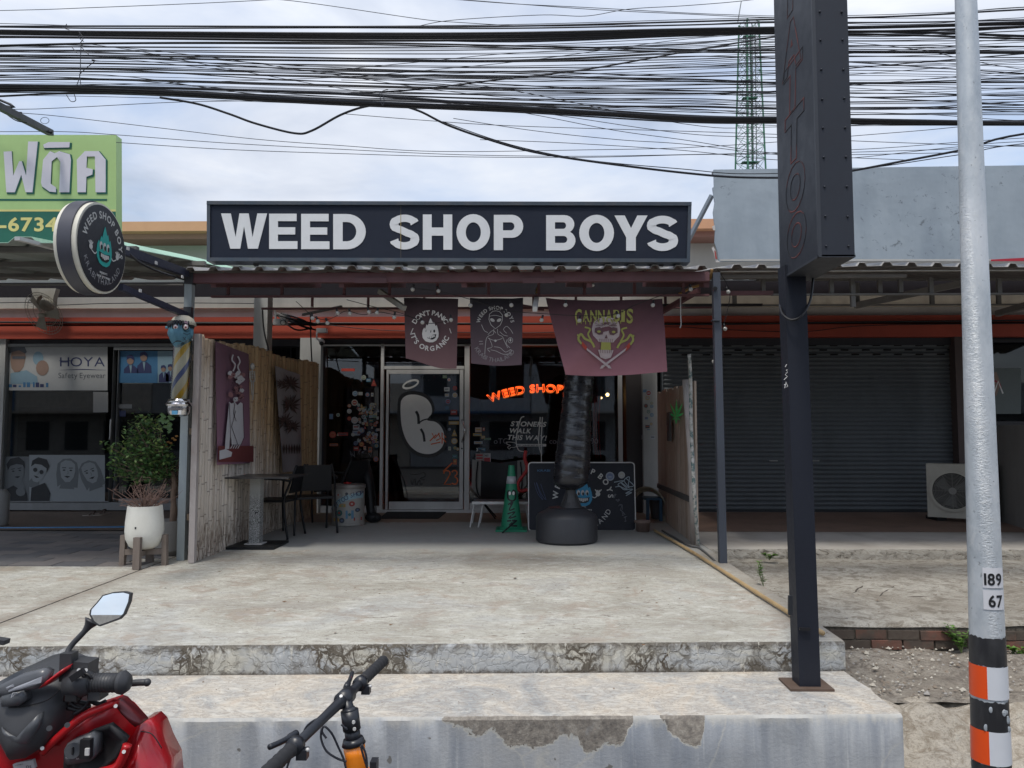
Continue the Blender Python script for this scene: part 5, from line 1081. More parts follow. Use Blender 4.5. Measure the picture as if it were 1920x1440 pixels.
def cane(n=8, r=.031, h=2.12, nodes=7, sd=0):
    mb = MB(); pts, rs_ = [], []
    for i in range(nodes):
        z = h*i/nodes
        for dz, k in ((0.0, 1.13), (.02, 1.0), (h/nodes-.02, .97)): pts.append((.004*math.sin(z*3+sd), .004*math.cos(z*2+sd), z+dz)); rs_.append(r*k)
    pts.append((0, 0, h)); rs_.append(r*1.05); mb.tube(pts, rs_, n); return mesh_only(mb, 'bamboo_cane', M_bam, True)
canes = [cane(sd=i, nodes=6+i) for i in range(3)]
yy = 7.18; XF = -3.07; k = 0
while yy < 10.95:
    x = -3.09+.0+(yy-7.18)*.028; wv = .02*math.sin(yy*3.1)+random.uniform(-.018, .018)
    inst('bamboo_cane', canes[k % 3], bs, (x+random.uniform(-.006, .006), yy, fz(yy)-.01), (random.uniform(-.006, .006), random.uniform(-.006, .006), random.uniform(0, 6)), (1, 1, (2.13+wv)/2.12)); yy += .0585; k += 1
for zz_ in (.35, 1.15, 1.85): MB().bar((-3.15, 7.2, zz_), (-3.05, 10.9, zz_), .04, .06).build('rail', flat('rail_wood', (.16, .12, .08), .8), bs)
cx_ = P(362, 1050, 7.1); MB().bar(Vector((-3.06, 7.09, -.05)), Vector((-3.06, 7.09, 2.06)), .055, .05, (0, 1, 0)).build('edge_batten', paint('peeling_batten', (.42, .38, .36), .8, .8, (.16, .10, .07), 4), bs)
xb = -3.02
def hang(name, lab, quad, X, mats, group=None, rip=.012):
    o = thing(name, lab, 'banner', PX(quad[0][0], quad[0][1], X), group); mb = MB(); nu, nv = 12, 22
    def pt(s_, t, w): 
        u = (quad[0][0]*(1-s_)+quad[1][0]*s_)*(1-t)+(quad[3][0]*(1-s_)+quad[2][0]*s_)*t; v = (quad[0][1]*(1-s_)+quad[1][1]*s_)*(1-t)+(quad[3][1]*(1-s_)+quad[2][1]*s_)*t
        return PX(u, v, X)+Vector((rip*math.sin(s_*9+t*2)*(.4+t)+w, 0, .10*0))
    for i in range(nu+1):
        for j in range(nv+1): mb.v.append(pt(i/nu, j/nv, 0))
    w = nv+1; mb.f = [(i*w+j, i*w+j+1, (i+1)*w+j+1, (i+1)*w+j) for i in range(nu) for j in range(nv)]; mb.mi = [0]*len(mb.f)
    kk = len(mb.v); mb.v += [v-Vector((.003, 0, 0)) for v in mb.v[:kk]]; mb.f += [tuple(kk+i for i in reversed(f)) for f in mb.f[:]]; mb.mi += [0]*(len(mb.f)-len(mb.mi))
    mb.build('cloth', mats[0], o, True)
    return o, lambda u, v, wv: PX(u, v, X)+Vector((rip+.012+wv, 0, 0))
M_pur = mat_banner('purple_cloth', (.13, .065, .09), (.34, .18, .26), .7, 2.0)
h1, hx = hang('wall_hanging', 'long purple wall hanging with a smoking joint drawing on the bamboo screen', ((404, 640), (466, 664), (472, 868), (404, 872)), -3.0, [M_pur], 'cloth hangings pinned to the bamboo screen')
M_pg = flat('pale_grey_print', (.55, .55, .58), .8); M_pp = flat('pink_bud_print', (.30, .15, .16), .8); M_ol = flat('outline_print', (.04, .02, .03), .8); M_wine = flat('wine_print', (.16, .035, .035), .8)
mb = MB(); mb.rect(404.5, 836, 471, 866, hx, .001, 3, .001)
mb.poly([(424, 754), (430, 757), (434, 752), (440, 760), (446, 754), (450, 757), (452, 820), (446, 834), (428, 834), (426, 815)], hx, .001, .004, 0)
mb.poly([(424, 756), (430, 758), (424, 842), (416, 842), (418, 815)], hx, .001, .006, 0)
for i in range(26): a, b = random.uniform(426, 450), random.uniform(700, 752); r_ = random.uniform(3, 5.5); mb.poly([(a+r_*random.uniform(.7, 1.2)*math.cos(t), b+r_*random.uniform(.7, 1.2)*math.sin(t)) for t in [x*.9 for x in range(7)]], hx, .0008, .004+.0002*i, 1 if i % 3 else 0)
for i in range(34): a, b = random.uniform(426, 449), random.uniform(700, 754); mb.ribbon([Vector((a, b)), Vector((a+random.uniform(-4, 4), b+random.uniform(-2, 4)))], 1.0, hx, .012, 2)
for pts in ([(432, 665), (430, 675), (436, 684), (432, 696)], [(441, 668), (445, 678), (441, 688), (446, 700)]): mb.ribbon(smooth_path([Vector(p) for p in pts]), 2.6, hx, .004, 0)
for pts in ([(424, 756), (426, 815), (428, 834), (446, 834), (452, 820), (450, 757)], [(436, 770), (428, 800), (440, 834)], [(434, 756), (432, 776), (437, 790)]): mb.ribbon([Vector(p) for p in pts], .9, hx, .010, 2)
for i in range(4): mb.ribbon([Vector((430+i*4.5, 834)), Vector((426+i*4.5, 841))], 1.6, hx, .0105, 0)
mb.poly([(406, 845), (418, 842), (430, 848), (428, 856), (406, 862)], hx, .001, .005, 0); mb.build('joint_print', [M_pg, M_pp, M_ol, M_wine], h1)
h2, hx = hang('wall_hanging', 'grey wall hanging printed with brown leaves and a row of feathers', ((516, 686), (562, 702), (568, 882), (528, 886)), -2.93, [flat('taupe_cloth', (.27, .245, .25), .85)], 'cloth hangings pinned to the bamboo screen')
mb = MB()
def leaf2(mb, u, v, L, a, w, xf, b, m=None): 
    d = Vector((math.cos(a), math.sin(a))); n = Vector((-d.y, d.x)); o = Vector((u, v)); mb.poly([tuple(o), tuple(o+d*L*.45+n*w), tuple(o+d*L), tuple(o+d*L*.45-n*w)], xf, .0008, b, m)
for cu, cv, k in ((541, 720, 1.0), (540, 760, 1.1), (530, 790, .9), (545, 800, .9), (524, 720, .6)):
    for i in range(11): leaf2(mb, cu, cv, random.uniform(12, 24)*k, -1.57+(i-5)*.5, 2.0*k, hx, .003+.0004*i)
for i in range(7): leaf2(mb, 528+i*5, 832, 20, 1.57, 2.0, hx, .003)
mb.build('leaf_print', flat('umber_print', (.055, .03, .025), .8), h2)
sk = thing('skeleton_ornament', 'small white plastic skeleton hanging on the bamboo screen', 'ornament', PX(473, 690, -2.98)); M_bn = flat('plastic_bone', (.42, .40, .36), .6); xk = -2.97
MB().ball(PX(473, 687, xk), .034, 12, (.8, .9, 1.15)).build('skull', M_bn, sk, True)
mb = MB(); mb.tube([PX(473, 694, xk), PX(474, 712, xk)], .007, 6)
for i in range(5): v = 696+i*3; mb.tube(smooth_path([PX(469.5, v, xk), PX(473, v+1, xk+.02), PX(477, v, xk)], 4), .005, 5)
mb.build('rib_cage', M_bn, sk, True)
for pts in ([(477, 696), (478, 704), (477, 716)], [(469, 696), (468.5, 706), (470, 716)], [(475, 713), (475, 730), (474, 750)], [(472, 713), (471.5, 728), (472.5, 740)]): MB().tube([PX(u, v, xk+.01) for u, v in pts], [.008, .006, .008], 6).build('limb', M_bn, sk, True)
# loose cables on the screen
for lab, pts, X in (('thin black cable drooping before the grey column onto the bamboo screen', [(492, 580), (495, 620), (505, 660), (511, 672), (506, 686)], 9.4), ('black cable drop beside the plaster column and camera', [(582, 590), (583, 640), (585, 684)], 10.8)):
    tag(MB().tube(smooth_path([P(u, v, X) for u, v in pts]), .010, 6).build('black_cable', M_black, None, True), lab, 'cable')

# ------------------------------------------------------------------ short board fence on the other side
bf = thing('board_fence', 'short fence of weathered upright boards with white painted bamboo edge', 'fence', (1.82, 9, 0))
s = N('weathered_board'); q = s.rand(); n1 = s.noise(7, 6, .65, s.map(scale=(6, 6, .5)), .3); c = s.mix(q, (.38, .28, .21), (.52, .43, .35)); c = s.mix(s.ramp(n1, (.5, 0.0), (.7, .7)), c, (.14, .10, .08)); s.bump(n1, .5, .006); M_bd = s.done(c, .8)
mbb = MB(); mbb.box((-.011, 0, 0), (.011, .148, 1.72)); bdm = mesh_only(mbb, 'board', M_bd); yy = 8.14
while yy < 10.7: inst('board', bdm, bf, (1.80+(yy-8.14)*.02+random.uniform(-.004, .004), yy, fz(yy)), (0, 0, 0), (1, 1, random.uniform(.985, 1.01))); yy += .154
MB().bar((1.78, 8.2, .42), (1.83, 10.7, .42), .03, .06).build('rail', flat('dark_rail', (.10, .095, .09), .7), bf)
M_wb = paint('white_painted_bamboo', (.52, .49, .47), .7, .6, (.2, .12, .09), 6)
MB().tube([G(1302, 1021), P(1297, 870, 8.06), P(1285, 712, 8.1)], [.040, .038, .034], 10).build('edge_cane', M_wb, bf, True)
s = N('speckled_grey_stick'); n1 = s.noise(20, 5, .7); M_spk = s.done(s.ramp(n1, (.42, (.10, .16, .16)), (.52, (.42, .40, .36)), (.62, (.5, .5, .48))), .8)
stp = MB(); stp.tube(smooth_path([G(1309, 1024), P(1302, 930, 7.9), P(1296, 800, 7.95), P(1295, 720, 8.0), P(1292, 664, 8.0)]), .019, 8); tag(stp.build('bent_stick', M_spk, None, True), 'bent pale speckled stick leaning on the end of the board fence', 'stick')
lf = thing('leaf_cutout', 'bright green leaf shaped cutout fixed to the board fence', 'ornament', PX(1270, 780, 1.76)); M_gl = flat('bright_green_plastic', (.06, .85, .24), .5)
lx = XP(1.775, -1)
for i, (L, a) in enumerate(((34, -1.57), (29, -1.15), (29, -2.0), (17, -.5), (17, -2.65), (14, 1.57), (10, .6), (10, 2.5))):
    mb = MB(); leaf2(mb, 1269, 782, L, a, 2.3 if L > 12 else 1.5, lx, .004+.001*i); mb.build('leaf', M_gl, lf)
dk = MB(); dk.cbox(PX(1256, 800, 1.77)+Vector((-.01, 0, 0)), (.03, .16, .35)); tag(dk.build('meter_box', flat('dark_box', (.07, .065, .065), .6)), 'small dark box mounted on the board fence beside the green leaf', 'box')

# ------------------------------------------------------------------ barber pole and head
bp_ = thing('barber_pole', 'striped blue, yellow and cream barber pole with chrome base on the post', 'barber pole', P(340, 780, 7.0))
s = N('barber_stripes'); x, y, z = s.xyz(); c0 = P(340, 700, 7.0)
ang = s.math('ARCTAN2', s.math('SUBTRACT', x, c0.x), s.math('SUBTRACT', c0.y, y)); h = s.math('ADD', s.math('MULTIPLY', s.math('SUBTRACT', z, c0.z), 2.55), s.math('MULTIPLY', ang, -.23)); fr = s.math('FRACT', s.math('ADD', h, 5.5))
n = s.n.new('ShaderNodeValToRGB'); n.color_ramp.interpolation = 'CONSTANT'; e = n.color_ramp.elements; e[0].position = 0; e[0].color = (.56, .52, .40, 1); e[1].position = .30; e[1].color = (.06, .09, .27, 1)
for p_, c_ in ((.48, (.56, .52, .40, 1)), (.80, (.62, .38, .04, 1))): e.new(p_).color = c_
s.put(n.inputs[0], fr); M_str = s.done(n.outputs[0], .3)
MB().tube([P(336, 757, 7.0), P(343, 635, 7.0)], .066, 24).build('striped_cylinder', M_str, bp_, True)
MB().tube([P(337, 757, 7.0), P(344, 635, 7.0)], .082, 24, False).build('glass_tube', glass('clear_tube', (.93, .93, .88), .06), bp_, True)
M_chr = flat('worn_chrome', (.6, .6, .62), .12, 1.0)
ob = P(335, 782, 7.0); MB().lathe([(.0001, 0), (.05, .004), (.085, .02), (.098, .05), (.098, .095), (.112, .10), (.116, .115), (.108, .13), (.095, .135), (.10, .145), (.094, .155), (.086, .165)], ob, 28).build('chrome_base', M_chr, bp_, 'auto')
mb = MB(); mb.rect(322, 770, 333, 777, FP(6.895), .0, 0); mb.rect(334, 769, 340, 777, FP(6.893), .0, 1); mb.build('sticker', [flat('blue_sticker', (.12, .38, .6), .5), M_white], bp_)
zh = thing('monster_head', 'blue grotesque head with bulging eyes and scarred frown atop the barber pole', 'ornament', P(339, 650, 7.0))
hc = P(338.5, 624, 6.98); Wd, Hh = .104, .162
M_zb = paint('blue_rubber_skin', (.085, .225, .31), .6, .55, (.03, .075, .11), 12, 0, .3)
mb = MB(); nn, kk = 36, 30
for i in range(kk+1):
    ph = math.pi*i/kk
    for j in range(nn):
        th = 2*math.pi*j/nn; xx, yy_, zz2 = math.sin(ph)*math.sin(th), -math.sin(ph)*math.cos(th), math.cos(ph)
        w = 1.0-.30*max(0, -zz2)**1.6; d = 1.0
        fx, fz_ = xx, zz2; front = max(0, -yy_)
        d += .10*front*math.exp(-((fx)/.12)**2-((fz_+.08)/.26)**2)*1.8                    # nose
        d += .05*front*math.exp(-((abs(fx)-.5)/.16)**2-((fz_-.02)/.12)**2)                # cheekbones
        d -= .13*front*math.exp(-((abs(fx)-.36)/.15)**2-((fz_-.22)/.13)**2)               # eye sockets
        d += .07*front*math.exp(-((fz_-.46)/.10)**2)                                       # brow
        d -= .07*front*math.exp(-(fx/.38)**2-((fz_+.5+.5*fx*fx)/.05)**2)                   # mouth
        d += .05*front*math.exp(-(fx/.25)**2-((fz_+.85)/.15)**2)                           # chin
        d += .015*mnoise.noise(Vector((xx*7, yy_*7, zz2*7)))
        mb.v.append(hc+Vector((xx*Wd*w*d, yy_*Wd*1.05*w*d, zz2*Hh*d)))
mb.f = [(i*nn+j, (i+1)*nn+j, (i+1)*nn+(j+1) % nn, i*nn+(j+1) % nn) for i in range(kk) for j in range(nn)]; mb.mi = [0]*len(mb.f); mb.build('face', M_zb, zh, True)
hz = FP(6.98-Wd*1.0)
for ex in (329, 348):
    MB().ball(P(ex, 613, 6.98-Wd*.86), .030, 14).build('eye_rim', M_black, zh, True); e_ = MB().ball(P(ex, 613, 6.98-Wd*.98), .024, 14, (1, .8, 1)).build('eyeball', flat('eye_white', (.62, .55, .55), .3), zh, True)
    MB().ball(P(ex, 613.6, 6.98-Wd*.98-.016), .010, 10, (1, .6, 1)).build('iris', flat('red_brown_iris', (.25, .05, .04), .3), e_, True)
MB().tube(smooth_path([P(323, 645, 6.98-Wd*.80), P(330, 640, 6.98-Wd*1.02), P(338, 640, 6.98-Wd*1.05), P(345, 644, 6.98-Wd*.9)]), [.003]*6+[.006]*7+[.003]*6, 6).build('mouth', M_black, zh, True)
mb = MB(); prof = [(.0001, .178), (.05, .170), (.088, .146), (.110, .108), (.116, .080)]
mb.lathe(prof, hc+Vector((.012, .02, -.01)), 28); mb.build('skull_cap', flat('cream_bandage', (.48, .45, .37), .7), zh, True)
mb = MB()
for j in range(18):
    a = R(-115+j*13.2); r0 = .106; base = hc+Vector((r0*math.sin(a), .012-r0*math.cos(a), .098)); tip = hc+Vector((r0*1.03*math.sin(a+.1), .006-r0*1.06*math.cos(a+.1), .055-random.uniform(0, .02)))
    mb.tube([base, (base+tip)/2+Vector((0, -.006, 0)), tip], [.013, .012, .003], 6)
mb.build('hair', flat('black_hair', (.012, .014, .02), .6), zh, True)
for sg_ in (-1, 1): MB().ball(hc+Vector((sg_*Wd*1.0, .0, 0)), .03, 10, (.5, .7, 1.3)).build('ear', M_zb, zh, True)
MB().tube([hc+Vector((-.14, 0, .05)), hc+Vector((-.10, 0, .05))], .013, 8).build('neck_bolt', M_zb, zh, True)
for pts in ([(345, 604), (352, 606)], [(347, 601), (349, 609)], [(350, 602), (352, 610)]): MB().tube([P(u, v, 6.98-Wd*.82) for u, v in pts], .003, 5).build('scar', flat('pink_scar', (.35, .22, .30), .7), zh)
for pts in ([(342, 618), (350, 622), (355, 620)], [(343, 624), (351, 628), (356, 625)], [(326, 622), (321, 628)], [(328, 628), (322, 636)], [(348, 632), (345, 638)], [(333, 617), (331, 631)], [(343, 632), (350, 640)]): MB().tube([P(u, v, 6.98-Wd*.93+abs(u-338)*.0022) for u, v in pts], .0028, 5).build('wrinkle', flat('wrinkle_dark', (.02, .04, .06), .7), zh)

# fan, camera, small fittings on the facade
fn = thing('wall_fan', 'beige oscillating wall fan hung above the optician poster', 'fan', P(90, 548, 10.9)); M_fb = paint('beige_fan_plastic', (.34, .32, .27), .6, .4, (.18, .16, .12), 8); yfn = 10.75
mb = MB(); mb.poly([(67, 543), (113, 543), (108, 560), (106, 582), (95, 588), (92, 570), (86, 555), (78, 560), (74, 575), (70, 560)], FP(yfn+.2), .10, 0); mb.build('bracket', M_fb, fn)
MB().ball(P(88, 572, yfn+.05), .10, 14, (.9, 1.2, .9)).build('motor', M_fb, fn, True)
qa = Matrix.Rotation(R(-62), 3, 'X') @ Matrix.Rotation(R(14), 3, 'Y')
fc = P(82, 588, yfn-.15); mb = MB()
for r_ in (.10, .19, .27, .31): mb.tube([fc+qa @ Vector((r_*math.cos(t*math.pi/12), r_*math.sin(t*math.pi/12), .05*(1-r_/.31))) for t in range(25)], .004, 5)
for t in range(36): a = t*math.pi/18; mb.tube([fc+qa @ Vector((.03*math.cos(a), .03*math.sin(a), .06)), fc+qa @ Vector((.2*math.cos(a), .2*math.sin(a), .04)), fc+qa @ Vector((.31*math.cos(a), .31*math.sin(a), 0))], .002, 4)
mb.build('cage', M_fb, fn)
for t in range(3):
    a = t*2.094; mb = MB(); p = [fc+qa @ (Matrix.Rotation(a, 3, 'Z') @ Vector(v)) for v in ((.03, -.02, -.01), (.25, -.09, .02), (.27, .06, -.02), (.03, .03, -.03))]; mb.add(p+[x_+qa @ Vector((0, 0, .006)) for x_ in p], [(0, 1, 2, 3), (7, 6, 5, 4)]); mb.build('blade', M_fb, fn)
MB().ball(fc-Vector((0, .05, .03)), .055, 12, (1, .5, .6)).build('hub', flat('pale_hub', (.42, .40, .34), .5), fn, True)
cc = thing('security_camera', 'white dome security camera on a bracket above the sticker window', 'camera', P(603, 615, 10.9))
MB().cbox(P(604, 620, 10.95), (.14, .10, .06)).build('junction_box', M_paper, cc); MB().tube([P(594, 624, 10.9), P(594, 636, 10.85), P(600, 638, 10.8)], .012, 6).build('arm', M_paper, cc); MB().ball(P(603, 641, 10.8), .042, 14).build('dome', M_paper, cc, True); MB().ball(P(603, 644, 10.775), .032, 12).build('lens', M_black, cc, True)
pj = thing('floodlight', 'white boxed floodlight with round lens beside the grey column', 'lamp', P(526, 605, 9.8)); MB().cbox(P(526, 604, 9.85), (.17, .09, .075)).build('housing', M_paper, pj); MB().tube([P(531, 605, 9.80), P(531, 605, 9.77)], .038, 16).build('lens', M_dark, pj, True); MB().tube([P(531, 605, 9.79), P(531, 605, 9.765)], .030, 16).build('lens_glass', M_alu, pj, True); MB().bar(P(517, 598, 9.85), P(516, 582, 9.85), .02, .02).build('arm', M_paper, pj)
for k, (lab, pts) in enumerate((('upper black cable strung along the red band', [(-50, 604), (300, 606), (640, 606), (1000, 607), (1340, 608), (1600, 604), (2000, 600)]), ('lower sagging black cable strung along the red band', [(-50, 603), (300, 604), (560, 606), (700, 618), (820, 622), (1000, 624), (1240, 613), (1340, 617), (1500, 622), (1640, 610), (2000, 606)]), ('thin cable looping along the cream fascia', [(-50, 569), (60, 567), (100, 572), (200, 569), (345, 568), (480, 569)]))):
    tag(MB().tube(smooth_path([P(u, v, D-.2) for u, v in pts], 8), (.014, .006, .006)[k], 6).build('facade_cable', M_black, None, True), lab, 'cable')
jb = MB(); 
for k in range(9): jb.tube(smooth_path([P(520+random.uniform(-6, 10), 588+random.uniform(-4, 4), 10.3), P(560+random.uniform(-12, 12), 604+random.uniform(-8, 14), 10.2), P(585+random.uniform(-5, 10), 612+random.uniform(-6, 10), 10.3)]), .012, 5)
tag(jb.build('cable_bundle', M_black), 'knotted bundle of black cables hanging before the red band by the camera', 'cables')
# ------------------------------------------------------------------ things on the forecourt
def gy(px, py): return G(px, py)
M_blkm = flat('black_powder_coat', (.013, .014, .016), .5, 0, .3)
# round pedestal cafe table
tb = thing('cafe_table', 'black square cafe table on a patterned pale column by the bamboo screen', 'table', G(497, 1018))
yt0, yt1 = 7.72, 8.42; zt = P(480, 898, yt0).z; xl, xr = P(421, 898, yt0).x, P(541, 898, yt0).x
MB().box((xl, yt0, zt), (xr, yt1, zt+.016)).build('table_top', paint('worn_black_top', (.03, .03, .032), .3, .4, (.12, .11, .1), 8), tb)
tc_ = G(497, 1016); cxx = tc_.x
s = N('patterned_column'); w_ = s.noise(16, 2, .5, s.map(scale=(1.6, 1, 1.0)), 2.2); z = s.xyz()[2]; lowp = s.ramp(z, (.42, 1.0), (.56, 0.0))
M_ptn = s.done(s.mix(s.math('MULTIPLY', s.math('GREATER_THAN', s.math('FRACT', s.math('MULTIPLY', w_, 9.0)), .55), lowp), (.42, .43, .42), (.03, .03, .03)), .6)
MB().box((cxx-.055, 8.02, fz(8)+.03), (cxx+.055, 8.13, zt)).build('column', M_ptn, tb); MB().box((cxx-.09, 7.99, fz(8)+.028), (cxx+.09, 8.16, fz(8)+.036)).build('foot_flange', M_alu, tb)
MB().box((cxx-.25, 7.83, fz(8)+.001), (cxx+.27, 8.33, fz(8)+.028)).build('base_plate', M_blkm, tb)
def chair(lab, x, y, rz, name='patio_chair'):
    q = Matrix.Rotation(rz, 3, 'Z'); o0 = Vector((x, y, fz(y))); T = lambda a, b, c: o0+q @ Vector((a, b, c))
    t = thing(name, lab, 'chair', o0, 'black patio chairs by the bamboo screen')
    seat = MB(); vs = [T(a, b, c) for c in (.40, .425) for a, b in ((-.23, -.22), (.23, -.22), (.21, .22), (-.21, .22))]; seat.add(vs, [(3, 2, 1, 0), (4, 5, 6, 7), (0, 1, 5, 4), (1, 2, 6, 5), (2, 3, 7, 6), (3, 0, 4, 7)]); seat.build('seat', M_blkm, t)
    bk = MB(); bk.add([T(a, b, c) for b0 in (0, .014) for a, b, c in ((-.18, .24+b0, .50), (.18, .24+b0, .50), (.15, .31+b0, .80), (-.15, .31+b0, .80))], [(0, 1, 2, 3), (7, 6, 5, 4), (0, 4, 5, 1), (1, 5, 6, 2), (2, 6, 7, 3), (3, 7, 4, 0)]); bk.build('backrest', M_blkm, t)
    for sg_ in (-1, 1):
        MB().tube(smooth_path([T(sg_*.26, -.24, .0), T(sg_*.27, -.25, .35), T(sg_*.27, -.22, .60), T(sg_*.27, -.10, .66), T(sg_*.26, .15, .66), T(sg_*.23, .27, .64)]), .013, 8).build('arm_leg', M_blkm, t, True)
        MB().tube(smooth_path([T(sg_*.25, .27, .0), T(sg_*.23, .21, .40), T(sg_*.21, .26, .60), T(sg_*.155, .32, .81)]), .013, 8).build('rear_leg', M_blkm, t, True)
    MB().tube([T(-.26, -.22, .40), T(.26, -.22, .40)], .011, 6).build('stretcher', M_blkm, t)
    return t
chair('black patio chair with tall back against the screen behind the table', -2.86, 8.78, R(-96)); chair('black patio chair drawn out beside the table below the leaf print hanging', -2.55, 9.15, R(-150)); chair('black patio chair deep in the shade beside the painted drum', -2.42, 10.1, R(-120))
# painted drum
dc = G(648, 986); rd, hd_ = .205, 0; yd = dc.y+rd*.6; zd = fz(yd); hd_ = (990-912)/1440*yd-.02
dr = thing('painted_drum', 'steel drum with red knob on the lid, covered in stickers and TATTOO SHOP lettering', 'drum', (dc.x, yd, zd))
M_dr = paint('dull_silver_drum', (.40, .39, .36), .5, .4, (.2, .17, .14), 8, .2)
MB().lathe([(rd, 0), (rd+.008, .01), (rd+.008, .03), (rd, .035), (rd, hd_-.05), (rd+.006, hd_-.045), (rd, hd_-.04)], (dc.x, yd, zd), 36).build('body', M_dr, dr, 'auto'); MB().lathe([(rd+.012, 0), (rd+.015, .012), (rd+.012, .045), (rd-.02, .055), (.0001, .058)], (dc.x, yd, zd+hd_-.05), 36).build('lid', paint('lid_metal', (.30, .28, .26), .4, .4, (.14, .12, .1), 8, .4), dr, 'auto')
MB().lathe([(.045, 0), (.05, .012), (.02, .022), (.0001, .024)], (dc.x, yd-.05, zd+hd_+.007), 16).build('knob', flat('red_knob', (.4, .02, .02), .4), dr, True)
def cyl(u, v, w):
    p = P(u, v, yd-rd); dx = max(-.98*rd, min(.98*rd, p.x-dc.x)); yy = yd-math.sqrt(rd*rd-dx*dx)-w; return Vector((dc.x+dx*(1+w/rd), yy, p.z))
mb = MB(); mb.ribbon(smooth_path([Vector(p) for p in ((622, 968), (626, 952), (637, 940), (652, 933), (667, 930), (676, 930))]), 10, cyl, .0015, 0); mb.build('blue_band', flat('pale_blue_band', (.30, .46, .52), .5), dr)
mb = MB()
for i, ch in enumerate('TATTOO SHOP'):
    if ch != ' ': t = i/10; mb.text(ch, 622+t*50, 962-32*(1-(1-t)**1.9), 8.5, cyl, 'thin', base=.003, rot=-.75*(1-t), sx=.8)
mb.build('lettering', M_navy, dr)
for (u, v, r, k, c_) in ((659, 945, 5, 'o', 8), (655, 965, 7, 'r', 2), (636, 962, 6, 'o', 5), (641, 976, 5, 'o', 7), (668, 957, 4, 'o', 7), (668, 974, 6, 's', 8), (630, 975, 6, 'w', 6), (642, 948, 6, 'w', 6), (634, 928, 5, 's', 0), (650, 926, 7, 'w', 4)): 
    mb = MB(); mb.disc(u, v, r, cyl, .0025, 12) if k == 'o' else mb.rect(u-r, v-r*(1.1 if k == 'r' else .5), u+r, v+r*(1.1 if k == 'r' else .5), cyl, .0025); mb.disc(u, v, r*.4, cyl, .0045, 8, m=1); mb.build('sticker', [M_st[c_], M_st[(c_+3) % 12]], dr)
# door mat and clutter by the door
MB_ = MB(); a, b = G(714, 972), G(836, 961); mb = MB(); z = fz(a.y); mb.v += [G(712, 973)+Vector((0, 0, .001)), G(822, 973)+Vector((0, 0, .001)), G(837, 961)+Vector((0, 0, .001)), G(726, 961)+Vector((0, 0, .001))]; mb.v += [v+Vector((0, 0, .014)) for v in mb.v]; mb.f = [(4, 5, 6, 7), (0, 1, 5, 4), (1, 2, 6, 5), (2, 3, 7, 6), (3, 0, 4, 7)]; mb.mi = [0]*5
s = N('black_coir'); s.bump(s.noise(200, 2, .5), .8, .01); tag(mb.build('door_mat', s.done((.02, .02, .022), .95)), 'thin black door mat before the glass door', 'mat')
bag = MB(); q = G(697, 982); bag.ball(q+Vector((0, .1, .07)), .11, 14, (1, .7, .6)); bag.tube(smooth_path([q+Vector((-.02, .1, .1)), P(690, 900, q.y+.2), P(683, 868, q.y+.4)]), [.05]*6+[.07]*7, 10); bag.tube(smooth_path([q+Vector((.03, .02, .05)), P(705, 960, q.y), P(703, 925, q.y+.1), P(697, 880, q.y+.3)]), .008, 6); tag(bag.build('slumped_bag', M_blkm, None, True), 'slumped black bag with dangling strap between drum and door', 'bag')
# traffic cone
cn = G(959, 994); co_ = thing('traffic_cone', 'green traffic cone with white collar and black graffiti', 'traffic cone', cn)
M_cg = paint('green_cone_plastic', (.02, .24, .13), .45, .3, (.02, .12, .07), 7); hcn = (997-877)/1440*cn.y
mb = MB(); mb.cbox(cn+Vector((0, 0, .012)), (.37, .37, .024)); mb.build('base', M_cg, co_)
rc = lambda t: .128*(1-t)+.034*t
MB().lathe([(.155, .024), (.14, .04)]+[(rc(t), .045+(hcn-.045)*t) for t in (0, .2, .4, .6, .8, 1)]+[(.0001, hcn)], cn, 32).build('body', M_cg, co_, 'auto')
MB().lathe([(rc(.70)+.002, .045+(hcn-.045)*.70), (rc(.82)+.002, .045+(hcn-.045)*.82)], cn, 32).build('collar', flat('grey_white_collar', (.45, .47, .50), .4), co_, True)
def cnx(u, v, w):
    p = P(u, v, cn.y); t = (p.z-cn.z-.045)/(hcn-.045); r = max(.03, rc(t))+w; dx = max(-.95*r, min(.95*r, p.x-cn.x)); return Vector((cn.x+dx, cn.y-math.sqrt(r*r-dx*dx), p.z))
mb = MB()
for pts, w_ in (([(952, 924), (954, 919), (959, 925), (963, 918), (967, 925), (966, 935), (960, 938), (953, 934), (952, 924)], 3), ([(953, 945), (962, 940), (955, 955), (965, 952)], 2.5), ([(952, 962), (966, 958), (954, 970), (968, 966)], 2.5), ([(951, 975), (968, 974), (955, 982), (970, 984)], 3), ([(960, 936), (958, 946)], 3)): mb.ribbon(smooth_path([Vector(p) for p in pts], 3), w_, cnx, .002)
mb.build('graffiti', M_black, co_); mb = MB(); mb.disc(956, 924, 2.4, cnx, .004, 10, 1.5); mb.disc(963, 924, 2.4, cnx, .004, 10, 1.5); mb.build('graffiti_eye', M_white, co_)
MB().tube([G(942, 1000)+Vector((0, -.03, .01)), P(969, 976, cn.y-.14)], .009, 6).build('black_stick', M_black, co_)
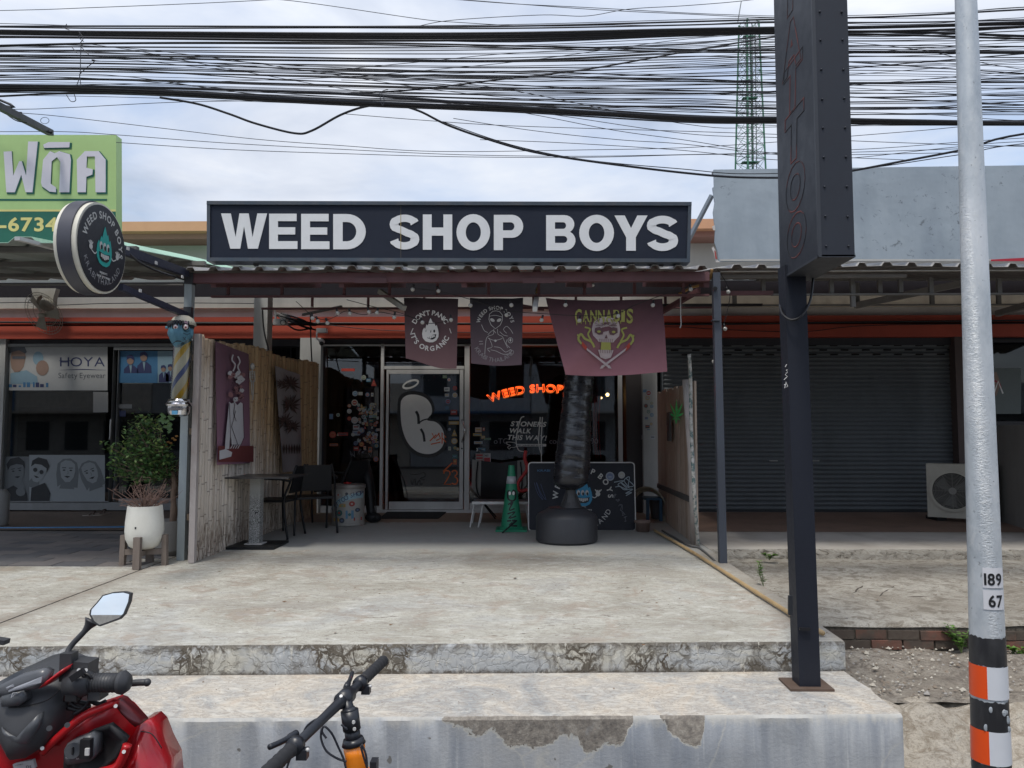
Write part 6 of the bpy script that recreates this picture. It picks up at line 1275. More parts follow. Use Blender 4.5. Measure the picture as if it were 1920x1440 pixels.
# sign board leaning behind the bag
yb0 = 9.35
sb = thing('leaning_board', 'black rounded lightbox board with flame face and graffiti leaning behind the punching bag', 'sign', G(1090, 997)); lean = .0
def brd(u, v, w): p = P(u, v, yb0); k = (p.z-fz(yb0)); return Vector((p.x, yb0+k*.16-w, p.z))
def rrect(x0, y0, x1, y1, r, n=5):
    out = []
    for cx, cy, a0 in ((x0+r, y0+r, 180), (x1-r, y0+r, 270), (x1-r, y1-r, 0), (x0+r, y1-r, 90)): out += arcpts(cx, cy, r, r, a0, a0+90, n)
    return out
mb = MB(); mb.poly(rrect(990, 867, 1193, 996, 7), brd, .10, -.10); mb.build('panel', paint('scuffed_black_board', (.012, .014, .022), .5, .25, (.04, .045, .06), 5, 0, .05, .3), sb)
mb = MB(); mb.ribbon(rrect(991, 868, 1192, 995, 6), 1.9, brd, .003, closed=True); mb.build('edge_trim', M_alu, sb)
mb = MB(); mb.arc('WEED SHOP BOYS', 1094, 934, 47, 10.5, brd, -97, 92, 'bold', base=.002); mb.arc('KRABI THAILAND', 1094, 934, 58, 9, brd, 247, 113, 'thin', True, base=.002)
mb.build('lettering', M_wh, sb)
mb = MB(); flame(mb, 1094, 926, .62, brd, 0, 1, 2, .002, 3); mb.disc(1122, 927, 4.5, brd, .003, 10, 1, 1); mb.ribbon(smooth_path([Vector((1111, 932)), Vector((1116, 934)), Vector((1121, 930))]), 1.6, brd, .003, 1)
for k in range(4): mb.ribbon([Vector((1122, 926)), Vector((1117+k*4, 920-abs(k-1.5)))], 2, brd, .0045, 1)
mb.text('support', 1080, 952, 4, brd, 'bold', base=.002, m=1); mb.text('local growers', 1077, 958, 4, brd, 'bold', base=.002, m=1)
mb.build('flame_logo', [flat('sky_blue_print', (.03, .27, .48), .5), M_wh, M_black], sb)
for (u, v, r, c1, c2) in ((1145.5, 894, 8.3, 1, 10), (1167.5, 891.5, 6.5, 0, 4)): mb = MB(); mb.disc(u, v, r, brd, .002, 18); mb.disc(u, v, r*.72, brd, .004, 16, m=1); mb.disc(u, v+1, r*.45, brd, .006, 12, .4, m=0); mb.build('sticker', [M_st[c1], M_st[c2]], sb)
M_tagb = flat('pale_blue_marker', (.30, .37, .42), .6)
def scribble(name, pts, w_, mat, par, xf, base=.004): return MB().ribbon(smooth_path([Vector(p) for p in pts], 4), w_, xf, base).build(name, mat, par)
scribble('graffiti_tag', [(1153, 905), (1172, 902), (1160, 910), (1178, 918), (1165, 905), (1182, 916), (1172, 902), (1182, 895), (1180, 912), (1190, 911), (1176, 898)], 1.6, M_tagb, sb, brd)
scribble('graffiti_tag', [(1155, 914), (1164, 913), (1172, 919), (1188, 918), (1174, 926), (1186, 924), (1175, 930)], 1.5, M_tagb, sb, brd, .0045)
scribble('graffiti_tag', [(1002, 906), (1008, 925), (1018, 938), (1010, 920), (1006, 905), (1014, 925), (1024, 938), (1018, 920), (1014, 908)], .7, flat('navy_marker', (.06, .09, .2), .6), sb, brd)
for k in range(5): scribble('scratch_tag', [(1153+k*5+random.uniform(-3, 6), 930+k*11+random.uniform(-6, 6)) for _ in range(7)], .7, flat('grey_scratch', (.15, .16, .19), .7), sb, brd, .004+.0004*k)
mb = MB(); mb.text('KRABI', 1008, 885, 4, brd, 'thin', width=24, base=.002); mb.build('blue_writing', M_bl, sb)
# free standing punching bag
pbb = G(1065, 1022); yb_ = pbb.y+.26; zb = fz(yb_)
pg = thing('punching_bag', 'free standing black punching bag bound in tape on a round weighted base', 'punching bag', (pbb.x, yb_, zb)); rb = .335
M_rub = paint('matte_black_base', (.032, .034, .040), .5, .25, (.06, .055, .05), 4)
hb = (1018-968)/1440*yb_
MB().lathe([(rb-.02, 0), (rb, .02), (rb, hb*.9), (rb-.015, hb), (rb-.14, hb+.07), (.20, hb+.075), (.0001, hb+.076)], (pbb.x, yb_, zb), 48).build('base', M_rub, pg, 'auto')
nx_ = P(1072, 948, yb_); mb = MB(); mb.lathe([(.115, 0), (.112, .015), (.085, .06), (.06, .13), (.055, .19)], (nx_.x-.01, yb_, zb+hb+.075), 24); 
for j in range(8): a = j*math.pi/4; mb.bar(Vector((nx_.x-.01+.112*math.cos(a), yb_+.112*math.sin(a), zb+hb+.08)), Vector((nx_.x-.01+.06*math.cos(a), yb_+.06*math.sin(a), zb+hb+.22)), .01, .012)
mb.build('neck', flat('ribbed_neck', (.04, .04, .042), .5), pg)
bm_ = MB()
for j in range(8): a = (j+.5)*math.pi/4; bm_.ball(Vector((nx_.x-.01+.10*math.cos(a), yb_+.10*math.sin(a), zb+hb+.088)), .008, 6)
bm_.build('bolt', M_alu, pg)
b0, b1_ = P(1069, 919, yb_), P(1092, 630, yb_); mb = MB(); na, nz_ = 40, 90
for i in range(nz_+1):
    t = i/nz_; c_ = b0.lerp(b1_, t); r = .192-.052*max(0, t-.12)+.006*math.sin(t*9); endk = min(1, t*14, (1-t)*10)
    r *= math.sqrt(max(.02, 1-(1-endk)**2))*(1.0 if t < .6 else 1.0-.05*(t-.6))
    for j in range(na):
        a = 2*math.pi*j/na; w_ = .006*mnoise.noise(Vector((math.cos(a)*1.2, math.sin(a)*1.2, t*26+.8*math.sin(a*2+t*6))))+.002*mnoise.noise(Vector((math.cos(a)*3, math.sin(a)*3, t*60)))+.0022*math.sin(t*95+2*math.sin(a+1))
        mb.v.append(c_+Vector((math.cos(a)*(r+w_), math.sin(a)*(r+w_), 0)))
mb.f = [(i*na+j, i*na+(j+1) % na, (i+1)*na+(j+1) % na, (i+1)*na+j) for i in range(nz_) for j in range(na)]+[tuple(range(na-1, -1, -1)), tuple(range(nz_*na, nz_*na+na))]; mb.mi = [0]*len(mb.f)
s = N('black_taped_vinyl'); w_ = s.noise(7, 3, .5, s.map(scale=(.5, .5, 2.2)), .4); s.bump(w_, .5, .014); M_tape = s.done((.012, .013, .018), s.ramp(w_, (.35, .18), (.65, .36)), 0.0, .8)
mb.build('bag', M_tape, pg, True)
# folding camp chair and aluminium bench
cbn = thing('camp_bench', 'low folding bench with aluminium edge and thin legs beside the cone', 'bench', G(935, 985)); yb2, yb3 = G(885, 989).y, G(885, 989).y+.42; zb2 = P(890, 943, yb2).z
xa, xb_ = P(886, 943, yb2).x, P(992, 943, yb2).x
MB().box((xa, yb2+.02, zb2-.004), (xb_, yb3, zb2+.012)).build('bench_top', flat('grey_fabric', (.12, .12, .13), .8), cbn); MB().box((xa-.01, yb2, zb2-.016), (xb_, yb2+.018, zb2+.016)).build('edge_rail', M_alu, cbn)
for (x, s_) in ((xa+.02, -.05), (xa+.13, -.06), (xb_-.05, .05)): MB().tube([(x, yb2+.03, zb2), (x+s_, yb2+.01, fz(yb2))], .009, 6).build('leg', M_alu, cbn); MB().tube([(x, yb3-.03, zb2), (x+s_, yb3, fz(yb3))], .009, 6).build('leg', M_alu, cbn)
cpc = thing('camp_chair', 'sling camp chair in black and grey fabric set behind the low bench', 'chair', (P(935, 985, 10.5).x, 10.5, fz(10.5))); x0c, x1c = P(884, 900, 10.5).x, P(987, 900, 10.5).x; mb = MB(); nu = 12
zt0, zt1 = P(900, 866, 10.5).z, P(900, 936, 10.5).z
for i in range(nu+1):
    t = i/nu; sgn = abs(2*t-1)
    for (k, yy, zz_) in ((0, 10.66, zt0+.03-.05*(1-sgn)), (1, 10.62, (zt0+zt1)/2-.03*(1-sgn)), (2, 10.50, zt1+.10*sgn**2), (3, 10.25, zt1-.02+.16*sgn**3), (4, 10.12, zt1+.02+.20*sgn**3)): mb.v.append(Vector((x0c+(x1c-x0c)*t, yy-.05*sgn*(k < 2), zz_)))
mb.f = [(i*5+j, i*5+j+1, i*5+j+6, i*5+j+5) for i in range(nu) for j in range(4)]; mb.mi = [0 if 1 < (i//4) < nu-2 else 1 for i in range(len(mb.f))]
n0 = len(mb.v); mb.v += [v+Vector((0, .004, -.004)) for v in mb.v[:n0]]; mb.f += [tuple(n0+i for i in reversed(f)) for f in mb.f[:]]; mb.mi += mb.mi[:]
mb.build('sling', [M_blkm, flat('grey_canvas', (.24, .235, .22), .85)], cpc, True)
for x, s_ in ((x0c+.08, .25), (x1c-.08, -.25)): MB().tube(smooth_path([(x, 10.6, zt0), (x, 10.5, zt1+.1), (x+s_, 10.35, fz(10.4)+.01)]), .010, 6).build('leg', M_blkm, cpc); MB().tube([(x, 10.15, zt1+.1), (x+s_, 10.6, fz(10.6)+.01)], .010, 6).build('leg', M_blkm, cpc)
rg = MB(); rg.tube(smooth_path([P(986, 845, 10.0), P(984, 860, 10.0), P(988, 880, 10.0), P(972, 905, 10.0), P(975, 920, 10.0), P(990, 918, 10.0)]), [.02, .026]*12+[.02], 7); tag(rg.build('red_lantern_string', flat('red_lantern', (.45, .03, .03), .5), None, True), 'twisted red paper garland hanging beside the leaning board', 'garland')
# coil of hose, pot, blue stool behind
hsx = thing('hose_coil', 'loosely coiled beige garden hose leaning on the sticker pillar', 'hose', G(1225, 1000)); M_hose = paint('beige_hose', (.30, .26, .19), .5, .4, (.15, .13, .1), 10)
cc_ = P(1212, 958, 10.1)
for k in range(3):
    r = .30-.035*k; pts = [cc_+Vector((r*math.cos(t*math.pi/16)*(.9+.05*k)+.02*k, .06*k+.10*math.sin(t*.3), r*math.sin(t*math.pi/16)+.01*k)) for t in range(33)]; MB().tube(pts, .013, 7).build('hose_loop', M_hose, hsx, True)
bk2 = MB(); q = G(1208, 999); bk2.lathe([(.075, 0), (.085, .10), (.10, .105), (.10, .13), (.085, .13), (.08, .02)], q+Vector((0, .12, 0)), 20); tag(bk2.build('clay_pot', paint('pinkish_clay', (.25, .18, .15), .8, .5, (.14, .1, .09), 9), None, True), 'small empty clay pot at the foot of the hose coil', 'pot')
bs2 = thing('blue_stool', 'blue plastic stool half hidden beside the leaning board', 'stool', G(1203, 985)); xx = P(1203, 0, 10.3).x; MB().box((xx-.04, 10.2, .26), (xx+.22, 10.5, .29)).build('seat', flat('blue_plastic', (.03, .09, .16), .5), bs2)
for dx in (0, .17): MB().box((xx-.03+dx, 10.2, fz(10.2)), (xx+.01+dx, 10.24, .26)).build('leg', flat('blue_plastic_leg', (.03, .08, .14), .5), bs2)
mp = thing('mop_bucket', 'grey bucket standing behind the hose coil', 'bucket', G(1222, 985)); MB().lathe([(.10, 0), (.13, .26), (.14, .27), (.125, .27), (.1, .03)], (P(1223, 0, 10.5).x, 10.5, fz(10.5)), 20).build('body', flat('grey_bucket', (.14, .15, .16), .5), mp, True)
# bamboo pole lying along the forecourt edge, grey pipe beside
A0, A1 = G(1228, 999), G(1549, 1195); bz = Vector((0, 0, .022)); s = N('yellow_bamboo'); x, y, z = s.xyz(); n1 = s.noise(9, 5, .6); M_yb = s.done(s.mix(s.ramp(n1, (.45, 0.0), (.7, .6)), (.46, .33, .17), (.30, .2, .1)), .5)
lb = MB(); pts, rs_ = [], []
for i in range(61): t = i/60; p = A0.lerp(A1, t)+bz+Vector((.02*math.sin(t*5), 0, .002)); pts.append(p); rs_.append(.0155 if i % 9 else .018)
lb.tube(pts, rs_, 10); tag(lb.build('bamboo_pole', M_yb, None, True), 'long yellow bamboo pole lying along the forecourt edge', 'pole')
gp_ = MB(); gp_.tube(smooth_path([G(1242, 997)+bz*.6, G(1290, 1024)+bz*.6, G(1312, 1030)+bz*.6, G(1340, 1052)+Vector((0, 0, .0))]), .012, 7); tag(gp_.build('grey_conduit', flat('dull_conduit', (.12, .12, .12), .6), None, True), 'grey conduit lying between the board fence and the bamboo pole', 'pipe')
# blue pipe and sandals before the optician
bl = MB(); bl.tube([G(-60, 993)+Vector((0, 0, .014)), G(120, 992)+Vector((0, 0, .014)), G(236, 991)+Vector((0, 0, .014)), G(330, 991)+Vector((0, 0, .014))], .015, 8); tag(bl.build('blue_pipe', flat('blue_pvc', (.04, .17, .36), .4), None, True), 'straight blue pipe lying across the terrace before the optician', 'pipe')
for i, (u, v, rz) in enumerate(((172, 968, .3), (192, 965, -.1))):
    q = G(u, v); t = thing('sandal', ('upturned pale' if i == 0 else 'flat brown')+' sandal left before the optician door', 'sandal', q); mb = MB(); cz_, sz_ = math.cos(rz), math.sin(rz)
    o_ = [(.13*math.cos(a)*(1 if math.cos(a) > 0 else .9), .048*math.sin(a)*(1.15 if math.cos(a) > 0 else .85)) for a in [k*math.pi/8 for k in range(16)]]
    mb.poly([(a*cz_-b*sz_, a*sz_+b*cz_) for a, b in o_], lambda a, b, w: q+Vector((a, b, w)), .02); mb.build('sole', flat('sandal_sole', (.16, .12, .10), .8) if i else flat('pale_sole', (.3, .27, .24), .8), t)
    mb = MB(); mb.tube([q+Vector((-.01, -.05, .02)), q+Vector((.03, -.03, .07)), q+Vector((.03, .03, .07)), q+Vector((-.01, .05, .02))], .012, 6); mb.build('strap', flat('brown_strap', (.09, .06, .05), .7), t)
wj = MB(); q = G(2, 988); wj.lathe([(.12, 0), (.14, .05), (.14, .40), (.10, .46), (.0001, .47)], q+Vector((-.07, 0, 0)), 20); tag(wj.build('white_canister', flat('dull_white_canister', (.33, .34, .34), .5), None, True), 'dull white canister at the edge of the optician window', 'canister')
# air conditioner
ya = 9.9; ac = thing('air_conditioner', 'beige outdoor air conditioner standing before the shutter behind the pole', 'air conditioner', G(1790, 968)); a = P(1743, 962, 10.3); w_ = Vector((.90, -.62, 0)).normalized(); dn = Vector((w_.y, -w_.x, 0))*-1; hz_ = (965-862)/1440*10.2
dn = Vector((.62, .90, 0)).normalized(); Oa = Vector((a.x, 10.35, fz(10.3)+.05)); M_ac = paint('beige_casing', (.52, .50, .43), .5, .35, (.2, .17, .13), 5)
def acf(u, v, w): return Oa+w_*u+Vector((0, 0, v))-dn*w
mb = MB(); mb.poly([(0, 0), (.80, 0), (.80, .70), (0, .70)], acf, .28, -.28); mb.build('casing', M_ac, ac)
mb = MB(); mb.poly([[(.30+.27*math.cos(t*math.pi/16), .35+.27*math.sin(t*math.pi/16)) for t in range(32)], [(.30+.235*math.cos(t*math.pi/16), .35+.235*math.sin(t*math.pi/16)) for t in range(32)]], acf, .03, .001); mb.build('fan_ring', M_ac, ac)
mb = MB(); mb.poly([(.30+.232*math.cos(t*math.pi/16), .35+.232*math.sin(t*math.pi/16)) for t in range(32)], acf, .002, .001); mb.build('fan_recess', flat('recess_dark', (.035, .035, .033), .8), ac)
mb = MB()
for r_ in [.03+.017*i for i in range(12)]: mb.tube([acf(.30+r_*math.cos(t*math.pi/12), .35+r_*math.sin(t*math.pi/12), .02) for t in range(25)], .0035, 4)
for t in range(12): mb.tube([acf(.30+.03*math.cos(t*math.pi/6), .35+.03*math.sin(t*math.pi/6), .022), acf(.30+.235*math.cos(t*math.pi/6), .35+.235*math.sin(t*math.pi/6), .022)], .003, 4)
mb.disc(.30, .35, .045, acf, .024, 16); mb.build('grille', flat('grille_grey', (.26, .255, .23), .5), ac)
for k in range(3):
    a_ = k*2.09+.4; mb = MB(); mb.poly([(.30+.04*math.cos(a_), .35+.04*math.sin(a_)), (.30+.2*math.cos(a_-.35), .35+.2*math.sin(a_-.35)), (.30+.215*math.cos(a_+.35), .35+.215*math.sin(a_+.35)), (.30+.04*math.cos(a_+.9), .35+.04*math.sin(a_+.9))], acf, .004, .006); mb.build('fan_blade', flat('blade_grey', (.12, .12, .115), .5), ac)
mb = MB(); mb.rect(.60, .48, .75, .59, acf, .002); mb.build('red_badge', flat('badge_red', (.28, .02, .03), .5), ac); mb = MB(); mb.text('TCL', .62, -.0, .05, lambda u, v, w: acf(u, .515-v, w), 'bold', width=.10, base=.005); mb.build('badge_lettering', M_white, ac)
for u in (.08, .62): MB().cbox(acf(u, -.025, -.14), (.12, .30, .05)).build('foot', M_black, ac)

# ------------------------------------------------------------------ planters
M_pot = paint('cream_planter', (.74, .73, .66), .55, .3, (.42, .38, .28), 5); M_oldw = paint('weathered_grey_wood', (.20, .165, .14), .85, .7, (.10, .075, .06), 10, stretch=(2, 2, .4))
pc_ = G(270, 1058); pcx = P(271, 990, 6.95).x; ypl = 6.95; zf = fz(ypl)
pt = thing('planter', 'tapered cream planter full of dead twigs on a grey wooden leg stand', 'planter', (pcx, ypl, zf))
zb0 = P(270, 1028, ypl).z; hp_ = P(270, 948, ypl).z-zb0
MB().lathe([(.0001, 0), (.085, .0), (.125, .025), (.155, .09), (.163, .16), (.160, .24), (.146, hp_), (.136, hp_), (.136, hp_-.03), (.0001, hp_-.035)], (pcx, ypl, zb0), 40).build('pot', M_pot, pt, 'auto')
MB().cbox((pcx, ypl-.163, zb0+.20), (.012, .006, .018)).build('drain_plug', M_black, pt)
MB().lathe([(.0001, 0), (.135, 0)], (pcx, ypl, zb0+hp_-.032), 24).build('soil', flat('dry_soil', (.07, .05, .035), .95), pt)
stt = thing('plant_stand', 'grey weathered wooden stand of four upright legs under the cream planter', 'stand', (pcx, ypl, zf))
for (dx, dy) in ((-.175, -.02), (.175, .03), (.03, -.175), (-.03, .175)): MB().bar(Vector((pcx+dx*1.03, ypl+dy*1.03, zf)), Vector((pcx+dx, ypl+dy, zb0+.12)), .045 if abs(dx) > .1 else .06, .045, (0, 1, 0)).build('leg', M_oldw, stt)
MB().bar((pcx-.17, ypl-.02, zb0-.03), (pcx+.17, ypl+.03, zb0-.03), .04, .05).build('cross_bar', M_oldw, stt); MB().bar((pcx+.03, ypl-.17, zb0-.035), (pcx-.03, ypl+.17, zb0-.035), .04, .045).build('cross_bar', M_oldw, stt)
mb = MB(); o_ = Vector((pcx, ypl, zb0+hp_-.03)); rr = random.Random(4)
for k in range(58):
    a = rr.uniform(0, 6.28); el = rr.uniform(.15, 1.3); L = rr.uniform(.14, .29); d = Vector((math.cos(a)*math.cos(el), math.sin(a)*math.cos(el), math.sin(el))); p0 = o_+Vector((math.cos(a), math.sin(a), 0))*rr.uniform(0, .08)
    m1 = p0+d*L*.5+Vector((0, 0, .02)); e1 = p0+d*L+Vector((rr.uniform(-.03, .03), 0, rr.uniform(-.02, .04))); mb.tube([p0, m1, e1], [.004, .003, .0015], 4, False)
    for _ in range(4): f_ = rr.uniform(.3, 1); q = p0.lerp(e1, f_); mb.tube([q, q+Vector((rr.uniform(-.06, .06), rr.uniform(-.05, .05), rr.uniform(-.01, .07)))], [.0022, .001], 3, False)
tw_ = mb.build('twig', flat('dead_twig', (.20, .125, .10), .8), pt, kind='stuff')
# second plant: bushy ficus in a plain grey pot behind
yp2 = 7.55; px2 = P(322, 1000, yp2).x
p2 = thing('bushy_plant', 'bushy green small leaved tree growing from the plain grey pot by the blue post', 'plant', (px2, yp2, fz(yp2)))
gpp = thing('grey_pot', 'plain grey cement pot half hidden between planter and blue post', 'pot', (px2, yp2, fz(yp2))); zc2 = P(320, 975, yp2).z
MB().lathe([(.12, 0), (.165, .05), (.175, zc2-fz(yp2)), (.16, zc2-fz(yp2)), (.15, zc2-fz(yp2)-.06), (.0001, zc2-fz(yp2)-.06)], (px2-.02, yp2, fz(yp2)), 32).build('body', paint('cement_grey_pot', (.30, .29, .27), .8, .4, (.16, .15, .13), 6), gpp, 'auto')
M_bark = paint('pale_brown_bark', (.20, .14, .10), .85, .5, (.09, .06, .045), 18)
mb = MB(); tp = [P(u, v, yp2) for u, v in ((323, 985), (326, 960), (325, 930), (327, 905), (322, 885))]; mb.tube(smooth_path(tp), [.034]*6+[.026]*6+[.022]*5, 9)
tips = []; rr = random.Random(11)
tgt = [(205, 838), (214, 842), (225, 835), (238, 822), (245, 808), (255, 800), (262, 790), (270, 782), (280, 790), (291, 792), (300, 802), (262, 815), (280, 818), (292, 830), (305, 842), (312, 852), (322, 862), (250, 830), (236, 845), (226, 855), (222, 868), (210, 872), (228, 882), (218, 893), (240, 890), (252, 898), (268, 890), (280, 900), (294, 892), (300, 878), (312, 872), (260, 862), (275, 850), (245, 868), (288, 865), (266, 838), (255, 878), (275, 872), (242, 852), (297, 858), (232, 866), (270, 806), (283, 842), (258, 848), (248, 838)]
hub = P(318, 888, yp2)
for (u, v) in tgt:
    e1 = P(u, v, yp2+rr.uniform(-.16, .16)); m1 = hub.lerp(e1, .5)+Vector((0, rr.uniform(-.05, .05), -.03)); pth = smooth_path([hub, m1, e1], 5); mb.tube(pth, [.008*(1-i/len(pth)*.75) for i in range(len(pth))], 5, False); tips.append(pth)
mb.build('stem', M_bark, p2, True)
mb = MB()
for pth in tips:
    for q in pth[4:]+[pth[-1]]*2:
        for _ in range(6):
            c_ = q+Vector((rr.gauss(0, .036), rr.gauss(0, .045), rr.gauss(0, .030))); a = rr.uniform(0, 6.28); el = rr.uniform(-.5, .9); d = Vector((math.cos(a)*math.cos(el), math.sin(a)*math.cos(el), math.sin(el))); n_ = d.cross(Vector((rr.uniform(-.6, .6), rr.uniform(-.6, .6), 1))).normalized(); up = d.cross(n_).normalized(); L = rr.uniform(.036, .068); w_ = L*rr.uniform(.22, .30)
            mb.add([c_, c_+d*L*.5+n_*w_-up*.003, c_+d*L, c_+d*L*.5-n_*w_-up*.003, c_+d*L*.5], [(0, 1, 4), (1, 2, 4), (2, 3, 4), (3, 0, 4)], rr.choice((0, 0, 0, 1, 1, 2)) if q.z < hub.z+.25 or rr.random() < .9 else 2)
def leafmat(name, c_):
    s = N(name); s.b.inputs['Transmission Weight'].default_value = 0; n_ = s.noise(25, 2, .5); return s.done(s.mix(n_, c_, tuple(x*.55 for x in c_)), .42)
M_leaf = [leafmat('leaf_dark_green', (.07, .15, .05)), leafmat('leaf_mid_green', (.13, .25, .075)), leafmat('leaf_young_green', (.30, .42, .13))]
mb.build('foliage', M_leaf, p2)
op = thing('spindly_plant', 'thin twiggy bush with a few orange leaves beside the blue post', 'plant', (px2+.05, yp2+.1, fz(yp2)+.3)); mb = MB(); rr = random.Random(5)
for k in range(34):
    p0 = P(330, 905, yp2+.1)+Vector((rr.uniform(-.03, .02), 0, rr.uniform(-.12, .1))); e1 = p0+Vector((rr.uniform(-.16, .07), rr.uniform(-.1, .1), rr.uniform(-.02, .26))); mb.tube([p0, (p0+e1)/2+Vector((0, 0, .02)), e1], [.004, .003, .001], 4, False)
mb.build('twig', flat('brown_twig', (.16, .105, .08), .8), op, kind='stuff')
mb = MB()
for (u, v) in ((312, 838), (315, 829), (324, 822), (328, 825), (331, 818), (320, 831), (309, 834)): mb.ball(P(u, v, yp2+.1), .014, 8, (1.3, .5, .8))
mb.build('orange_leaf', flat('orange_leaf', (.42, .2, .05), .6), op, True); mb = MB()
for (u, v) in ((297, 786), (305, 790), (311, 797), (318, 784), (309, 803), (302, 781), (316, 800), (312, 806)):
    for k in range(4): c_ = P(u+rr.uniform(-5, 5), v+rr.uniform(-4, 4), yp2+.05); mb.add([c_, c_+Vector((.02, 0, .02)), c_+Vector((.045, .01, .005)), c_+Vector((.022, 0, -.015))], [(0, 1, 2, 3)])
mb.build('foliage', M_leaf[1], op)
# weeds
def weed(lab, q, h, n, spread, sd):
    t = thing('weed', lab, 'weed', q); rr = random.Random(sd); mb = MB(); ml = MB()
    for k in range(n):
        e1 = q+Vector((rr.uniform(-spread, spread), rr.uniform(-spread, spread)*.6, h*rr.uniform(.5, 1))); m1 = q.lerp(e1, .5)+Vector((rr.uniform(-.02, .02), 0, .02)); pth = smooth_path([q, m1, e1], 4); mb.tube(pth, .0025, 4, False)
        for p in pth[2:]:
            for _ in range(3):
                a = rr.uniform(0, 6.28); d = Vector((math.cos(a), math.sin(a)*.8, rr.uniform(-.1, .5))).normalized(); n_ = Vector((-d.y, d.x, 0)).normalized(); L = rr.uniform(.022, .04); ml.add([p, p+d*L*.5+n_*L*.35, p+d*L, p+d*L*.5-n_*L*.35], [(0, 1, 2, 3)])
    mb.build('stem', flat('weed_stem', (.12, .17, .05), .7), t); ml.build('leaf_spray', leafmat('weed_green', (.13, .27, .04)), t)
weed('bright green weed growing out of the brick edging beside the pole', P(1803, 1224, 5.22), .20, 7, .09, 1); weed('low green weed in the crack of the broken terrace lip', P(1443, 1050, 7.7), .07, 6, .10, 2); weed('small grassy weed at the brick edging beyond the pole', P(1905, 1232, 5.2), .09, 7, .14, 3); weed('wiry weed beside the bamboo pole on the forecourt edge', P(1432, 1102, 6.2), .22, 3, .06, 4)

# ------------------------------------------------------------------ lattice mast far behind
YTw = 60.0; tw0 = thing('lattice_tower', 'green lattice telecom tower rising behind the blue grey panel', 'tower', P(1408, 400, YTw)); M_tg = flat('tower_green', (.04, .17, .10), .6); M_tw2 = flat('tower_grey', (.22, .24, .24), .6)
bC, tC = P(1408, 420, YTw), P(1404, 44, YTw); hwb, hwt = 27/1440*YTw, 16/1440*YTw; lv = 16
def corner(t, i): c_ = bC.lerp(tC, t); h = hwb+(hwt-hwb)*t; a, b = ((-1, -1), (1, -1), (1, 1), (-1, 1))[i]; q = Matrix.Rotation(.35, 3, 'Z'); return c_+q @ Vector((a*h*.82, b*h*.82, 0))
for i in range(4): MB().tube([corner(0, i), corner(1, i)], .07, 6).build('leg', M_tg, tw0)
mb = MB()
for k in range(lv):
    t0_, t1_ = k/lv, (k+1)/lv
    for i in range(4):
        j = (i+1) % 4; mb.tube([corner(t0_, i), corner(t1_, j)], .02, 4, False, k % 5 == 4); mb.tube([corner(t0_, j), corner(t1_, i)], .02, 4, False, 0); mb.tube([corner(t1_, i), corner(t1_, j)], .022, 4, False, 0)
for k in range(60): t = k/60; c_ = bC.lerp(tC, t); mb.tube([c_+Vector((-.25, 0, 0)), c_+Vector((.25, 0, 0))], .02, 4, False, 1)
for dx in (-.25, .25, .5): mb.tube([bC+Vector((dx, 0, 0)), tC+Vector((dx, 0, 0))], .04, 4, False, 1)
mb.build('lattice', [M_tg, M_tw2], tw0)
for t in (.30, .62, .93): c_ = bC.lerp(tC, t); h = (hwb+(hwt-hwb)*t)*.7; MB().box((c_.x-h, c_.y-h*.4, c_.z), (c_.x+h, c_.y+h*.4, c_.z+.06)).build('platform', M_tg, tw0)
MB().tube([tC+Vector((-.9, 0, 0)), P(1390, 2, YTw)], .04, 5).build('antenna', M_tw2, tw0)

# ------------------------------------------------------------------ overhead cables
M_cab = flat('black_cable_sheath', (.016, .018, .026), .55)
def cable(pts, w, Y, lab, grp, k=7):
    if pts[0][0] <= -60: (a, b), (c, d) = pts[:2]; pts = [(a-900, b-900*(d-b)/(c-a)*.6)]+list(pts)
    if pts[-1][0] >= 1990: (a, b), (c, d) = pts[-2:]; pts = list(pts)+[(c+900, d+900*(d-b)/(c-a)*.5)]
    r = max(.0022, w/2/1440*Y); n = len(pts); ph = random.random()*9
    o = MB().tube(smooth_path([P(u, v, Y) for u, v in pts], k), r, 5, False).build('overhead_cable', M_cab, None, True); o['label'] = lab; o['category'] = 'cable'; o['group'] = grp; return o
XS = [-150, 200, 640, 960, 1280, 1460, 1700, 2070]
GT, GK = 'thin overhead cables strung over the street', 'thick overhead cables strung over the street'
thick = [  # y at each XS, width
 ([50, 49, 50, 49, 41, 36, 30, 12], 3.5), ([49, 53, 52, 53, 47, 42, 42, 35], 3), ([56, 60, 63, 62, 55, 52, 49, 38], 5), ([60, 62, 67, 66, 58, 55, 50, 42], 6), ([62, 66, 71, 70, 61, 59, 58, 46], 5), ([68, 71, 76, 74, 64, 62, 60, 72], 5), ([70, 70, 73, 75, 67, 62, 66, 76], 4), ([88, 81, 80, 86, 93, 95, 97, 98], 3.5), ([91, 82, 83, 90, 97, 99, 99, 101], 3),
 ([160, 163, 176, 200, 219, 221, 226, 232], 5.5), ([165, 168, 190, 203, 221, 224, 229, 231], 6), ([170, 172, 194, 207, 224, 228, 233, 234], 5), ([186, 174, 192, 205, 226, 230, 232, 228], 4), ([184, 176, 197, 210, 229, 231, 231, 230], 3), ([60, 63, 70, 78, 67, 63, 64, 44], 4), ([163, 165, 186, 196, 216, 221, 227, 226], 3)]
for i, (ys, w) in enumerate(thick): cable([(x, y) for x, y in zip(XS, ys)], w, 5.4+.03*i, ('thick black cable of the upper bundle strung high above the long navy sign' if ys[0] < 120 else 'thick black cable of the lower bundle sagging over the long navy sign'), GK)
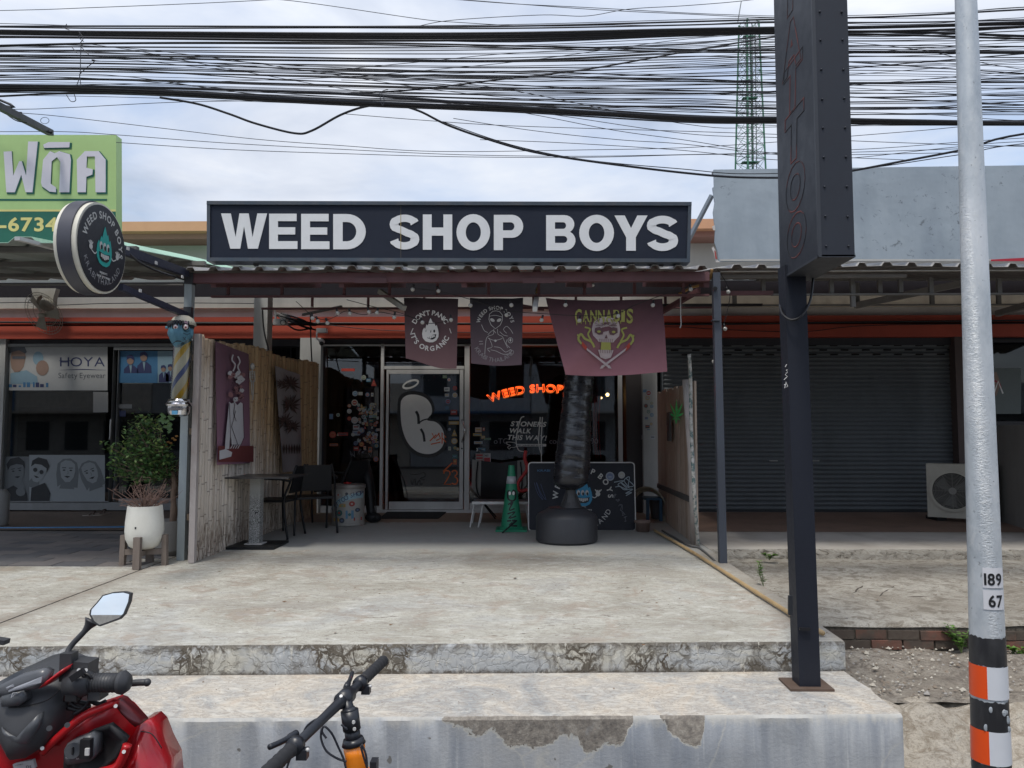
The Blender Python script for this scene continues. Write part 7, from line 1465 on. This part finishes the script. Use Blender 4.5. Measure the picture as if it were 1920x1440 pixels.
extra = [([(300, 183), (370, 195), (430, 214), (480, 232), (552, 250), (585, 245), (640, 215), (690, 199), (740, 197), (785, 208), (840, 235), (920, 263), (1000, 285), (1110, 303), (1280, 324), (1400, 333), (1540, 329), (1700, 301), (1810, 280), (2000, 240)], 4.6, 'drooping thick black cable dipping deeply over the long navy sign'),
 ([(640, 176), (780, 168), (930, 150), (1100, 130), (1280, 98), (1460, 68), (1600, 50)], 3.4, 'thick black cable climbing diagonally above the long navy sign'), ([(830, 228), (960, 272), (1100, 300), (1280, 317), (1400, 326), (1600, 318), (1800, 290), (2000, 262)], 1.8, 'slim cable following just above the drooping thick cable'),
 ([(-60, 165), (0, 200), (50, 224), (96, 249)], 5, 'thick cable running down to the green sign'), ([(0, 200), (10, 212), (30, 226), (50, 230)], 2, 'slim looping cable below the green sign feeder')]
for i, (pts, w, lab) in enumerate(extra): cable(pts, w, 6.0 if i != 3 else 6.5, lab, GK)
thin = [[(-60, 21), (180, 14), (480, 1), (640, -12)], [(500, -3), (560, 3), (640, 14), (790, 36), (860, 42), (1000, 49), (1150, 47), (1280, 47), (1460, 40), (1700, 46), (2000, 30)], [(780, 50), (830, 40), (900, 34), (1020, 28), (1100, 30), (1180, 17), (1280, 11), (1380, 3), (1450, -6)], [(830, -3), (960, 7), (1100, 14), (1280, 24), (1380, 28), (1460, 30), (1600, 29), (1800, 22), (2000, 10)], [(850, -2), (1100, 17), (1280, 26), (1460, 33), (1800, 34)], [(-60, 43), (200, 49), (640, 49), (960, 46), (1280, 37), (1460, 33), (1700, 30), (2000, 10)],
 [(-60, 206), (100, 203), (320, 192), (480, 189)], [(-60, 206), (40, 212), (120, 219), (300, 240), (480, 261), (640, 273), (820, 284), (1100, 281), (1280, 277), (1460, 266), (1700, 247), (2000, 225)], [(-60, 247), (120, 247), (220, 253), (420, 268), (640, 280), (860, 290), (1080, 293), (1280, 290), (1460, 286), (1650, 278), (2000, 255)], [(218, 267), (420, 280), (640, 288), (860, 294), (1100, 295), (1300, 290), (1500, 288), (1800, 279), (2000, 270)],
 [(170, 83), (260, 96), (370, 118), (500, 142), (640, 166), (800, 190), (1000, 210), (1280, 250), (1460, 258), (1700, 268), (2000, 276)], [(120, 84), (260, 92), (460, 116), (640, 142), (900, 178), (1280, 205), (1700, 213), (2000, 230)], [(640, 130), (800, 115), (960, 100), (1280, 84), (1460, 74), (1700, 90), (2000, 140)], [(640, 146), (820, 130), (1000, 112), (1280, 74), (1460, 62)], [(770, 185), (960, 208), (1150, 244), (1280, 262), (1460, 288), (1700, 300)], [(900, 262), (1060, 268), (1280, 282), (1460, 300), (1600, 296), (1800, 275), (2000, 262)], [(850, 222), (1000, 245), (1160, 262), (1280, 270), (1460, 290), (1600, 290), (1800, 286)], [(640, 213), (800, 226), (960, 236), (1280, 246), (1460, 252)], [(640, 150), (900, 160), (1280, 232), (1460, 238), (1900, 226), (2000, 224)]]
for i, pts in enumerate(thin): cable(pts, 1.3, 6.3+.02*i, 'thin black overhead cable stretched across the pale sky', GT)
rr = random.Random(21)
for i in range(12):
    a, b = rr.uniform(90, 165), rr.uniform(80, 215); cable([(-150, a), (200, a+rr.uniform(-3, 8)), (rr.uniform(500, 700), a*.6+b*.4+rr.uniform(0, 14)), (1000, a*.3+b*.7+rr.uniform(0, 12)), (1400, b), (2070, b+rr.uniform(-60, 50))], rr.choice((1.2, 1.6, 2.2)), 5.6+.02*i, 'thin black overhead cable stretched across the pale sky', GT, 6)
for i in range(46):
    ya0 = 88+i*1.95+rr.uniform(-3, 3); sgb = rr.uniform(-2, 6); mid = ya0+(ya0-88)*.30+rr.uniform(-5, 6); e_ = ya0+(ya0-120)*.9+rr.uniform(-14, 14); r_ = mid+(e_-mid)*.8+rr.uniform(-4, 4)
    cable([(-150, ya0+rr.uniform(-3, 3)), (200, ya0+sgb), (640, (ya0+mid)/2+sgb+2), (960, mid+sgb), (1280, (mid+r_)/2+rr.uniform(-3, 3)), (1460, r_), (1700, r_+rr.uniform(-4, 4)), (2070, r_+rr.uniform(-18, 12))], rr.choice((1.1, 1.1, 1.3, 1.5, 2.0)), 5.7+.01*i, 'thin black overhead cable stretched across the pale sky', GT, 5)
ct = thing('cable_ties', 'wire ties and curled ends gathering the overhead cables above the round sign', 'wire tie', P(150, 110, 5.3))
for pts in ([(125, 45), (122, 53), (130, 56)], [(148, 60), (156, 72), (150, 82), (158, 86)], [(152, 60), (148, 70), (157, 78)], [(152, 84), (151, 110), (150, 140), (144, 160)], [(149, 140), (152, 162)], [(150, 138), (165, 125), (178, 114), (172, 112)], [(172, 113), (192, 115)], [(134, 88), (146, 100)], [(150, 86), (166, 102)], [(125, 178), (133, 190), (142, 188), (139, 176)], [(712, 172), (714, 190), (718, 198), (720, 186), (716, 172), (728, 168)]): MB().tube(smooth_path([P(u, v, 5.3) for u, v in pts], 5), .0028, 5).build('tie', M_cab, ct)
lp_ = MB(); lp_.tube([P(84+8*math.cos(t*.42), 226+6*math.sin(t*.42), 6.2) for t in range(16)], .0022, 5); tag(lp_.build('wire_loop', M_cab), 'small open ring of wire hanging in the sky over the green sign', 'wire')
# ------------------------------------------------------------------ motor scooter at the kerb
def pillow(mb, pts, Y, bulge, back, rings=5, m=None, cen=None, ex=2.2):
    """a moulded panel: outline in sightings, swelling towards the rider by bulge and returning by back"""
    n = len(pts); yf = Y if callable(Y) else (lambda u, v: Y)
    cu, cv = cen or (sum(p[0] for p in pts)/n, sum(p[1] for p in pts)/n); vs = []
    vs += [P(u, v, yf(u, v))+Vector((0, back, 0)) for u, v in pts]; vs += [P(u, v, yf(u, v)) for u, v in pts]
    for k in range(1, rings):
        t = 1-k/rings
        for u, v in pts: a, b = cu+(u-cu)*t, cv+(v-cv)*t; vs.append(P(a, b, yf(a, b))-Vector((0, bulge*(1-t**ex), 0)))
    vs.append(P(cu, cv, yf(cu, cv))-Vector((0, bulge, 0))); fs = []
    for k in range(rings):
        for i in range(n): a, b = k*n+i, k*n+(i+1) % n; fs.append((a, b, b+n, a+n))
    L = len(vs)-1
    for i in range(n): fs.append((rings*n+i, rings*n+(i+1) % n, L))
    fs.append(tuple(range(n-1, -1, -1))); return mb.add(vs, fs, m)
YS_ = 2.35
sc_ = thing('motor_scooter', 'red motor scooter with black handlebar cowl and angular mirror parked below the steps', 'scooter', (-1.55, 2.1, Z_ROAD))
s = N('red_lacquer'); s.b.inputs['Coat Weight'].default_value = .6; s.b.inputs['Coat Roughness'].default_value = .06; M_rl = s.done(s.mix(s.noise(3, 4, .5), (.46, .010, .016), (.34, .008, .013)), .28, .15)
s = N('grained_black_plastic'); g_ = s.noise(300, 2, .5); s.bump(g_, .25, .001); M_pl = s.done(s.mix(s.noise(5, 4, .6), (.030, .031, .034), (.045, .046, .05)), .48)
M_gp = flat('dark_grey_plastic', (.075, .08, .088), .4); M_red2 = flat('bright_red_trim', (.42, .012, .016), .3)
q = lambda *a: [(x/3.79, 1060+y/3.79) for x, y in a]
mb = MB(); pillow(mb, q((-120, 900), (0, 822), (150, 742), (310, 705), (400, 748), (478, 770), (500, 860), (490, 960), (440, 1080), (360, 1210), (300, 1290), (180, 1370), (70, 1385), (20, 1290), (-60, 1150), (-140, 1100)), lambda u, v: YS_+.02+(1330-v)*.0006, .062, .16, 7, ex=3.6); mb.build('handlebar_cowl', M_pl, sc_, 'auto')
mb = MB(); pillow(mb, q((-40, 905), (0, 850), (150, 775), (300, 738), (345, 762), (325, 830), (262, 878), (100, 905), (0, 940)), lambda u, v: YS_-.052+(1330-v)*.0002, .006, .03, 3); mb.build('instrument_glass', flat('instrument_cover', (.10, .105, .115), .3, 0, .4), sc_, True)
mb = MB(); pillow(mb, q((60, 885), (180, 838), (300, 790), (290, 835), (150, 880), (60, 900)), lambda u, v: YS_-.064+(1290-v)*.0002, .002, .004, 2); pillow(mb, q((40, 870), (90, 845), (96, 862), (50, 885)), lambda u, v: YS_-.066, .002, .004, 2); mb.build('instrument_display', flat('display_grey', (.30, .31, .34), .35), sc_)
mb = MB(); pillow(mb, q((270, 878), (330, 822), (410, 760), (468, 722), (466, 745), (400, 800), (330, 855)), lambda u, v: YS_-.045, .010, .05, 2); mb.build('red_blade', M_red2, sc_, True)
mb = MB(); pillow(mb, q((10, 930), (165, 890), (180, 960), (130, 1000), (10, 1005)), lambda u, v: YS_-.050, .010, .03, 3); mb.build('centre_panel', M_gp, sc_, True)
mb = MB(); xf_ = FP(YS_-.066)
for k in range(4): mb.ribbon([Vector(q((78+k*9, 940-k*9))[0]), Vector(q((124-k*3, 908+k*3))[0])], 1.0, xf_, .0)
mb.ribbon([Vector(p) for p in q((80, 940), (92, 906), (122, 904))], 1.2, xf_, .001); mb.build('wing_emblem', flat('emblem_silver', (.55, .56, .58), .3), sc_)
mb = MB(); pillow(mb, q((10, 1150), (60, 1240), (110, 1270), (160, 1240), (200, 1140), (270, 1060), (265, 1150), (210, 1260), (140, 1295), (70, 1285), (20, 1215)), lambda u, v: YS_-.055, .012, .03, 3); mb.build('cowl_rib', M_gp, sc_, True)
for c_ in ((350, 1158), (478, 1135)): MB().tube([P(*q(c_)[0], YS_-.06), P(*q(c_)[0], YS_-.075)], .008, 10).build('screw', M_pl, sc_)
# leg shield and side fairings
mb = MB(); pillow(mb, q((-150, 1330), (0, 1240), (40, 1390), (200, 1360), (300, 1290), (420, 1170), (520, 1080), (620, 1020), (815, 955), (900, 1010), (1000, 1120), (960, 1220), (900, 1290), (900, 1700), (-150, 1700)), lambda u, v: YS_+.05+(u-60)*.0006, .03, .05, 4); mb.build('leg_shield', M_rl, sc_, 'auto')
mb = MB(); pillow(mb, q((905, 1270), (990, 1125), (1040, 1115), (1085, 1160), (1130, 1280), (1190, 1400), (1205, 1560), (1200, 1760), (860, 1760), (870, 1440)), lambda u, v: YS_+.12-(v-1350)*.0003, .07, .10, 5); mb.build('side_fairing', M_rl, sc_, True)
mb = MB(); pillow(mb, q((820, 960), (850, 970), (985, 1110), (1000, 1130), (960, 1150), (860, 1050), (815, 985)), lambda u, v: YS_+.05, .015, .05, 3); mb.build('shield_edge', flat('dark_red_edge', (.13, .012, .015), .35), sc_, True)
for pts, w_ in ((q((300, 1330), (420, 1215), (600, 1070), (800, 985), (822, 962)), .012), (q((905, 1275), (870, 1370), (820, 1440), (700, 1475)), .014)): MB().tube(smooth_path([P(u, v, YS_-.0) for u, v in pts], 5), w_, 8).build('raised_edge', M_red2, sc_, True)
mb = MB(); pillow(mb, q((455, 1330), (560, 1240), (640, 1180), (780, 1130), (900, 1230), (870, 1290), (830, 1370), (740, 1440), (560, 1600), (440, 1600)), lambda u, v: YS_+.012, -.03, .02, 4); mb.build('glove_pocket', flat('pocket_black', (.012, .012, .014), .6), sc_, True)
mb = MB(); pillow(mb, q((455, 1310), (480, 1265), (630, 1205), (668, 1225), (672, 1350), (640, 1395), (480, 1420), (458, 1400)), YS_-.02, .008, .05, 3); mb.build('lock_panel', M_gp, sc_, True)
k0 = q((518, 1318))[0]; MB().tube([P(*k0, YS_-.03), P(*k0, YS_-.045)], .022, 20).build('key_switch', M_pl, sc_); MB().cbox(P(*k0, YS_-.048), (.004, .006, .020)).build('key_slot', M_black, sc_)
MB().cbox(P(*q((615, 1300))[0], YS_-.03), (.030, .02, .055)).build('seat_release', M_black, sc_); MB().cbox(P(*q((620, 1325))[0], YS_-.045), (.012, .006, .020)).build('release_tab', M_alu, sc_)
mb = MB(); xf_ = FP(YS_-.035); mb.text('FUEL', *q((470, 1370))[0], 2.5, xf_, 'thin'); mb.text('SEAT', *q((545, 1375))[0], 2.5, xf_, 'thin'); mb.build('lock_lettering', M_white, sc_)
mb = MB(); pillow(mb, q((90, 1415), (235, 1380), (250, 1440), (100, 1460)), YS_+.0, .001, .01, 2, 0); mb.build('warning_label', M_film, sc_)
mb = MB(); mb.text('WARNING', *q((110, 1425))[0], 2.4, FP(YS_-.004), 'thin', rot=-.2, m=0); mb.text('125', *q((190, 1442))[0], 6, FP(YS_-.02), 'bold', m=0); mb.build('label_lettering', M_black, sc_)
# handlebar, grip, lever, mirror
MB().tube([P(*a, YS_-.01) for a in q((485, 830), (600, 838), (650, 840))], [.038, .040, .030], 18).build('switch_housing', M_pl, sc_, True)
mb = MB(); mb.tube([P(*a, YS_-.01) for a in q((640, 835), (740, 833), (850, 832))], .0265, 20)
for k in range(9): a = q((655+k*22, 834))[0]; mb.tube([P(*a, YS_-.01), P(a[0]+.9, a[1], YS_-.01)], .0285, 20)
mb.build('throttle_grip', M_pl, sc_, True); MB().lathe([(.014, 0), (.033, .003), (.035, .014), (.024, .03), (.012, .034)], P(*q((845, 832))[0], YS_-.01), 24, Matrix.Rotation(R(90), 3, 'Y')).build('bar_end', M_pl, sc_, 'auto')
MB().tube(smooth_path([P(*a, YS_+.05) for a in q((700, 870), (860, 850), (960, 835), (1040, 832))], 4), [.010]*12+[.008], 10).build('brake_lever', M_pl, sc_, True); MB().ball(P(*q((1045, 832))[0], YS_+.05), .012, 12).build('lever_tip', M_pl, sc_, True)
MB().cbox(P(*q((700, 900))[0], YS_), (.035, .05, .035)).build('lever_bracket', M_pl, sc_); MB().cbox(P(*q((575, 728))[0], YS_+.02), (.075, .06, .052), Matrix.Rotation(.08, 3, 'Y')).build('brake_reservoir', M_pl, sc_)
MB().cbox(P(*q((552, 778))[0], YS_-.055), (.045, .012, .018), Matrix.Rotation(-.6, 3, 'Y')).build('kill_switch', M_black, sc_); MB().cbox(P(*q((515, 935))[0], YS_-.03), (.034, .02, .02)).build('starter_button', M_black, sc_)
mb = MB()
for pts in (((500, 980), (560, 1010), (640, 1000)), ((480, 940), (560, 970), (640, 985)), ((650, 880), (640, 950), (700, 985), (750, 965)), ((480, 1010), (560, 1030), (620, 1010))): mb.tube(smooth_path([P(*a, YS_+.03) for a in q(*pts)], 5), .007, 6)
mb.build('cable_loom', M_black, sc_, True)
MB().cbox(P(*q((488, 715))[0], YS_), (.036, .036, .082)).build('mirror_clamp', M_pl, sc_)
MB().tube(smooth_path([P(*a, YS_+.01*i) for i, a in enumerate(q((486, 660), (484, 610), (520, 555), (600, 470), (655, 395)))], 5), [.0085]*16+[.010, .012, .016, .02, .024], 12).build('mirror_stem', M_pl, sc_, True)
mo = q((690, 262), (730, 212), (800, 192), (885, 186), (930, 198), (922, 255), (885, 345), (852, 378), (765, 410), (702, 432), (662, 402), (636, 352), (642, 315)); cM = (sum(p[0] for p in mo)/13, sum(p[1] for p in mo)/13)
yM = YS_+.04; nM = Vector((.05, -.97, .185)).normalized(); oM = P(*cM, yM)
def mir(u, v, w):     # plane of the looking glass, tilted upwards
    d = ray(u, v); o_ = Vector((0, 0, EYE)); t = (oM-o_).dot(nM)/d.dot(nM); return o_+d*t+nM*w
mb = MB(); n_ = len(mo); sc1 = lambda k: [(cM[0]+(u-cM[0])*k, cM[1]+(v-cM[1])*k) for u, v in mo]
vs = [mir(u, v, .002) for u, v in sc1(1.0)]+[mir(u, v, -.012) for u, v in sc1(1.03)]+[mir(u, v, -.030) for u, v in sc1(.82)]+[mir(u, v, -.036) for u, v in sc1(.4)]+[mir(u, v, .002) for u, v in sc1(.93)]
fs = [(k*n_+i, k*n_+(i+1) % n_, (k+1)*n_+(i+1) % n_, (k+1)*n_+i) for k in range(3) for i in range(n_)]+[(4*n_+i, 4*n_+(i+1) % n_, (i+1) % n_, i) for i in range(n_)]+[tuple(range(3*n_, 4*n_))]; mb.add(vs, fs); mb.build('mirror_shell', M_pl, sc_, 'auto')
mb = MB(); mb.poly(sc1(.935), mir, .001, .0); mg_ = bpy.data.materials.new('looking_glass'); mg_.use_nodes = True; b_ = mg_.node_tree.nodes['Principled BSDF']; b_.inputs['Base Color'].default_value = (.86, .88, .9, 1); b_.inputs['Metallic'].default_value = 1; b_.inputs['Roughness'].default_value = .01; mb.build('mirror_glass', mg_, sc_)
MB().cbox(P(-2, 1201, YS_), (.05, .03, .014), Matrix.Rotation(.15, 3, 'Y')).build('second_mirror', M_pl, sc_)
for k, pts in enumerate((((560, 752), (600, 800), (590, 900), (540, 980)), ((590, 760), (650, 800), (660, 900), (600, 1010), (520, 1060)), ((495, 800), (470, 880), (455, 960)))): MB().tube(smooth_path([P(*a, YS_-.03+.03*(i > 1)) for i, a in enumerate(q(*pts))], 5), (.006, .0045, .004)[k], 7).build('control_cable', M_black, sc_, True)
for pts in (((60, 1010), (170, 1000), (330, 960), (430, 880)), ((1000, 1180), (1080, 1200), (1150, 1300))): MB().tube(smooth_path([P(*a, YS_-.035 if pts[0][0] < 100 else YS_+.052) for a in q(*pts)], 6), .0018, 5).build('panel_seam', M_black, sc_, True)
for c_ in ((822, 1000), (880, 1325), (300, 1300), (150, 1345), (560, 745), (610, 745)): MB().tube([P(*q(c_)[0], YS_+.01), P(*q(c_)[0], YS_-.028)], .0055, 10).build('screw', M_alu, sc_)
# the rest of the scooter, below the picture
def wheel(par, c_, r, w_, axis, spokes=5, nm='wheel'):
    mb = MB(); prof = [(r-.05, -w_*.45), (r-.015, -w_*.5), (r, -w_*.25), (r, w_*.25), (r-.015, w_*.5), (r-.05, w_*.45), (r-.05, -w_*.45)]; mb.lathe(prof, c_, 36, axis); t = mb.build(nm, flat('tyre_rubber', (.02, .02, .02), .8), par, True)
    mb = MB(); mb.lathe([(r-.05, -w_*.35), (r-.07, 0), (r-.05, w_*.35)], c_, 36, axis); mb.tube([c_-axis @ Vector((0, 0, w_*.6)), c_+axis @ Vector((0, 0, w_*.6))], .03, 12)
    for k in range(spokes): a = k*2*math.pi/spokes; mb.tube([c_, c_+axis @ Vector(((r-.055)*math.cos(a), (r-.055)*math.sin(a), 0))], .012 if spokes < 9 else .0012, 6)
    mb.build('rim', M_blkm, t)
axX = Matrix.Rotation(R(90), 3, 'Y'); axY = Matrix.Rotation(R(90), 3, 'X')
wheel(sc_, Vector((-1.50, 2.75, Z_ROAD+.26)), .26, .10, axX); wheel(sc_, Vector((-1.50, 1.45, Z_ROAD+.26)), .26, .11, axX)
MB().tube([(-1.50, 2.75, Z_ROAD+.26), (-1.50, 2.52, .15)], .03, 10).build('fork', M_blkm, sc_)
mb = MB(); mb.lathe([(.29, -.06), (.30, 0), (.29, .06)], (-1.50, 2.75, Z_ROAD+.27), 24, axX); mb.build('mudguard', M_rl, sc_, True)
mb = MB(); mb.tube(smooth_path([(-1.50, 1.15, .02), (-1.50, 1.35, .05), (-1.50, 1.75, .02), (-1.50, 1.85, -.10)]), [.08]*4+[.15]*8+[.12]*7, 16); mb.build('seat', flat('seat_vinyl', (.02, .02, .02), .6), sc_, True)
mb = MB(); mb.tube(smooth_path([(-1.50, 1.05, -.05), (-1.50, 1.4, -.15), (-1.50, 1.8, -.25), (-1.50, 2.3, -.40)]), [.07]*3+[.16]*12+[.12]*4, 16); mb.build('tail_fairing', M_rl, sc_, True)
MB().box((-1.66, 1.8, Z_ROAD+.17), (-1.34, 2.4, Z_ROAD+.24)).build('footboard', M_pl, sc_); MB().tube([(-1.42, 1.5, Z_ROAD+.1), (-1.36, 1.5, Z_ROAD), ], .012, 8).build('side_stand', M_blkm, sc_)

# ------------------------------------------------------------------ bicycle
zB = .47; pzb = lambda u, v, z=zB: PZ(u, v, z)
bc = thing('bicycle', 'orange bicycle with flat black handlebar parked before the lower step', 'bicycle', (-.42, 1.85, Z_ROAD))
M_ora = None; s = N('orange_frame_paint'); s.b.inputs['Coat Weight'].default_value = .5; M_ora = s.done((.85, .24, .01), .3); M_bb = flat('satin_black_alloy', (.018, .02, .026), .38); s = N('ribbed_rubber'); M_rg = s.done((.016, .016, .018), .7)
e0, e1 = pzb(718, 1240), pzb(470, 1478); cl = pzb(634, 1324)
MB().tube([e0, e0.lerp(e1, .30)], .0125, 14).build('bar_half', M_bb, bc, True) if False else None
MB().tube([e0.lerp(e1, .04), e0.lerp(e1, .25), e0.lerp(e1, .34), e0.lerp(e1, .42), e0.lerp(e1, .55), e0.lerp(e1, .96)], [.010, .010, .0135, .0135, .0112, .010], 18).build('handlebar', M_bb, bc, True)
for a, b in ((0, .215), (.785, 1.02)):
    mb = MB(); p0, p1 = e0.lerp(e1, a), e0.lerp(e1, b); pts = [p0.lerp(p1, i/30) for i in range(31)]; mb.tube(pts, [.0142 if (i//2) % 2 else .0153 for i in range(31)], 16); mb.build('grip', M_rg, bc, True)
MB().ball(e0, .0162, 12).build('grip_cap', M_rg, bc, True)
hd0 = P(656, 1342, cl.y+.02); ax_d = Vector((.13, .0, -1)).normalized(); hd1 = P(662, 1398, cl.y+.02)
clp = e0.lerp(e1, .385)
dB = (e1-e0).normalized(); MB().tube([clp-dB*.024, clp+dB*.024], .0205, 18).build('stem_clamp', M_bb, bc, True)
topz = P(656, 1338, cl.y+.02); bot = P(663, 1392, cl.y+.02); ext = (bot-topz).normalized()
MB().tube([clp, (clp+topz)/2+Vector((0, 0, .002)), topz+ext*.015], [.016, .0135, .0175], 14).build('stem', M_bb, bc, True)
MB().tube([topz-ext*.008, topz+ext*.038], .0215, 20).build('stem_head', M_bb, bc, True); MB().tube([topz-ext*.014, topz-ext*.006], [.014, .019], 18).build('top_cap', M_bb, bc, True)
MB().tube([topz+ext*.038, bot-ext*.004], .0185, 20).build('headset_spacer', M_bb, bc, True); MB().tube([bot-ext*.010, bot+ext*.004], [.024, .029], 22).build('headset_cup', M_bb, bc, True)
hbt = bot+ext*.17; MB().tube([bot+ext*.004, bot+ext*.03, hbt], [.0265, .0245, .026], 24).build('head_tube', M_ora, bc, True)
for k in (-1, 1): MB().tube([clp+dB*.014*k+Vector((0, -.018, .012)), clp+dB*.014*k+Vector((0, -.022, .016))], .004, 8).build('bolt', M_alu, bc)
for k in (.012, .028): MB().tube([topz+ext*k+Vector((.012, -.020, 0)), topz+ext*k+Vector((.013, -.025, 0))], .004, 8).build('bolt', M_alu, bc)
for a, sgn in ((.245, -1), (.755, 1)):
    c_ = e0.lerp(e1, a); MB().tube([c_-dB*.010, c_+dB*.010], .0185, 14).build('lever_clamp', M_bb, bc, True); MB().cbox(c_+Vector((.016, 0, -.016)), (.022, .022, .02)).build('shifter', M_bb, bc); MB().ball(c_+Vector((.028, -.006, -.006)), .0045, 8).build('clamp_bolt', M_alu, bc, True)
    o2 = Vector((-.030, .012, .004)); MB().tube(smooth_path([c_+dB*sgn*-.055+o2*.8, c_+dB*sgn*-.02+o2, c_+dB*sgn*.03+o2*1.5, c_+dB*sgn*.09+o2*1.5] if False else [c_-dB*.05*(-sgn)*-1+o2*.7, c_+o2, c_+dB*(-.05*sgn*-1 if sgn < 0 else .04)*1.0+o2*1.4]), [.008]*4+[.006]*9, 10).build('brake_lever', M_bb, bc, True)
for pts in ([(612, 1384), (604, 1372), (608, 1362), (622, 1375), (634, 1400), (645, 1425), (650, 1450)], [(603, 1366), (602, 1385), (612, 1408), (632, 1422), (650, 1428)], [(640, 1358), (650, 1368), (648, 1364)], [(567, 1380), (575, 1362), (590, 1350), (600, 1347)], [(543, 1425), (538, 1440), (536, 1460)], [(678, 1395), (686, 1415), (688, 1440), (684, 1470)], [(676, 1398), (682, 1420), (690, 1445)]): MB().tube(smooth_path([P(u, v, cl.y-.02) for u, v in pts], 5), .0026, 7).build('brake_cable', M_cab, bc, True)
MB().cbox(bot+ext*.06+Vector((.040, .01, -.0)), (.016, .03, .03)).build('cable_guide', M_bb, bc)
fx, fy = hbt.x, hbt.y; rw = .33; zw = Z_ROAD+rw; wheel(bc, Vector((fx-.30, fy, zw)), rw, .05, axY, 24); wheel(bc, Vector((fx+.75, fy, zw)), rw, .05, axY, 24)
MB().tube([hbt, Vector((fx-.30, fy-.05, zw))], .014, 10).build('fork_blade', M_bb, bc); MB().tube([hbt, Vector((fx-.30, fy+.05, zw))], .014, 10).build('fork_blade', M_bb, bc)
bb_ = Vector((fx+.42, fy, Z_ROAD+.28)); st_ = Vector((fx+.38, fy, .02))
for a, b in ((bot+ext*.04+Vector((.0, .0, -.02)), st_), (bot+ext*.13, bb_), (bb_, st_), (bb_, Vector((fx+.75, fy, zw))), (st_, Vector((fx+.75, fy, zw)))): MB().tube([a, b], .019, 12).build('frame_tube', M_ora, bc, True)
MB().tube([st_+Vector((-.15, 0, .06)), st_+Vector((0, 0, .07)), st_+Vector((.13, 0, .07))], [.02, .05, .07], 12).build('saddle', M_bb, bc, True); MB().tube([bb_+Vector((-.17, -.06, -.02)), bb_, bb_+Vector((.17, .06, .02))], .012, 8).build('crank', M_bb, bc)

# ------------------------------------------------------------------ across the street (seen in the mirror and in the glass)
rr = random.Random(9)
cols = [(.60, .62, .63), (.10, .20, .36), (.65, .62, .57), (.45, .47, .48), (.62, .55, .46), (.55, .56, .57)]; cnm = ['pale grey', 'blue', 'cream', 'mid grey', 'sandy', 'dull grey']
xx = -42
for k in range(12):
    w_ = rr.uniform(6, 8); h = rr.choice((4.6, 5.4, 6.4)); t = thing('opposite_shophouse', cnm[k % 6]+' shophouse across the street, '+('tall' if h > 6 else 'low' if h < 5 else 'middling')+' in its row, reflected in glass and mirror', 'building', (xx+w_/2, -20, Z_ROAD), 'shophouses across the street')
    MB().box((xx, -28, Z_ROAD), (xx+w_-.05, -20, Z_ROAD+h)).build('wall', paint('street_wall', cols[k % 6], .8, .4), t)
    for fl_ in range(int(h/3)):
        for j in range(3): a = xx+.7+j*(w_-1.2)/3; MB().box((a, -20.03, Z_ROAD+.9+3*fl_), (a+1.3, -19.98, Z_ROAD+2.5+3*fl_)).build('window', M_glass2 if False else flat('street_window', (.03, .04, .05), .2), t)
    MB().box((xx, -20.0, Z_ROAD+2.9), (xx+w_-.05, -18.2, Z_ROAD+3.02)).build('canopy', paint('street_canopy', cols[(k+2) % 6], .7, .4), t); xx += w_

# ------------------------------------------------------------------ grit and fallen leaves
def scatter(name, n, area, zf_, r0, r1, mats, seed, leaf=False):
    rr = random.Random(seed); mb = MB()
    for _ in range(n):
        x, y = rr.uniform(area[0], area[1]), rr.uniform(area[2], area[3]); z = zf_(x, y); r = rr.uniform(r0, r1)*(1 if rr.random() < .93 else 2); a = rr.uniform(0, 6.28); d = Vector((math.cos(a), math.sin(a), 0)); n_ = Vector((-d.y, d.x, 0)); c_ = Vector((x, y, z)); m = rr.randrange(len(mats))
        if leaf: mb.add([c_-d*r, c_+n_*r*.4+Vector((0, 0, r*.3)), c_+d*r+Vector((0, 0, r*.2)), c_-n_*r*.4], [(0, 1, 2, 3)], m)
        else:
            k = [c_+d*r, c_+n_*r*.8, c_-d*r*.9, c_-n_*r*.7]; t = c_+Vector((0, 0, r*.75))+d*r*.2; mb.add(k+[t, c_-Vector((0, 0, r*.4))], [(0, 1, 4), (1, 2, 4), (2, 3, 4), (3, 0, 4), (1, 0, 5), (2, 1, 5), (3, 2, 5), (0, 3, 5)], m)
    o = mb.build(name, mats); o['kind'] = 'stuff'; o['label'] = {'grit': 'loose grit and small stones strewn over bare ground', 'leaf_litter': 'few small dry leaves fallen on the worn cement'}[name.split('.')[0]]; return o
M_gr1 = [flat('grit_pale', (.52, .48, .40), .9), flat('grit_brown', (.26, .21, .16), .9), flat('grit_grey', (.36, .34, .31), .9)]
zd1, zd2 = z_d0, P(1700, 1322, 4.3).z
scatter('grit', 900, (1.9, 4.2, 4.4, 5.3), lambda x, y: zd1+(zd2-zd1)*(5.3-y)/.95+.008, .005, .013, M_gr1, 1)
scatter('grit', 420, (XE+.05, 5.5, y_bk+.03, 7.7), lambda x, y: z_s1+(z_s0-z_s1)*(y-y_bk)/(8.3-y_bk)+.004, .003, .009, M_gr1, 2)
scatter('grit', 500, (-3.2, XE-.02, 4.6, 7.4), lambda x, y: fz(y)+.001, .0015, .005, M_gr1[1:], 3)
scatter('grit', 160, (-3.2, 1.8, 3.95, 4.38), lambda x, y: z_tread+.001, .0015, .005, M_gr1[1:], 4)
scatter('leaf_litter', 26, (-3.2, 1.8, 4.2, 7.2), lambda x, y: (fz(y) if y > 4.5 else z_tread)+.003, .008, .02, [flat('dry_leaf', (.18, .10, .05), .8)], 5, True)
